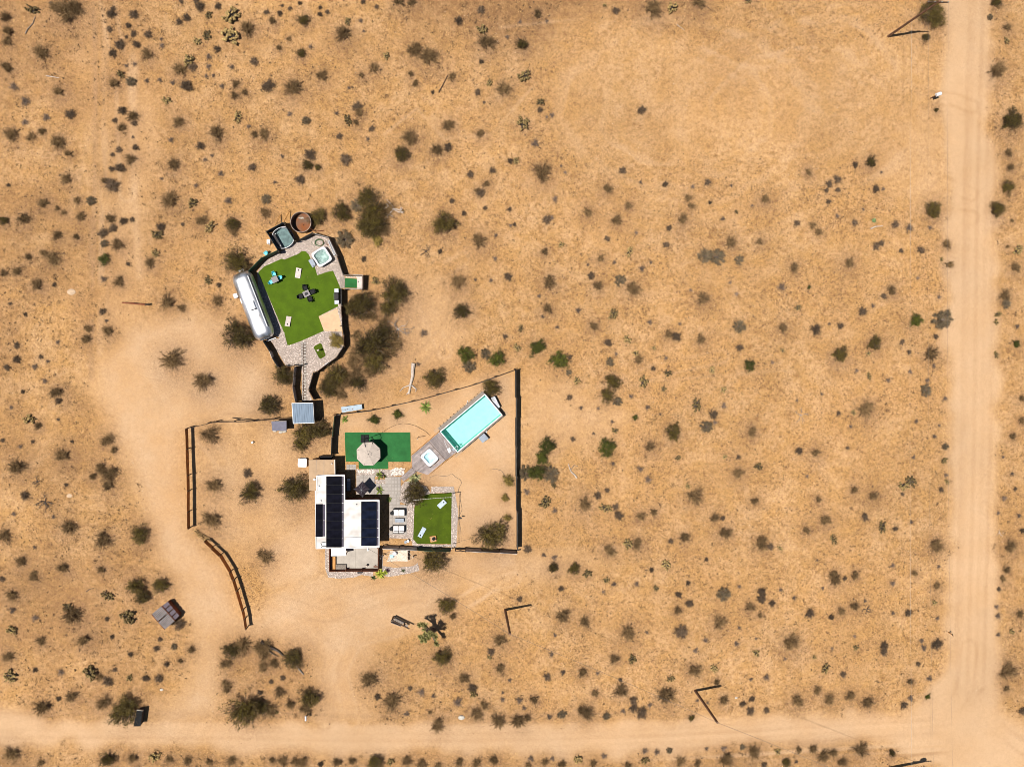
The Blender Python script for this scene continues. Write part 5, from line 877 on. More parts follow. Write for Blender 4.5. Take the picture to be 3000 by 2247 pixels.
# dark ribbed bin
bn = thing('dumpster', 'dark ribbed metal bin by the lower road beside a big olive bush', 'bin', W('r', 520, 900, 0)); q = [W('r', x, y, 1.25) for x, y in ((430, 450), (770, 455), (650, 1385), (225, 1385))]; MB().prism(offset(q, .04), 0, 1.18).build('body', 'dark_steel', bn); lid = MB().prism(q, 1.18, 1.25).build('lid', 'black_metal', bn)
for i in range(15): u = (i + .5) / 15; a, b = [(q[k][0] + (q[m_][0] - q[k][0]) * u, q[k][1] + (q[m_][1] - q[k][1]) * u) for k, m_ in ((0, 3), (1, 2))]; MB().wall((a[0] * .95 + b[0] * .05, a[1] * .95 + b[1] * .05), (a[0] * .05 + b[0] * .95, a[1] * .05 + b[1] * .95), 1.25, 1.285, .05).build('rib', 'black_metal', lid)
MB().wall(W('r', 425, 405, 1.25), W('r', 805, 440, 1.25), 1.0, 1.3, .05).build('handle_bar', 'wire_pale', bn)
# slatted swing bench
sb = thing('swing_bench', 'slatted wooden bench under a dark crossbeam by the drive', 'bench', W('g', 270, 500, 0)); q = [W('g', x, y, 1.0) for x, y in ((185, 512), (232, 447), (357, 520), (312, 560))]
for i in range(6): u0, u1 = i / 6 + .02, (i + 1) / 6 - .02; MB().prism([(q[a][0] + (q[b][0] - q[a][0]) * u, q[a][1] + (q[b][1] - q[a][1]) * u) for a, b, u in ((0, 1, u0), (3, 2, u0), (3, 2, u1), (0, 1, u1))], .52, .57).build('slat', 'wood_grey', sb)
MB().wall(q[0], q[3], .57, 1.0, .05).build('backrest', 'wood_grey', sb)
e0, e1 = W('g', 215, 440, 0), W('g', 355, 510, 0)
for e in (e0, e1): MB().box((*e, .75), (.14, .14, 1.6)).build('post', 'wood_dark', sb)
d_ = Vector((e1[0] - e0[0], e1[1] - e0[1])).normalized(); MB().wall((e0[0] - d_.x * .15, e0[1] - d_.y * .15), (e1[0] + d_.x * .7, e1[1] + d_.y * .7), 1.45, 1.6, .14).build('crossbeam', 'wood_dark', sb)
for pp in (q[0], q[3]): MB().tube([(*pp, .1), (*pp, .55)], .04, 5).build('leg', 'wood_dark', sb)
MB().box((*W('g', 375, 545, .6), .58), (.38, .22, .06), -.5).build('armrest', 'wood_grey', sb)
bm = thing('sand_beam', 'long dark rusty beam on short stakes left of the bare sand', 'beam', W('t10', 1170, 970, 0)); MB().tube([(*W('t10', 1055, 958, .6), .6), (*W('t10', 1115, 962, .6), .6), (*W('t10', 1255, 975, .6), .6)], .09, 6).build('beam', 'rust_wall', bm); MB().tube([(*W('t10', 1250, 978, .6), .6), (*W('t10', 1285, 970, .5), .5)], .11, 6).build('end_piece', 'wood_dark', bm)
for x, y in ((1070, 960), (1240, 974)): MB().box((*W('t10', x, y, .3), .25), (.12, .12, .66)).build('stake', 'wood_dark', bm)
# ------------------------------------------------------------------ plants: a few meshes of unit radius per kind, placed one by one
def raw_mesh(name, co, tris, mats, mi=None):
    me = bpy.data.meshes.new(name); co = np.asarray(co, np.float32); tris = np.asarray(tris, np.int32); k = tris.shape[1]
    me.vertices.add(len(co)); me.vertices.foreach_set('co', co.ravel()); me.loops.add(tris.size); me.loops.foreach_set('vertex_index', tris.ravel())
    me.polygons.add(len(tris)); me.polygons.foreach_set('loop_start', np.arange(0, tris.size, k, dtype=np.int32))
    for m in mats: me.materials.append(M[m])
    if mi is not None: me.polygons.foreach_set('material_index', np.asarray(mi, np.int32))
    me.update(); me.validate(); return me
def unit(v): return v / (np.linalg.norm(v, axis=-1, keepdims=True) + 1e-9)
def spikes(rg, p0, d, ln, w):            # thin triangles from p0 along d, slightly bent, random roll
    n = len(p0); d = unit(d); r = unit(np.cross(d, rg.normal(size=(n, 3)))); w = np.broadcast_to(w, (n,))[:, None]; ln = np.broadcast_to(ln, (n,))[:, None]
    co = np.stack([p0 - r * w, p0 + r * w, p0 + d * ln], 1).reshape(-1, 3); return co, np.arange(3 * n).reshape(n, 3)
def leaves(rg, c, size):                  # small tilted leaf triangles
    n = len(c); a = unit(rg.normal(size=(n, 3)) * [1, 1, .55]); b = unit(np.cross(a, rg.normal(size=(n, 3)))); s = (size * rg.uniform(.6, 1.4, n))[:, None]
    co = np.stack([c - a * s, c + b * s * .75, c + a * s], 1).reshape(-1, 3); return co, np.arange(3 * n).reshape(n, 3)
def tubes3(segs):                         # tapered three sided stems: list of (p0, p1, r0, r1)
    p0 = np.array([s[0] for s in segs]); p1 = np.array([s[1] for s in segs]); r0 = np.array([s[2] for s in segs])[:, None]; r1 = np.array([s[3] for s in segs])[:, None]
    d = unit(p1 - p0); u = unit(np.cross(d, np.array([.3, .5, .81]))); w = np.cross(d, u); co = []; n = len(segs)
    for p, r in ((p0, r0), (p1, r1)):
        for k in range(3): a = 2 * math.pi * k / 3; co.append(p + (u * math.cos(a) + w * math.sin(a)) * r)
    co = np.stack(co, 1).reshape(-1, 3); b = np.arange(n)[:, None] * 6
    t = np.concatenate([np.stack([b[:, 0] + k, b[:, 0] + (k + 1) % 3, b[:, 0] + 3 + (k + 1) % 3], 1) for k in range(3)] + [np.stack([b[:, 0] + k, b[:, 0] + 3 + (k + 1) % 3, b[:, 0] + 3 + k], 1) for k in range(3)])
    return co, t
def merge(parts):
    co, t, o = [], [], 0
    for c, q in parts: co.append(c); t.append(q + o); o += len(c)
    return np.concatenate(co), np.concatenate(t)
def lobes(rg, n, spread): 
    a = rg.uniform(0, 2 * math.pi, n); r = spread * np.sqrt(rg.random(n)); return np.stack([r * np.cos(a), r * np.sin(a)], 1)
def gen(kind, seed):
    """returns (stem geometry, foliage geometry); seen from above the plant fills an uneven disc of radius one"""
    rg = np.random.default_rng(seed * 7 + ord(kind)); segs = []
    ns = {'B': 120, 'G': 110, 'F': 90, 'L': 90, 'D': 70, 'W': 60, 'P': 46}[kind]
    ph = rg.uniform(0, 6.28, 4); am = rg.uniform(.03, .13, 4) * {'W': .5, 'D': .8}.get(kind, 1.0)
    az = (np.arange(ns) + rg.uniform(-.6, .6, ns)) * 2 * math.pi / ns * 7.0; rt = rg.uniform(.05, 1, ns) ** {'B': .85, 'P': .8, 'D': .62, 'L': .7}.get(kind, .55)
    out = .88 + sum(am[k] * np.sin((k + 1) * az + ph[k]) for k in range(4)); rt = rt * out
    off = np.array([rg.uniform(-.2, .2), rg.uniform(-.2, .2)]) if kind in 'BGFLP' else np.zeros(2)
    E = np.stack([rt * np.cos(az), rt * np.sin(az), np.sqrt(np.clip(1.06 - (rt / 1.05) ** 2, .02, 1)) * rg.uniform(.55, 1.0, ns)], 1)
    if kind in 'BGFL':                     # several unequal clumps grown together
        nl = rg.integers(3, 6); la = rg.uniform(0, 6.28) + np.arange(nl) * 6.28 / nl + rg.normal(size=nl) * .4; lr = rg.uniform(.12, .40, nl); ls = rg.uniform(.48, .74, nl); kk = rg.choice(nl, ns, p=ls ** 2 / (ls ** 2).sum())
        lx, ly = lr * np.cos(la), lr * np.sin(la); E[:, 0] = lx[kk] + E[:, 0] * ls[kk]; E[:, 1] = ly[kk] + E[:, 1] * ls[kk]; E[:, 2] = E[:, 2] * (.45 + ls[kk] * .8)
    else: kk = np.zeros(ns, int); lx = ly = np.zeros(1)
    B0 = np.zeros((ns, 3)); B0[:, 0] = lx[kk] * .7; B0[:, 1] = ly[kk] * .7; B0[:, :2] = B0[:, :2] + off * .3 + E[:, :2] * .05; mid = B0 + (E - B0) * [.42, .42, .62] + rg.normal(size=(ns, 3)) * .05
    w = .016 if kind in 'BGFL' else .011
    for p, q, r0, r1 in ((B0, mid, w, w * .75), (mid, E, w * .75, w * .3)): segs += [(p[i], q[i], r0, r1) for i in range(ns)]
    st = tubes3(segs); D = unit(E - mid)
    def along(n, lo): k = rg.integers(0, ns, n); t = rg.uniform(lo, 1, n)[:, None]; return mid[k] + (E[k] - mid[k]) * t, D[k]
    if kind == 'B':
        n = 2700; p0, d = along(n, -.4); n2 = 420; p2, d2 = along(n2, -.2); d = unit(d) + unit(p0 * [1, 1, .3]) * .5
        fo = merge([spikes(rg, p0, d + rg.normal(size=(n, 3)) * .75, rg.uniform(.06, .24, n), rg.uniform(.004, .009, n)), leaves(rg, p2 + rg.normal(size=(n2, 3)) * .05, .022)])
    elif kind in 'GFL':
        n = 4200; nc = 190; c, _ = along(nc, .1); c = c + rg.normal(size=(nc, 3)) * .05; c = c[rg.random(nc) < .8]; j = rg.integers(0, len(c), n)
        tw = 1100; p0, d = along(tw, -.2)
        fo = merge([leaves(rg, c[j] + rg.normal(size=(n, 3)) * [.055, .055, .05], .027 if kind != 'F' else .03), spikes(rg, p0, d + rg.normal(size=(tw, 3)) * .6, rg.uniform(.08, .24, tw), .006)])
    elif kind == 'W':
        n = 3400; p0, d = along(n, .5); fo = spikes(rg, p0 + rg.normal(size=(n, 3)) * .07, d + rg.normal(size=(n, 3)) * .45, rg.uniform(.06, .16, n), rg.uniform(.012, .022, n))
    elif kind == 'D':
        n = 1500; p0, d = along(n, -.3); fo = spikes(rg, p0 + rg.normal(size=(n, 3)) * .08, d + rg.normal(size=(n, 3)) * .8, rg.uniform(.10, .36, n), rg.uniform(.010, .026, n))
    else:
        n = 620; p0, d = along(n, -.3); fo = spikes(rg, p0 + rg.normal(size=(n, 3)) * .08, d + rg.normal(size=(n, 3)) * .8, rg.uniform(.12, .42, n), rg.uniform(.012, .022, n))
    return st, fo
def gen_cholla(seed):
    """a crowded clump of short fuzzy joints standing on dark dead stems"""
    rg = np.random.default_rng(seed + 900); mb = MB(); sp0, spd = [], []; dk0, dkd = [], []
    nc = rg.integers(13, 19); ph = rg.uniform(0, 6.28); lob = rg.uniform(.1, .3)
    for i in range(nc):
        az = i * 2.4 + rg.normal() * .25; rr = math.sqrt((i + .6) / nc) * (.68 + lob * .7 * math.sin(2 * az + ph)); h = rg.uniform(.3, .75) * (1 - .35 * rr); b = np.array([rr * .7 * math.cos(az), rr * .7 * math.sin(az), 0]); t = np.array([rr * math.cos(az), rr * math.sin(az), h]); r = rg.uniform(.07, .10)
        mb.m = 1; mb.tube([b, b + (t - b) * .6, t], [r * .5, r * .45, r * .4], 4); mb.m = 0
        js = [(t - [0, 0, .06], t + np.array([rg.normal() * .05, rg.normal() * .05, rg.uniform(.12, .2)]))]
        for k in range(rg.integers(3, 6)):
            e = rg.normal(size=3) * [1, 1, .35]; e[2] = abs(e[2]) + .25; e = e / np.linalg.norm(e); p = t - [0, 0, rg.uniform(0, .12)]; js.append((p, p + e * rg.uniform(.14, .24)))
        for p, q in js:
            mb.tube([p, p + (q - p) * .2, p + (q - p) * .75, q], [r * .6, r, r, r * .45], 6); n = 12; tt = rg.random(n)[:, None]; sp0.append(p + (q - p) * tt + rg.normal(size=(n, 3)) * r * .5); spd.append(rg.normal(size=(n, 3)) + [0, 0, .4])
        n = 44; dk0.append(b * rg.random(n)[:, None] + (t - b) * rg.random(n)[:, None] * .7 + rg.normal(size=(n, 3)) * .05); dkd.append(rg.normal(size=(n, 3)))
    for m, a, b, L_, w_ in ((0, sp0, spd, .09, .008), (1, dk0, dkd, .2, .032)):
        sco, st = spikes(rg, np.concatenate(a), np.concatenate(b), L_, w_); o = len(mb.v); mb.v += [tuple(v) for v in sco]; mb.f += [tuple(int(i) + o for i in t) for t in st]; mb.mi += [m] * len(st)
    return mb
def gen_rosette(seed, nl=46, w=.06, droop=.25, lift=(5, 85)):
    rg = random.Random(seed); mb = MB()
    for i in range(nl):
        az = rg.uniform(0, 2 * math.pi); el = math.radians(rg.uniform(*lift)); L_ = rg.uniform(.7, 1.0); ca, sa_ = math.cos(az), math.sin(az); ww = w * rg.uniform(.7, 1.2)
        ce, se = math.cos(el), math.sin(el); P_ = lambda t, s_, z=0: (ca * ce * t * L_ - sa_ * s_, sa_ * ce * t * L_ + ca * s_, se * t * L_ - droop * t * t + z + .05)
        mb.add([P_(.03, -ww * .8), P_(.03, ww * .8), P_(.45, ww, .01), P_(.45, 0, -.03), P_(.45, -ww, .01), P_(1, 0)], [(0, 1, 2, 3), (0, 3, 4), (3, 2, 5), (4, 3, 5)])
    return mb
VAR = {}
MATS = {'B': ('twig', 'leaf_brown'), 'G': ('bark', 'leaf_olive'), 'F': ('bark', 'leaf_green'), 'L': ('bark', 'yellow_leaf'), 'D': ('twig', 'shrub_grey'), 'W': ('twig_grey', 'shrub_silver'), 'P': ('twig_grey', 'sage')}
for kd, nv in (('B', 6), ('G', 5), ('F', 3), ('L', 2), ('D', 5), ('W', 3), ('P', 5)):
    for i in range(nv):
        st, fo = gen(kd, i); a, b = MATS[kd]; co, t = merge([st, fo])
        VAR[kd, i] = (raw_mesh('stems', *st, [a]), raw_mesh('foliage', *fo, [b]), raw_mesh('shrub', co, t, [a, b], [0] * len(st[1]) + [1] * len(fo[1])))
for i in range(5): VAR['C', i] = gen_cholla(i).mesh('cholla', ['cholla', 'dead_dark'])
for i in range(2): VAR['Y', i] = gen_rosette(i, 52, .055, .2).mesh('yucca', 'yucca')
VAR['A', 0] = gen_rosette(5, 24, .11, .12, (5, 70)).mesh('agave', 'agave')
NV = {'B': 6, 'G': 5, 'F': 3, 'L': 2, 'D': 5, 'W': 3, 'P': 5, 'C': 5, 'Y': 2, 'A': 1}
KIND = {  # object name, category, group, adjectives, noun, height factor
 'B': ('dry_bush', 'dry bush', 'dry twiggy bushes on the desert floor', 'brown dry twiggy bush', .75), 'G': ('creosote_bush', 'creosote bush', 'olive creosote bushes', 'olive leafy bush', 1.05),
 'F': ('green_shrub', 'green shrub', 'fresh green shrubs', 'fresh green shrub', 1.0), 'L': ('yellow_shrub', 'yellow shrub', 'yellowing garden shrubs', 'yellowing shrub', .9),
 'D': ('dark_shrub', 'dark shrub', 'small dark desert shrubs', 'dark dense shrub', .8), 'W': ('grey_shrub', 'grey shrub', 'rounded grey shrubs', 'grey rounded shrub', .8),
 'P': ('sage_clump', 'sage clump', 'small sage clumps', 'mauve grey sage clump', .7), 'C': ('cholla_cactus', 'cactus', 'cholla cacti on the desert floor', 'yellowish cholla cactus', 1.0),
 'Y': ('yucca', 'yucca', 'yuccas planted round the house', 'spiky yucca', .8), 'A': ('agave', 'agave', None, 'pale spiky agave', .7)}
MARKS = {'the silver trailer': (745, 900), 'the rusty open tank': (884, 651), 'the white roofed house': (1010, 1500), 'the swimming pool': (1385, 1230), 'the beige parasol': (1079, 1330), 'the blue roofed hut': (888, 1210),
 'the straight rusty fence': (555, 1400), 'the curved rusty fence': (690, 1720), 'the ribbed metal shed': (490, 1800), 'the dark ribbed bin': (405, 2103), 'the slatted bench': (1165, 1820), 'the branching yucca tree': (1260, 1860),
 'the pole with house wires': (1480, 1785), 'the pole by the lower road': (2037, 2023), 'the leaning looking pole by the upper road': (2604, 108), 'the tall mailbox': (2745, 285), 'the road junction': (2780, 2120),
 'the dark beam on sand': (395, 890), 'the dark fallen pole': (1298, 244), 'the white curved branch': (1675, 1375), 'the ploughed clearing': (1950, 300), 'the fallen grey trunk': (1205, 1110), 'the bleached dead tree': (1165, 615),
 'the top left photo corner': (0, 0), 'the bottom left photo corner': (0, 2247), 'the top right photo corner': (3000, 0), 'the left photo edge midpoint': (0, 1124), 'the right photo edge midpoint': (3000, 1124), 'the photo top edge midpoint': (1500, 0),
 'the photo bottom edge midpoint': (1500, 2247), 'the black dead shrub': (132, 1475), 'the pale short log': (2563, 655), 'the grey branching snag': (2541, 1787), 'the heart shaped grey mound': (2082, 752), 'the white mailbox': (895, 2103), 'the cornhole lawn': (1265, 1515),
 'the long right fence': (1515, 1350), 'the upper dirt road edge': (2770, 700), 'the lower dirt road': (1850, 2140), 'the short roadside stake': (2773, 1848), 'the bare dead snag': (1247, 736), 'the pale sprawling snag': (2340, 1225)}
DIRS = ['right of', 'above right of', 'above', 'above left of', 'left of', 'below left of', 'below', 'below right of']
ORD = ['nearest', 'second out', 'third out', 'fourth out', 'fifth out', 'sixth out', 'seventh out', 'eighth out', 'ninth out', 'tenth out', 'eleventh out', 'twelfth out', 'thirteenth out', 'fourteenth out', 'fifteenth out']
def size_word(r): return 'tiny' if r < .38 else 'small' if r < .7 else 'medium' if r < 1.1 else 'large' if r < 1.6 else 'huge'
def plants():
    cells = {}
    for i, (kd, bx, by, r) in enumerate(BUSHES):
        nm = min(MARKS, key=lambda k: math.dist(MARKS[k], (bx, by)) + (180 if 'corner' in k or 'midpoint' in k else 0)); mx, my = MARKS[nm]
        o = int(round(math.atan2(-(by - my), bx - mx) / (math.pi / 4))) % 8; cells.setdefault((kd, size_word(r), nm, o), []).append((math.dist((mx, my), (bx, by)), i))
    text = {}
    for (kd, sw, nm, o), l in cells.items():
        for k, (_, i) in enumerate(sorted(l)):
            text[i] = '%s %s, %s%s %s' % (sw, KIND[kd][3], '' if len(l) == 1 else ORD[k] + ' ', DIRS[o], nm)
    rr = random.Random(5)
    for i, (kd, bx, by, r) in enumerate(BUSHES):
        name, cat, grp, noun, hf = KIND[kd]; x, y = P(bx, by, .35 * r * hf); v = VAR[kd, rr.randrange(NV[kd])]; z = gheight(x, y) - .02
        s_ = r * (1.2 if kd in 'BL' else 1.28 if kd == 'G' else 1.2 if kd == 'F' else 1.05 if kd == 'C' else 1.5 if kd in 'YA' else 1.1); sc = (s_ * rr.uniform(.9, 1.1), s_ * rr.uniform(.9, 1.1), s_ * hf * rr.uniform(.85, 1.15)); rz = rr.uniform(0, 6.28)
        split = kd in 'BGFL' and r > .78
        if split:
            o = thing(name, text[i], cat, (x, y, z), rz, grp); o.scale = sc
            for nm2, me in (('stems', v[0]), ('foliage', v[1])):
                c = bpy.data.objects.new(nm2, me); COL.objects.link(c); c.parent = o
        else:
            o = bpy.data.objects.new(name, v[2] if isinstance(v, tuple) else v); COL.objects.link(o); o.location = (x, y, z); o.rotation_euler = (0, 0, rz); o.scale = sc
            tag(o, text[i], cat, grp)
plants()
# ---- dead wood
def branching(seed, r, n=5, flat=.5, depth=3, w=.06):
    rg = random.Random(seed); mb = MB()
    def go(p, d, L_, w_, k):
        pts = [p]; q = Vector(p); dd = Vector(d)
        for s_ in range(3):
            q = q + dd * L_ / 3; q.z = max(q.z, w_ * .6); pts.append(tuple(q)); dd = (dd + Vector((rg.gauss(0, .28), rg.gauss(0, .28), rg.gauss(0, .15)))).normalized()
        mb.tube(pts, [w_, w_ * .85, w_ * .7, w_ * .5], 5)
        if k:
            for _ in range(rg.choice((2, 2, 3))): 
                e = (dd + Vector((rg.gauss(0, .7), rg.gauss(0, .7), rg.gauss(0, .3) * flat))).normalized(); go(pts[rg.choice((2, 3))], e, L_ * rg.uniform(.45, .7), w_ * .55, k - 1)
    for i in range(n):
        a = 2 * math.pi * (i + rg.random() * .6) / n; d = Vector((math.cos(a), math.sin(a), flat)).normalized(); go((0, 0, .04), d, r * .55, w, depth - 1)
    return mb
def put(mb, name, m, label, cat, c, x, y, rz=0, z=0, group=None):
    p = W(c, x, y, .2); o = bpy.data.objects.new(name, mb.mesh(name, m)); COL.objects.link(o); o.location = (*p, z if z else gheight(*p)); o.rotation_euler = (0, 0, rz); return tag(o, label, cat, group)
put(branching(1, 1.5, 5, .25, 3, .09), 'dead_tree', 'dead_pale', 'bleached white dead tree sprawled beside the dark creosote above the yard', 'dead tree', 't11', 1190, 150)
put(branching(2, 1.1, 6, .5, 4, .035), 'dead_snag', 'dead_dark', 'bare dark dead snag standing alone in open sand right of the spa yard', 'dead shrub', 't11', 1468, 515)
put(branching(3, 1.9, 8, .35, 4, .045), 'dead_shrub', 'twig_grey', 'large heap of grey dead branches right of the dark trees by the yard fence', 'dead shrub', 't11', 1225, 1190)
put(branching(4, 1.35, 7, .3, 4, .05), 'dead_shrub', 'dead_dark', 'black dead shrub with crooked limbs near the left edge scrub', 'dead shrub', 't20', 385, 1030)
put(branching(5, .9, 5, .4, 4, .035), 'dead_shrub', 'dead_dark', 'small dark dead shrub just above the black crooked dead shrub', 'dead shrub', 't20', 315, 845)
put(branching(6, .9, 5, .4, 4, .035), 'dead_snag', 'dead_dark', 'grey branching snag at the right end of a row of bushes', 'dead shrub', 't33', 860, 300)
put(branching(7, 1.3, 5, .2, 4, .035), 'dead_snag', 'twig_grey', 'pale sprawling snag with thin limbs flat on open sand', 'dead shrub', 't23', 285, 275)
put(branching(8, .55, 4, .3, 3, .03), 'dead_shrub', 'dead_pale', 'pale bare twig clump at the right road edge', 'dead shrub', 't23', 2010, 1290)
def log(name, c, pts, r, m, label, cat='log'):
    q = [W(c, x, y, .15) for x, y in pts]; g = gheight(*q[0]); mb = MB(); k = len(q); mb.tube([(x, y, g + .06 + r * (1 - .5 * i / k)) for i, (x, y) in enumerate(q)], [r * (1 - .55 * i / max(1, k - 1)) for i in range(k)], 7)
    return base_mesh(mb, name, m, label, cat, (*q[0], g))
def limb(o, c, pts, r, m):
    q = [W(c, x, y, .15) for x, y in pts]; mb = MB(); g = o['_f'][2]; mb.tube([(x, y, g + .10 + r) for x, y in q], [r * (1 - .6 * i / (len(q) - 1)) for i in range(len(q))], 6); mb.build('limb', m, o)
t_ = log('fallen_log', 't11', [(1360, 1480), (1352, 1540), (1350, 1600), (1335, 1660), (1320, 1745)], .24, 'dead_pale', 'fallen grey trunk with forked roots above the pool yard fence')
limb(t_, 't21', [(1335, 10), (1270, 35), (1240, 70)], .09, 'dead_pale'); limb(t_, 't21', [(1345, 15), (1385, 50), (1375, 70)], .10, 'dead_pale'); limb(t_, 't21', [(1330, 30), (1320, 70), (1300, 95)], .12, 'dead_pale')
t_ = log('curved_branch', 't22', [(560, 815), (545, 790), (515, 765), (500, 735), (490, 700)], .11, 'dead_pale', 'white curved dead branch on open sand right of the long fence')
limb(t_, 't22', [(505, 745), (540, 705), (570, 715)], .05, 'twig_grey'); limb(t_, 't22', [(495, 720), (485, 690)], .06, 'dead_pale')
t_ = log('dead_limb', 't31', [(40, 570), (90, 600), (150, 630), (190, 650), (235, 690)], .20, 'dead_dark', 'dark forked dead limb lying between two bushes below the curved fence')
limb(t_, 't31', [(90, 605), (130, 665), (190, 700)], .09, 'dead_dark')
log('grey_plank', 't31', [(350, 780), (380, 820), (410, 855)], .13, 'twig_grey', 'short grey log poking out below an olive bush beside the drive')
t_ = log('pale_log', 't13', [(890, 320), (930, 300), (995, 295)], .10, 'dead_pale', 'pale short log lying in open scrub left of the upper road'); 
mbp = MB()
for a in range(9): mbp.tube([(0, 0, .05), (.28 * math.cos(a * .7), .28 * math.sin(a * .7), .35 + .05 * (a % 3))], [.07, .05], 6)
put(mbp, 'prickly_pear', 'cactus', 'small bright green cactus beside the pale short log', 'cactus', 't13', 915, 248)
log('white_stick', 't02', [(1425, 213), (1460, 238), (1492, 262)], .035, 'wire_pale', 'thin white pipe lying near the top edge of the clearing', 'pipe')
log('fallen_pole', 't01', [(1577, 800), (1620, 720), (1660, 640)], .07, 'wood_dark', 'dark fallen pole lying straight on sand near the top scrub', 'pole')
log('dead_branch', 't00', [(215, 290), (235, 250), (280, 200), (300, 140)], .06, 'twig_grey', 'thin grey dead branch below the top left cactus', 'branch')
log('pale_log', 't00', [(395, 655), (460, 665), (510, 675)], .07, 'dead_pale', 'short pale log with a dark stump at its right end', 'log')
log('pale_branch', 't30', [(740, 140), (770, 120), (805, 110)], .06, 'dead_dark', 'short dark stick above the cholla left of the ribbed shed', 'branch')
# pile of dry sticks bridging the two rusty fences
mb = MB(); rg = random.Random(3)
for i in range(70):
    t = rg.random(); x, y = 690 + 150 * t + rg.gauss(0, 16), 225 + 105 * t + rg.gauss(0, 14); x2, y2 = x + rg.uniform(15, 65), y + rg.uniform(5, 50)
    a, b = W('f', x, y, .2), W('f', x2, y2, .2); mb.tube([(*a, rg.uniform(.03, .3)), (*b, rg.uniform(.05, .6))], [.03, .014], 4)
base_mesh(mb, 'brush_pile', mat('dry_stick', (.38, .24, .10), .9, var=.2, island=.4), 'loose pile of yellow dry sticks bridging the gap between the two rusty fences', 'brush pile', (*W('f', 760, 280), 0))
# the branching yucca tree (shaggy limbs ending in spiky heads)
def yucca_tree():
    rg = random.Random(12); b = W('g', 700, 600, 0); t = thing('yucca_tree', 'tall branching yucca tree with spiky pale green heads below the drive', 'tree', b)
    heads = [(575, 540, 2.9), (535, 545, 2.6), (605, 545, 3.3), (600, 660, 3.4), (575, 690, 3.2), (540, 690, 2.7), (570, 735, 3.0), (610, 725, 3.4), (680, 660, 3.8), (655, 640, 4.0), (715, 660, 3.6), (735, 695, 3.2), (730, 760, 2.8), (745, 780, 2.6), (590, 600, 3.6), (640, 700, 3.5)]
    tr = MB(); tr.tube([(*b, -.05), (b[0] + .02, b[1] - .02, .8), (b[0] - .05, b[1] + .05, 1.6)], [.26, .2, .18], 9); tr.build('trunk', 'bark', t)
    for i, (x, y, z) in enumerate(heads):
        h = W('g', x, y, z); mid = ((b[0] * .55 + h[0] * .45) + rg.gauss(0, .06), (b[1] * .55 + h[1] * .45) + rg.gauss(0, .06), 1.55 + (z - 1.55) * .45)
        mb = MB(); mb.tube([(b[0] - .05, b[1] + .05, 1.5), mid, (*h, z - .3)], [.14, .12, .10], 7); br = mb.build('limb', 'bark', t)
        ro = MB(); sz = rg.uniform(.36, .46)
        for _ in range(64):
            d = Vector((rg.gauss(0, 1), rg.gauss(0, 1), rg.gauss(.35, .8))).normalized(); p0 = Vector((*h, z - .15)); u = d.cross(Vector((rg.random(), rg.random(), rg.random()))).normalized() * .028
            L_ = sz * rg.uniform(.75, 1.1); ro.add([p0 - u, p0 + u, p0 + d * L_ * .6 + u * 1.2, p0 + d * L_, p0 + d * L_ * .6 - u * 1.2], [(0, 1, 2, 3, 4)])
        ro.build('leaf_head', 'tree_yucca', br)
yucca_tree()
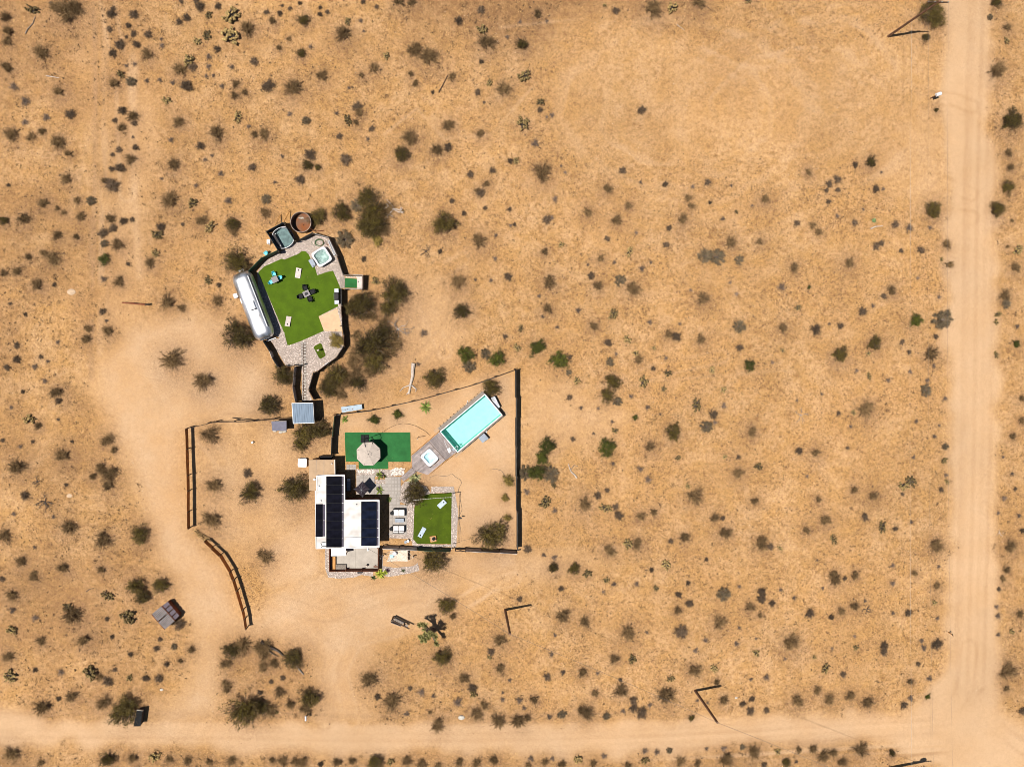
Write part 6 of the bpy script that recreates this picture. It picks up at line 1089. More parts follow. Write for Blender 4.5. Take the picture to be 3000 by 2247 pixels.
# ---- dry grass, small weeds, twigs and pebbles that nobody could count
def scatter_stuff():
    sd = np.clip(sand + built * .6, 0, 1)
    def picks(n, w):
        c = np.cumsum(w.ravel()); k = np.searchsorted(c, RNG.random(n) * c[-1]); x = gx.ravel()[k] + RNG.uniform(-.15, .15, n); y = gy.ravel()[k] + RNG.uniform(-.15, .15, n)
        return np.stack([x, y, gz.ravel()[k]], 1)
    sd = np.maximum(np.maximum(sd, graded * .75), 1 - edge)
    clump = np.clip((fbm(gx * .5, gy * .5, 81) - .42) * 4, .05, 1)
    n = 60000; p = picks(n, np.clip(1 - sd * 1.1, 0, 1) ** 2 * clump); p = np.repeat(p, 3, 0) + RNG.normal(size=(3 * n, 3)) * [.05, .05, 0]
    d = RNG.normal(size=(3 * n, 3)); d[:, 2] = np.abs(d[:, 2]) * .8 + .25
    co, t = spikes(RNG, p, d, RNG.uniform(.10, .26, 3 * n), RNG.uniform(.008, .02, 3 * n)); o = bpy.data.objects.new('dry_grass', raw_mesh('dry_grass', co, t, ['straw'])); COL.objects.link(o); tag(o, 'sparse straw coloured dry grass over the desert soil', 'grass', kind='stuff')
    n = 30000; p = picks(n, np.clip(litter - .06, 0, 1) * (1 - built * .5)); d = RNG.normal(size=(n, 3)); d[:, 2] = np.abs(d[:, 2]) * .25
    co, t = spikes(RNG, p + [0, 0, .02], d, RNG.uniform(.12, .35, n), RNG.uniform(.008, .018, n)); o = bpy.data.objects.new('twig_litter', raw_mesh('twig_litter', co, t, ['litter'])); COL.objects.link(o); tag(o, 'fallen twigs and dead leaves under the shrubs', 'litter', kind='stuff')
    n = 17000; p = picks(n, np.clip(1 - sd * 1.4, 0, 1) ** 2 * np.clip((fbm(gx * .22, gy * .22, 85) - .36) * 3, .05, 1)); s_ = .05 + .17 * RNG.random(n) ** 2.6; k = 12
    q = np.repeat(p, k, 0); ss = np.repeat(s_, k); d = RNG.normal(size=(n * k, 3)); d[:, 2] = np.abs(d[:, 2]) + .1
    co, t = spikes(RNG, q + unit(d) * (ss * .2)[:, None], d, ss * RNG.uniform(.6, 1.3, n * k), ss * .11); o = bpy.data.objects.new('small_weeds', raw_mesh('small_weeds', co, t, ['weed_dark'])); COL.objects.link(o); tag(o, 'scattered tiny dark weeds between the shrubs', 'weeds', kind='stuff')
    n = 4200; p = picks(n, np.clip(1 - sd * 1.25, 0, 1) * (.25 + np.clip(dark, 0, 1) * 2.2 + np.clip(litter, 0, 1) * 1.2) * np.clip((fbm(gx * .18, gy * .18, 87) - .34) * 3.2, .08, 1)); s_ = .10 + .30 * RNG.random(n) ** 2; k = 20
    q = np.repeat(p, k, 0) + RNG.normal(size=(n * k, 3)) * np.repeat(s_, k)[:, None] * [.45, .45, 0]; ss = np.repeat(s_, k); d = RNG.normal(size=(n * k, 3)); d[:, 2] = np.abs(d[:, 2]) * .7 + .05
    co, t = spikes(RNG, q + [0, 0, .02], d, ss * RNG.uniform(.4, 1.0, n * k), .009 + ss * .035); o = bpy.data.objects.new('dry_weeds', raw_mesh('dry_weeds', co, t, ['weed_brown'])); COL.objects.link(o); tag(o, 'loose brown patches of withered weeds between the shrubs', 'weeds', kind='stuff')
    pebbles('pebbles', picks(5000, .25 + clump * (1 - road_m * .7) * (1 - built)), .015, .055, 'rock_tan', 'loose pale pebbles on the desert floor')
def pebbles(name, p, a, b, m, label):
    n = len(p); s_ = RNG.uniform(a, b, n); u = np.array([(1, 0, 0), (.3, .95, .05), (-.8, .6, 0), (-.8, -.6, .05), (.3, -.95, 0), (0.1, .05, .75)]); th = RNG.uniform(0, 6.28, n); c, s2 = np.cos(th), np.sin(th)
    j = u[None] * RNG.uniform(.7, 1.3, (n, 6, 1)); v = np.stack([j[..., 0] * c[:, None] - j[..., 1] * s2[:, None], j[..., 0] * s2[:, None] + j[..., 1] * c[:, None], j[..., 2]], -1) * s_[:, None, None] + p[:, None, :]
    t = np.array([(i, (i + 1) % 5, 5) for i in range(5)]); T = (t[None] + (np.arange(n) * 6)[:, None, None]).reshape(-1, 3)
    o = bpy.data.objects.new(name, raw_mesh(name, v.reshape(-1, 3), T, [m])); COL.objects.link(o); return tag(o, label, 'gravel', kind='stuff')
M['weed_dark'] = mat('weed_dark', (.105, .068, .042), .95, var=.25, scale=.4, island=.5)
M['weed_brown'] = mat('weed_brown', (.155, .092, .044), .95, var=.2, scale=.4, island=.5)
M['rock_tan'] = mat('rock_tan', (.40, .285, .185), .9, var=.1, island=.35)
scatter_stuff(); GRAVEL_LATER(); WHITE_LATER()
# ------------------------------------------------------------------ parasols
def canopy(mbf, F, R, n, z0, z1, k0=0):
    for i in range(n):
        a, b = 2 * math.pi * (i + k0) / n, 2 * math.pi * (i + 1 + k0) / n; m_ = .5 * (math.cos(a) + math.cos(b)), .5 * (math.sin(a) + math.sin(b))
        rows = []
        for t in (0.02, .35, .7, 1.0):
            z = z1 - (z1 - z0) * t ** 1.15; rows.append([(*at(F, R * t * math.cos(a), R * t * math.sin(a)), z), (*at(F, R * t * m_[0], R * t * m_[1]), z - .05 * t), (*at(F, R * t * math.cos(b), R * t * math.sin(b)), z)])
        mbf(i, rows)
pc_ = W('d', 411, 622, 2.6); um = thing('parasol', 'large octagonal beige cantilever parasol over the blue green turf', 'parasol', (*pc_, 0)); F = (pc_, math.pi / 8 + .02)
canopy(lambda i, r: MB().loft(r, closed=False).build('canopy_panel', 'canvas', um), F, 1.48, 8, 2.35, 2.85)
for i in range(8): a = 2 * math.pi * i / 8; MB().tube([(*at(F, .05, 0), 2.84), (*at(F, 1.48 * math.cos(a), 1.48 * math.sin(a)), 2.355)], .016, 4).build('rib', 'black_metal', um)
canopy(lambda i, r: MB().loft(r, closed=False).build('vent_flap', 'canvas', um), F, .42, 8, 2.80, 2.95); MB().cyl(pc_, .06, 2.9, 3.03, 10).build('finial', 'black_metal', um)
bs = W('d', 375, 467, 0); pole = W('d', 400, 470, 0)
for dx in (-1, 1):
    for dy in (-1, 1): MB().rbox((bs[0] + dx * .24, bs[1] + dy * .24, .09), (.46, .46, .12), 0, .02).build('base_weight', 'black_metal', um)
hp = (bs[0] + .1, bs[1] + .05); MB().tube([(*hp, .1), (*hp, 2.5), (*W('d', 385, 470, 2.8), 2.8), (*W('d', 440, 452, 2.8), 2.75), (*W('d', 462, 490, 2.6), 2.45), (*pc_, 2.2)], .045, 8).build('mast', 'black_metal', um)
MB().tube([(hp[0], hp[1], 2.3), (*W('d', 372, 505, 2.75), 2.72), (*W('d', 382, 550, 2.7), 2.62)], .03, 6).build('strut', 'black_metal', um)
pq = W('e', 823, 390, 2.4); u2 = thing('parasol', 'dark purple square parasol on the paved patio beside the house', 'parasol', (*pq, 0)); cs = [W('e', *p, 2.25) for p in ((728, 385), (838, 285), (922, 385), (838, 485))]
for i in range(4):
    a, b = cs[i], cs[(i + 1) % 4]; m_ = ((a[0] + b[0]) * .5, (a[1] + b[1]) * .5); m2 = (m_[0] * .93 + pq[0] * .07, m_[1] * .93 + pq[1] * .07)
    MB().add([(*pq, 2.62), (*a, 2.2), (*m2, 2.25), (*b, 2.2)], [(0, 1, 2), (0, 2, 3)]).build('canopy_panel', 'canvas_dark', u2); MB().tube([(*pq, 2.63), (*a, 2.21)], .014, 4).build('rib', 'grey_metal', u2); MB().tube([(*pq, 2.63), (*m2, 2.26)], .014, 4).build('rib', 'grey_metal', u2)
MB().cyl(pq, .035, 0, 2.7, 8).build('mast', 'grey_metal', u2); MB().cyl(pq, .3, .05, .13, 14).build('base_weight', 'black_metal', u2)
ch_ = W('e', 825, 285, .5)
# ------------------------------------------------------------------ seats and tables
def chair(name, m, label, loc, rz, grp, legs='black_metal', w=.52):
    t = thing(name, label, 'chair', (0, 0, 0), 0, grp)
    MB().rbox((0, 0, .42), (w, w, .05), 0, .02).build('seat', m, t); bk = MB(); bk.add([(-w / 2, -w / 2 + .03, .42), (w / 2, -w / 2 + .03, .42), (w / 2 * .8, -w / 2 - .16, .92), (-w / 2 * .8, -w / 2 - .16, .92), (-w / 2, -w / 2 - .02, .42), (w / 2, -w / 2 - .02, .42), (w / 2 * .8, -w / 2 - .2, .92), (-w / 2 * .8, -w / 2 - .2, .92)], [(0, 1, 2, 3), (7, 6, 5, 4), (0, 4, 5, 1), (1, 5, 6, 2), (2, 6, 7, 3), (3, 7, 4, 0)]); bk.build('backrest', m, t)
    for s_ in (-1, 1):
        MB().rbox((s_ * (w / 2 + .03), -.02, .62), (.07, w, .035), 0, .01).build('armrest', legs if legs != 'black_metal' else m, t)
        for y in (-w / 2 + .04, w / 2 - .04): MB().tube([(s_ * (w / 2 + .03), y, .61), (s_ * (w / 2 + .04), y * 1.05, .0)], .022, 5).build('leg', legs, t)
    t.location = (*loc, .035); t.rotation_euler = (0, 0, rz); return t
tc0 = W('m', 1140, 405, .7); tq = WP('m', [(1055, 375), (1170, 325), (1222, 435), (1105, 492)], 1.1); tt = thing('outdoor_table', 'square grey table among turquoise chairs on the spa yard turf', 'table', (*tc0, 0), ang(tq[0], tq[1])); MB().prism(tq, 1.07, 1.11).build('tabletop', 'table_grey', tt)
for x, y in offset(tq, .07): MB().box((x, y, .55), (.06, .06, 1.04)).build('leg', 'black_metal', tt)
G_ = 'turquoise chairs round the grey table'
cA = chair('turquoise_chair', 'plastic_teal', 'turquoise chair above the grey table on the spa yard turf', W('m', 1125, 300, .5), math.pi + .4, G_, legs='plastic_teal')
dup(cA, (*W('m', 1245, 370, .5), .035), math.pi / 2 + .5, 'turquoise chair right of the grey table, half in shadow', G_); dup(cA, (*W('m', 1065, 460, .5), .035), -.9, 'turquoise chair below left of the grey table', G_); dup(cA, (*W('n', 165, 1130, .5), 0), 2.4, 'turquoise chair outside the green fence on open sand', 'turquoise chairs')
fq = WP('a', [(1015, 1065), (1085, 1030), (1118, 1095), (1048, 1130)], .6); fc = centroid(fq); fa = ang(fq[0], fq[1]); ft = thing('fire_table', 'square fire table with a dark grate between black chairs', 'table', (*fc, 0), fa); MB().prism(fq, .52, .6).build('tabletop', 'table_grey', ft); MB().prism(offset(fq, .08), .03, .52).build('body', 'black_metal', ft); MB().prism(offset(fq, .2), .6, .612).build('fire_tray', 'black_metal', ft)
for k in range(4): a, b = at((fc, fa), -.2, -.15 + .1 * k), at((fc, fa), .2, -.15 + .1 * k); MB().tube([(*a, .625), (*b, .625)], .014, 4).build('grate_bar', 'grey_metal', ft)
G_ = 'black chairs round the fire table'; bA = chair('black_chair', 'black_metal', 'black metal chair above the fire table', W('a', 1052, 1012, .4), math.pi + .25, G_)
dup(bA, (*W('a', 1140, 1055, .4), .035), math.pi / 2 + .25, 'black metal chair right of the fire table', G_); dup(bA, (*W('a', 1000, 1112, .4), .035), -math.pi / 2 + .2, 'black metal chair left of the fire table', G_); dup(bA, (*W('a', 1110, 1140, .4), .035), .3, 'black metal chair below the fire table', G_)
def sofa(label, c, y, flip):
    a, b = W('e', c - 68, y, .5), W('e', c + 68, y, .5); m_ = ((a[0] + b[0]) / 2, (a[1] + b[1]) / 2); t = thing('loveseat', label, 'sofa', (*m_, .05), ang(a, b), 'white cushioned loveseats'); F = (m_, ang(a, b)); w = math.dist(a, b)
    MB().box((*at(F, 0, 0), .2), (w, .74, .2), F[1]).build('frame', 'black_metal', t)
    for s_ in (-1, 1): MB().rbox((*at(F, s_ * w / 4, .02 * flip), .40), (w / 2 - .03, .74, .17), F[1], .05).build('seat_cushion', 'cushion', t); MB().rbox((*at(F, s_ * w / 4, .36 * flip), .62), (w / 2 - .04, .17, .42), F[1], .06).build('back_cushion', 'cushion', t); MB().box((*at(F, s_ * (w / 2 + .06), .0), .34), (.035, .76, .40), F[1]).build('armrest', 'black_metal', t)
    MB().box((*at(F, 0, .48 * flip), .45), (w + .02, .04, .56), F[1]).build('backrest', 'black_metal', t)
    for s_ in (-1, 1):
        for q in (-1, 1): MB().box((*at(F, s_ * w * .46, q * .34), .08), (.06, .06, .09), F[1]).build('leg', 'black_metal', t)
sofa('white cushioned loveseat nearest the parasol on the paved patio', 1280, 672, 1); sofa('white cushioned loveseat nearest the bottom fence on the paved patio', 1276, 865, -1)
q = WP('e', [(1228, 742), (1338, 742), (1338, 785), (1228, 785)], .45); ct = thing('coffee_table', 'low blue grey table between the two white loveseats', 'table', (*centroid(q), .05)); MB().prism(q, .40, .45).build('tabletop', 'blue_grey', ct); MB().prism(offset(q, .05), .12, .40).build('shelf', 'black_metal', ct)
for x, y in offset(q, .05): MB().box((x, y, .1), (.07, .07, .12)).build('leg', 'black_metal', ct)
for lab, x, y in (('round black side table left of the upper loveseat', 1196, 675), ('round black side table left of the lower loveseat', 1187, 866)):
    c0 = W('e', x, y, .45); t = thing('side_table', lab, 'table', (*c0, .05), 0, 'round black side tables'); MB().cyl(c0, .24, .44, .48, 20).build('tabletop', 'black_metal', t); MB().cyl(c0, .17, .05, .44, 16, .22).build('body', 'black_metal', t)
q = WP('e', [(640, 255), (692, 255), (692, 410), (640, 410)], .5); sl = thing('sun_bed', 'grey outdoor daybed in the shade beside the house wall', 'daybed', centroid(q)); MB().prism(q, .15, .3).build('frame', 'black_metal', sl); MB().prism(offset(q, .04), .3, .42).build('mattress', 'blue_grey', sl); MB().rbox((*W('e', 667, 275, .5), .48), (.4, .3, .12), 0, .05).build('pillow', 'cushion', sl)
# cornhole boards
def cornhole(label, pts, hole, m, z=.035):
    q = WP('d' if hole[2] == 'd' else 'a', pts, .2); a = ang(q[0], q[3]); L_ = (math.dist(q[0], q[3]) + math.dist(q[1], q[2])) / 2; w = (math.dist(q[0], q[1]) + math.dist(q[3], q[2])) / 2; c = centroid(q); F = (c, a)
    t = thing('cornhole_board', label, 'game board', (*c, z), a, 'cornhole boards'); s_ = lambda x, y, dz: (*at(F, x, y), z + .19 + .11 * x / (L_ / 2) + dz)
    v = [s_(x, y, dz) for dz in (-.03, 0) for x, y in ((-L_ / 2, -w / 2), (L_ / 2, -w / 2), (L_ / 2, w / 2), (-L_ / 2, w / 2))]; MB().add(v, [(3, 2, 1, 0), (4, 5, 6, 7), (0, 1, 5, 4), (1, 2, 6, 5), (2, 3, 7, 6), (3, 0, 4, 7)]).build('board', m, t)
    n = 14; MB().add([s_(L_ / 2 - .24 + .085 * math.cos(2 * math.pi * i / n), .085 * math.sin(2 * math.pi * i / n), .004) for i in range(n)], [tuple(range(n))]).build('hole', 'rubber', t)
    for y in (-1, 1): MB().tube([s_(L_ / 2 - .08, y * (w / 2 - .04), -.03), (*at(F, L_ / 2 - .05, y * (w / 2 - .04)), z)], .025, 4).build('leg', 'wood_dark', t); MB().wall(at(F, -L_ / 2, y * (w / 2 - .02)), at(F, L_ / 2, y * (w / 2 - .02)), z + .02, z + .06, .03).build('side_rail', 'wood_dark', t)
cornhole('pale marbled cornhole board in the upper half of the spa yard turf', [(925, 885), (988, 893), (1010, 776), (946, 765)], (0, 0, 'a'), 'marble')
cornhole('pale marbled cornhole board near the trailer tail', [(885, 1360), (824, 1350), (806, 1470), (864, 1480)], (0, 0, 'a'), 'marble')
cornhole('pale blue cornhole board at the top right of the house lawn', [(1137, 1178), (1104, 1140), (1172, 1078), (1206, 1112)], (0, 0, 'd'), 'board_blue')
cornhole('pale blue cornhole board at the lower left of the house lawn', [(998, 1378), (962, 1357), (907, 1450), (948, 1467)], (0, 0, 'd'), 'board_blue')
# grill counter at the right of the spa turf
q = WP('a', [(1404, 1018), (1458, 1018), (1460, 1205), (1408, 1208)], .95); gr = thing('barbecue', 'long stainless barbecue with a black lid against the spa yard fence', 'barbecue', centroid(q)); A0_, A1_ = ((q[0][0] + q[1][0]) / 2, (q[0][1] + q[1][1]) / 2), ((q[2][0] + q[3][0]) / 2, (q[2][1] + q[3][1]) / 2); F = (((A0_[0] + A1_[0]) / 2, (A0_[1] + A1_[1]) / 2), ang(A0_, A1_)); L_ = math.dist(A0_, A1_)
MB().box((*at(F, 0, 0), .45), (L_ * .5, .5, .8), F[1]).build('cabinet', 'black_metal', gr)
for s_ in (-1, 1): MB().rbox((*at(F, s_ * L_ * .37, 0), .88), (L_ * .25, .5, .05), F[1], .02).build('side_shelf', 'galv', gr); MB().box((*at(F, s_ * L_ * .47, 0), .43), (.05, .46, .86), F[1]).build('leg', 'grey_metal', gr)
MB().rbox((*at(F, 0, 0), .97), (L_ * .44, .5, .24), F[1], .1).build('lid', 'dark_steel', gr); MB().tube([(*at(F, -L_ * .2, -.29), 1.0), (*at(F, L_ * .2, -.29), 1.0)], .02, 5).build('handle', 'galv', gr)
# putting bay contents
q = WP('a', [(1535, 868), (1682, 870), (1680, 1010), (1535, 1008)], .05); pm = thing('putting_mat', 'small worn green putting mat inside the wooden bay', 'mat', centroid(q)); MB().prism(q, -.05, .04).build('mat', 'turf_blue', pm); MB().prism([q[0], q[1], ((q[1][0] * .78 + q[2][0] * .22), (q[1][1] * .78 + q[2][1] * .22)), ((q[0][0] * .84 + q[3][0] * .16), (q[0][1] * .84 + q[3][1] * .16))], .04, .046).build('worn_strip', 'tan_roof', pm)
for k in range(7): c0 = W('a', 1555 + k * 20, 878, .1); MB().cyl(c0, .05, .04, .18, 8).build('peg', 'white_paint', pm)
q = WP('a', [(1684, 868), (1740, 872), (1738, 1012), (1682, 1010)], .3); tb = thing('target_board', 'white target board with one dark hole at the right end of the putting bay', 'game board', centroid(q)); MB().prism(q, .05, .3).build('board', 'marble', tb); MB().cyl(W('a', 1698, 935, .3), .075, .3, .306, 14).build('hole', 'rubber', tb)
# small yard things
c0 = W('b', 900, 652, .4); bl = thing('bird_house', 'small cream post lantern on the little green turf pad', 'lantern', c0); MB().box((*c0, .5), (.07, .07, 1.0)).build('post', 'wood_grey', bl); MB().rbox((*c0, 1.08), (.26, .2, .2), .4, .03).build('lantern', 'canvas', bl)
mb = MB(); hc = W('n', 1620, 840, .1)
for k in range(5): mb.tube([(hc[0] + (.42 + .03 * k) * math.cos(i * .45), hc[1] + (.34 + .02 * k) * math.sin(i * .45) + .03 * math.sin(i + k), .05 + .03 * k) for i in range(15)], .018, 4)
mb.tube([(*W('n', x, y), .04) for x, y in ((1580, 850), (1480, 880), (1520, 760), (1440, 760), (1400, 840), (1480, 930), (1600, 950))], .018, 4); base_mesh(mb, 'garden_hose', 'hose', 'coiled green garden hose on the stones above the hot tub', 'hose', hc)
for lab, a, b in (('left rusty garden rake leaning by the hose coil', (1705, 890), (1735, 775)), ('right rusty garden rake leaning by the hose coil', (1835, 910), (1775, 785))):
    mb = MB().tube([(*W('n', *a), .06), (*W('n', *b, 1.0), .9)], .022, 5); p = W('n', *a); mb.box((p[0], p[1], .05), (.4, .05, .05), .3); base_mesh(mb, 'rake', 'rust_wall', lab, 'rake', p)
q = WP('b', [(985, 880), (1030, 838), (1050, 858), (1005, 895)], .7); bx = thing('fence_box', 'small grey box fixed low on the curved fence', 'box', centroid(q)); MB().prism(q, .1, .7).build('case', 'grey_metal', bx); MB().prism(offset(q, .05), .7, .72).build('lid', 'blue_grey', bx)
def light_pole(label, c, x, y, h, grp='string light poles'):
    b = W(c, x, y, 0); t = thing('light_pole', label, 'pole', b, 0, grp); MB().cyl(b, .035, -.1, h, 8).build('pole', 'dark_steel', t); MB().cyl(b, .05, h, h + .08, 8).build('cap', 'wire_pale', t); return (*b, h)
light_pole('thin string light pole on the right spa yard fence', 'b', 1262, 288, 2.9)
pA, pB = light_pole('thin string light pole at the top right corner of the house lawn', 'd', 1266, 1018, 3.0), light_pole('thin string light pole at the bottom right corner of the house lawn', 'd', 1251, 1528, 3.0)
light_pole('thin light pole beside the pool yard deck', 'd', 915, 450, 2.6); light_pole('thin pole on the sand just outside the front patio wall', 'e', 1075, 1165, 2.6)
lk = thing('post_light', 'short slanting post light on the yard sand right of the lawn', 'lamp', W('d', 1318, 1262, 0)); b = W('d', 1318, 1262, 0); MB().tube([(*b, 0), (*b, .9), (b[0] + .3, b[1] + .1, 1.1)], .04, 6).build('post', 'dark_steel', lk); MB().rbox((b[0] + .3, b[1] + .1, 1.12), (.3, .16, .1)).build('head', 'dark_steel', lk)
def span(label, name, a, b, sag, r, m, n=14, grp=None, cat='wire', bulbs=False):
    pts = [(a[0] + (b[0] - a[0]) * i / n, a[1] + (b[1] - a[1]) * i / n, a[2] + (b[2] - a[2]) * i / n - sag * 4 * (i / n) * (1 - i / n)) for i in range(n + 1)]; mb = MB().tube(pts, r, 4)
    if bulbs:
        for p in pts[1:-1]: mb.cyl(p, .05, p[2] - .12, p[2], 6)
    return base_mesh(mb, name, m, label, cat, a, 0, grp)
span('string of pale lights along the right edge of the house lawn', 'string_lights', pA, pB, .25, .022, 'wire_pale', 22, 'string lights round the lawn', bulbs=True); span('string of pale lights crossing the top of the house lawn', 'string_lights', pA, (*W('d', 865, 1090, 3.0), 2.9), .25, .022, 'wire_pale', 16, 'string lights round the lawn', bulbs=True)
for lab, x, y, m in (('white bucket beside the lawn corner near the bottom fence', 812, 1497, 'plastic_white'), ('grey bucket left of the white bucket near the bottom fence', 788, 1508, 'blue_grey')):
    c0 = W('d', x, y, .2); t = thing('bucket', lab, 'bucket', c0); MB().cyl(c0, .13, .015, .36, 14, .16).build('body', m, t); MB().cyl(c0, .17, .36, .39, 14).build('lid', m, t)
q = WP('d', [(1034, 1458), (1092, 1450), (1097, 1503), (1040, 1510)], .3); fp = thing('fire_pit', 'square wooden fire pit box with a black bowl on the house lawn', 'fire pit', (*centroid(q), .035)); 
for i in range(4): MB().wall(q[i], q[(i + 1) % 4], .03, .3, .08).build('side', 'wood_orange', fp)
MB().prism(offset(q, .04), .05, .24).build('fill', 'tan_roof', fp); c0 = W('d', 1072, 1478, .4); MB().cyl(c0, .13, .24, .45, 14, .2).build('bowl', 'rubber', fp); MB().tube([(c0[0] + .1, c0[1], .4), (c0[0] + .4, c0[1] - .05, .5)], .025, 5).build('handle', 'rubber', fp)
q = WP('d', [(1525, 458), (1580, 410), (1628, 465), (1565, 510)], .85); ps = thing('pool_heater', 'pale blue grey box on legs beside the long pool side', 'heater', centroid(q)); MB().prism(q, .15, .85).build('case', 'blue_grey', ps); MB().prism(offset(q, .08), .85, .87).build('lid', 'blue_grey', ps)
for x, y in offset(q, .05): MB().box((x, y, .07), (.06, .06, .16)).build('leg', 'black_metal', ps)
mb = MB()
for a, b in (((1545, 412), (1600, 400)), ((1600, 400), (1615, 378)), ((1615, 378), (1600, 410))): mb.tube([(*W('d', *a), .12), (*W('d', *b), .12)], .035, 6)
base_mesh(mb, 'pool_pipe', 'plastic_white', 'white elbow pipes between the pale box and the pool', 'pipe', W('d', 1580, 400, 0))
mb = MB().tube([(*k_(1295, 370, DZ), DZ + .04), (*k_(1450, 725, DZ), DZ + .04)], .022, 5); mb.rbox((*k_(1438, 630, DZ), DZ + .05), (.38, .5, .09), .4, .03); base_mesh(mb, 'pool_skimmer', 'plastic_white', 'white pool skimmer pole lying on the deck by the pool', 'skimmer', (*k_(1400, 600, DZ), DZ))
q = dk([(1545, 560), (1600, 610), (1545, 660), (1490, 610)], DZ + .2); mb = MB(); mb.prism(q, DZ + .01, DZ + .25); base_mesh(mb, 'deck_box', 'blue_grey', 'small grey step box at the ladder on the pool deck', 'box', (*centroid(q), DZ))
mb = MB().tube([(*W('l', 125, 520), .1), (*W('l', 85, 690), .1)], .03, 5); base_mesh(mb, 'white_pipe', 'plastic_white', 'short white pipe lying on the sand above the pool', 'pipe', W('l', 105, 600, 0))
mb = MB().tube([(*W('d', x, y), .03) for x, y in ((548, 405), (610, 365), (690, 325), (760, 312), (830, 318), (900, 340), (980, 385), (1040, 435))], .02, 5); base_mesh(mb, 'black_hose', 'rubber', 'black hose curving over the sand from the turf to the deck', 'hose', W('d', 690, 325, 0))
mb = MB().tube([(*W('d', x, y), .03) for x, y in ((1035, 855), (1090, 835), (1170, 845), (1215, 840), (1255, 818), (1290, 850), (1340, 880), (1355, 910), (1320, 980), (1340, 1080), (1360, 1180), (1320, 1270), (1345, 1380), (1350, 1500), (1480, 1465))], .018, 5); base_mesh(mb, 'drip_line', 'wire', 'thin brown drip line wandering over the yard sand right of the lawn', 'hose', W('d', 1255, 818, 0))
mb = MB().tube([(*W('d', x, y), .03) for x, y in ((1640, 780), (1700, 770), (1760, 790), (1795, 850))], .02, 5); base_mesh(mb, 'drip_line', 'wire', 'short curved drip line left of the yellow shrubs', 'hose', W('d', 1700, 770, 0))
# ------------------------------------------------------------------ poles, wires, mailboxes, stakes
def pole(label, x, y, h, arm=None, r=.16, tr=False, m='wood_pole'):
    b = P(x, y, 0); g = gheight(*b); t = thing('utility_pole', label, 'utility pole', (*b, g), 0, 'wooden utility poles'); MB().tube([(*b, g - .3), (*b, h * .5), (*b, h)], [r, r * .9, r * .78], 12).build('post', m, t)
    if arm is not None:
        d = (math.cos(arm), math.sin(arm)); MB().wall((b[0] - d[0] * 1.2, b[1] - d[1] * 1.2), (b[0] + d[0] * 1.2, b[1] + d[1] * 1.2), h - .5, h - .36, .12).build('crossarm', 'wood_dark', t)
        for k in (-1.1, -.4, .4, 1.1): MB().cyl((b[0] + d[0] * k, b[1] + d[1] * k), .05, h - .36, h - .16, 8).build('insulator', 'grey_metal', t)
    if tr: MB().cyl((b[0] + .45, b[1] + .2), .28, h - 1.9, h - .9, 14).build('transformer', 'grey_metal', t)
    return (*b, h)
p1 = pole('short utility pole right of the yucca tree, shadow pointing right', 1480, 1786, 10.0); p2 = pole('utility pole leaning over the edge of the lower road', 2037, 2023, 10.2, r=.17)
p3 = pole('tall brown utility pole at the top right by the road', 2603, 107, 12.6, arm=0, r=.15); p4 = pole('utility pole with a transformer at the bottom edge of the photo', 2606, 2249, 14.0, arm=0, r=.2, tr=True)
for p, m in ((p1, 'x'), (p2, 'y')): pass
span('service wire from the yucca tree pole down to the house', 'service_wire', p1, (*W('e', 905, 1105, 3.3), 3.3), .5, .016, 'wire'); span('service wire between the two lower utility poles', 'power_wire', p1, p2, .5, .016, 'wire'); span('wire from the lower road pole toward the bottom right corner pole', 'power_wire', p2, (p4[0], p4[1], 11.5), .5, .016, 'wire')
span('pale cable running straight along the upper road', 'phone_cable', (p3[0], p3[1], 6.1), (p4[0], p4[1], 6.1), .5, .009, 'wire_pale', 30)
for k, lab in ((-1.1, 'left'), (1.1, 'right')): span('%s power line high along the upper road' % lab, 'power_wire', (p3[0] + k, p3[1], 12.4), (p4[0] + k, p4[1], 13.8), .7, .007, 'wire', 20, 'power lines along the road')
def mailbox(label, c, base, h, rz, big, m='plastic_white'):
    b = W(c, *base, 0); t = thing('mailbox', label, 'mailbox', b, rz, None); F = (b, rz); MB().box((*b, h / 2 - .1), (.1, .1, h + .2), rz).build('post', 'wood_pole', t); L_, w, hh = big
    mb = MB(); n = 10; r0, r1 = [], []
    for i in range(n + 1): a = math.pi * i / n; r0.append((*at(F, -L_ / 2, -w / 2 * math.cos(a)), h + hh * .45 + hh * .55 * math.sin(a))); r1.append((*at(F, L_ / 2, -w / 2 * math.cos(a)), h + hh * .45 + hh * .55 * math.sin(a)))
    r0 += [(*at(F, -L_ / 2, w / 2), h), (*at(F, -L_ / 2, -w / 2), h)]; r1 += [(*at(F, L_ / 2, w / 2), h), (*at(F, L_ / 2, -w / 2), h)]; mb.loft([r0, r1], cap0=True, cap1=True); mb.build('box', m, t)
    MB().box((*at(F, L_ / 2 + .015, 0), h + hh * .5), (.02, w * .8, hh * .8), rz).build('door', 'grey_metal', t); MB().box((*at(F, 0, w / 2 + .03), h + hh), (.18, .02, .08), rz).build('flag', 'red', t)
mailbox('tall white mailbox with a red flag on a slanting looking post by the upper road', 'h', (940, 1194), 1.75, .35, (.62, .42, .4)); mailbox('white mailbox on a post where the drive meets the lower road', 't31', (442, 1197), 1.15, math.pi / 2, (.56, .22, .24))
b = W('t33', 1560, 490, 0); sk = thing('road_stake', 'short wooden stake with a small plate at the upper road edge', 'stake', b); MB().box((*b, .5), (.09, .09, 1.1)).build('post', 'wood_orange', sk); MB().box((b[0] - .02, b[1], 1.0), (.05, .3, .2), .4).build('plate', 'dark_steel', sk)
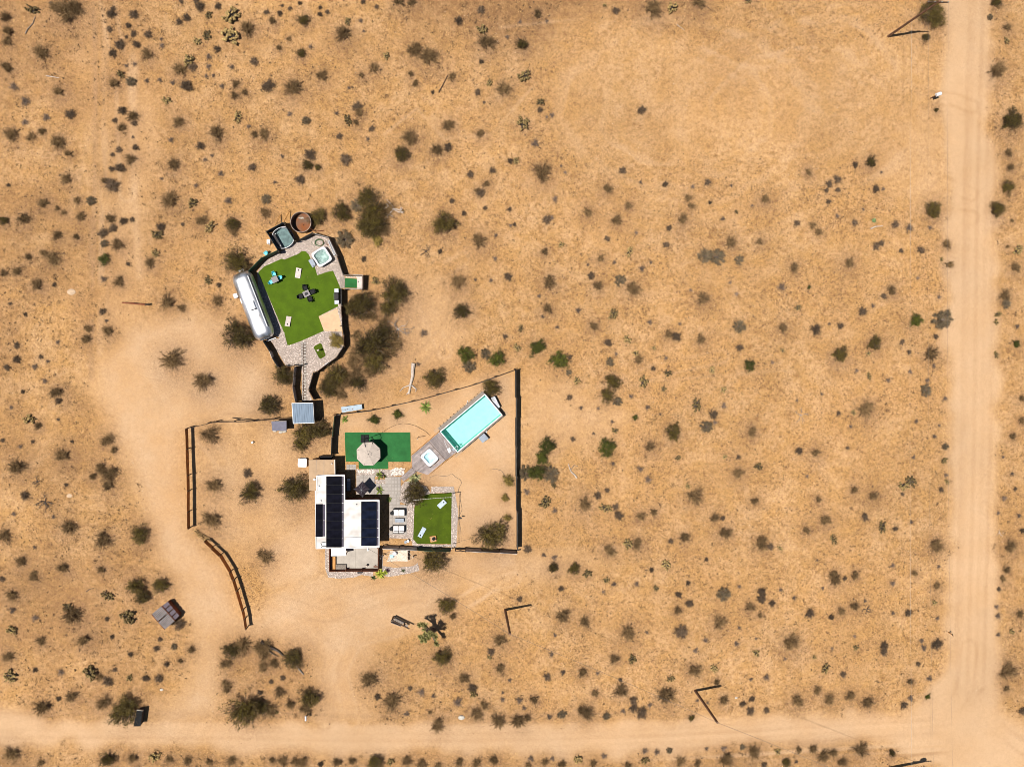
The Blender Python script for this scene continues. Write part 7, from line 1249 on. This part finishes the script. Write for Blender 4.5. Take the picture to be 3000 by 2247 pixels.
for lab, c, x, y, s_ in (('pale green rounded rock beside the drive below the ribbed shed', 't30', 1395, 985, .22), ('white stone on open sand near the lower road bushes', 't32', 1938, 1055, .18), ('flat pale boulder slab in the left scrub', 't10', 615, 865, .5), ('flat pale slab near the left edge scrub', 't20', 598, 968, .34), ('white rock beside the bushes above the lower road', 't31', 1775, 1225, .4)):
    mb = MB(); n = 9
    for z, k in ((0, 1), (.5, .9), (.8, .5)): pass
    rr_ = [[(s_ * k * (1 + .12 * math.sin(5 * i + k)) * math.cos(2 * math.pi * i / n), s_ * .8 * k * math.sin(2 * math.pi * i / n), s_ * z * (.25 if 'slab' in lab else .8) - .03) for i in range(n)] for z, k in ((0, 1), (.5, .92), (.8, .5))]; mb.loft(rr_, cap1=True); p = W(c, x, y); o = bpy.data.objects.new('rock', mb.mesh('rock', 'rock_tan' if 'flat' in lab else 'rock')); COL.objects.link(o); o.location = (*p, gheight(*p)); tag(o, lab, 'rock')
# bright yuccas outside the front patio wall
for lab, x, y, r, v, m in (('bright yellow green yucca at the bottom corner of the front patio', 1050, 1415, .92, 0, 'ya'), ('smaller yellow green yucca right of the bright patio yucca', 1110, 1400, .6, 1, 'ya'), ('purple leaved yucca behind the bright patio yucca', 1140, 1372, .5, 0, 'yp'), ('dark green yucca tuft below the bright patio yucca', 968, 1465, .5, 1, 'yg'), ('small dark yucca on the stones below the hammock', 1330, 1378, .42, 1, 'yg')):
    if m not in M: M[m] = {'ya': mat('yucca_bright', (.33, .36, .045), .55, var=.2, island=.35), 'yp': mat('yucca_purple', (.07, .035, .06), .6, var=.2, island=.3), 'yg': mat('yucca_dark', (.07, .09, .03), .6, var=.2, island=.3)}[m]
    me = VAR['Y', v].copy(); me.materials.clear(); me.materials.append(M[m]); o = bpy.data.objects.new('yucca', me); COL.objects.link(o); o.location = (*W('e', x, y, .3), 0); o.scale = (r, r, r * .8); o.rotation_euler = (0, 0, r * 5); tag(o, lab, 'yucca', 'yuccas planted round the house')
for lab, x, y, r in (('purple agave in the stone island above the dark parasol', 1075, 205, .42), ('dark purple agave right of the dark parasol', 1035, 370, .38), ('purple agave at the house corner by the walkway', 1168, 505, .34)):
    me = VAR['A', 0].copy(); me.materials.clear(); me.materials.append(M['yp']); o = bpy.data.objects.new('agave', me); COL.objects.link(o); o.location = (*W('e', x, y, .3), 0); o.scale = (r, r, r); tag(o, lab, 'agave', 'purple agaves by the patio')
for o_ in [x for x in COL.objects if x.name.startswith('turquoise_chair')]: o_.scale = (.68, .68, 1.0)
for o_ in [x for x in COL.objects if x.name.startswith('black_chair')]: o_.scale = (.9, .9, 1)
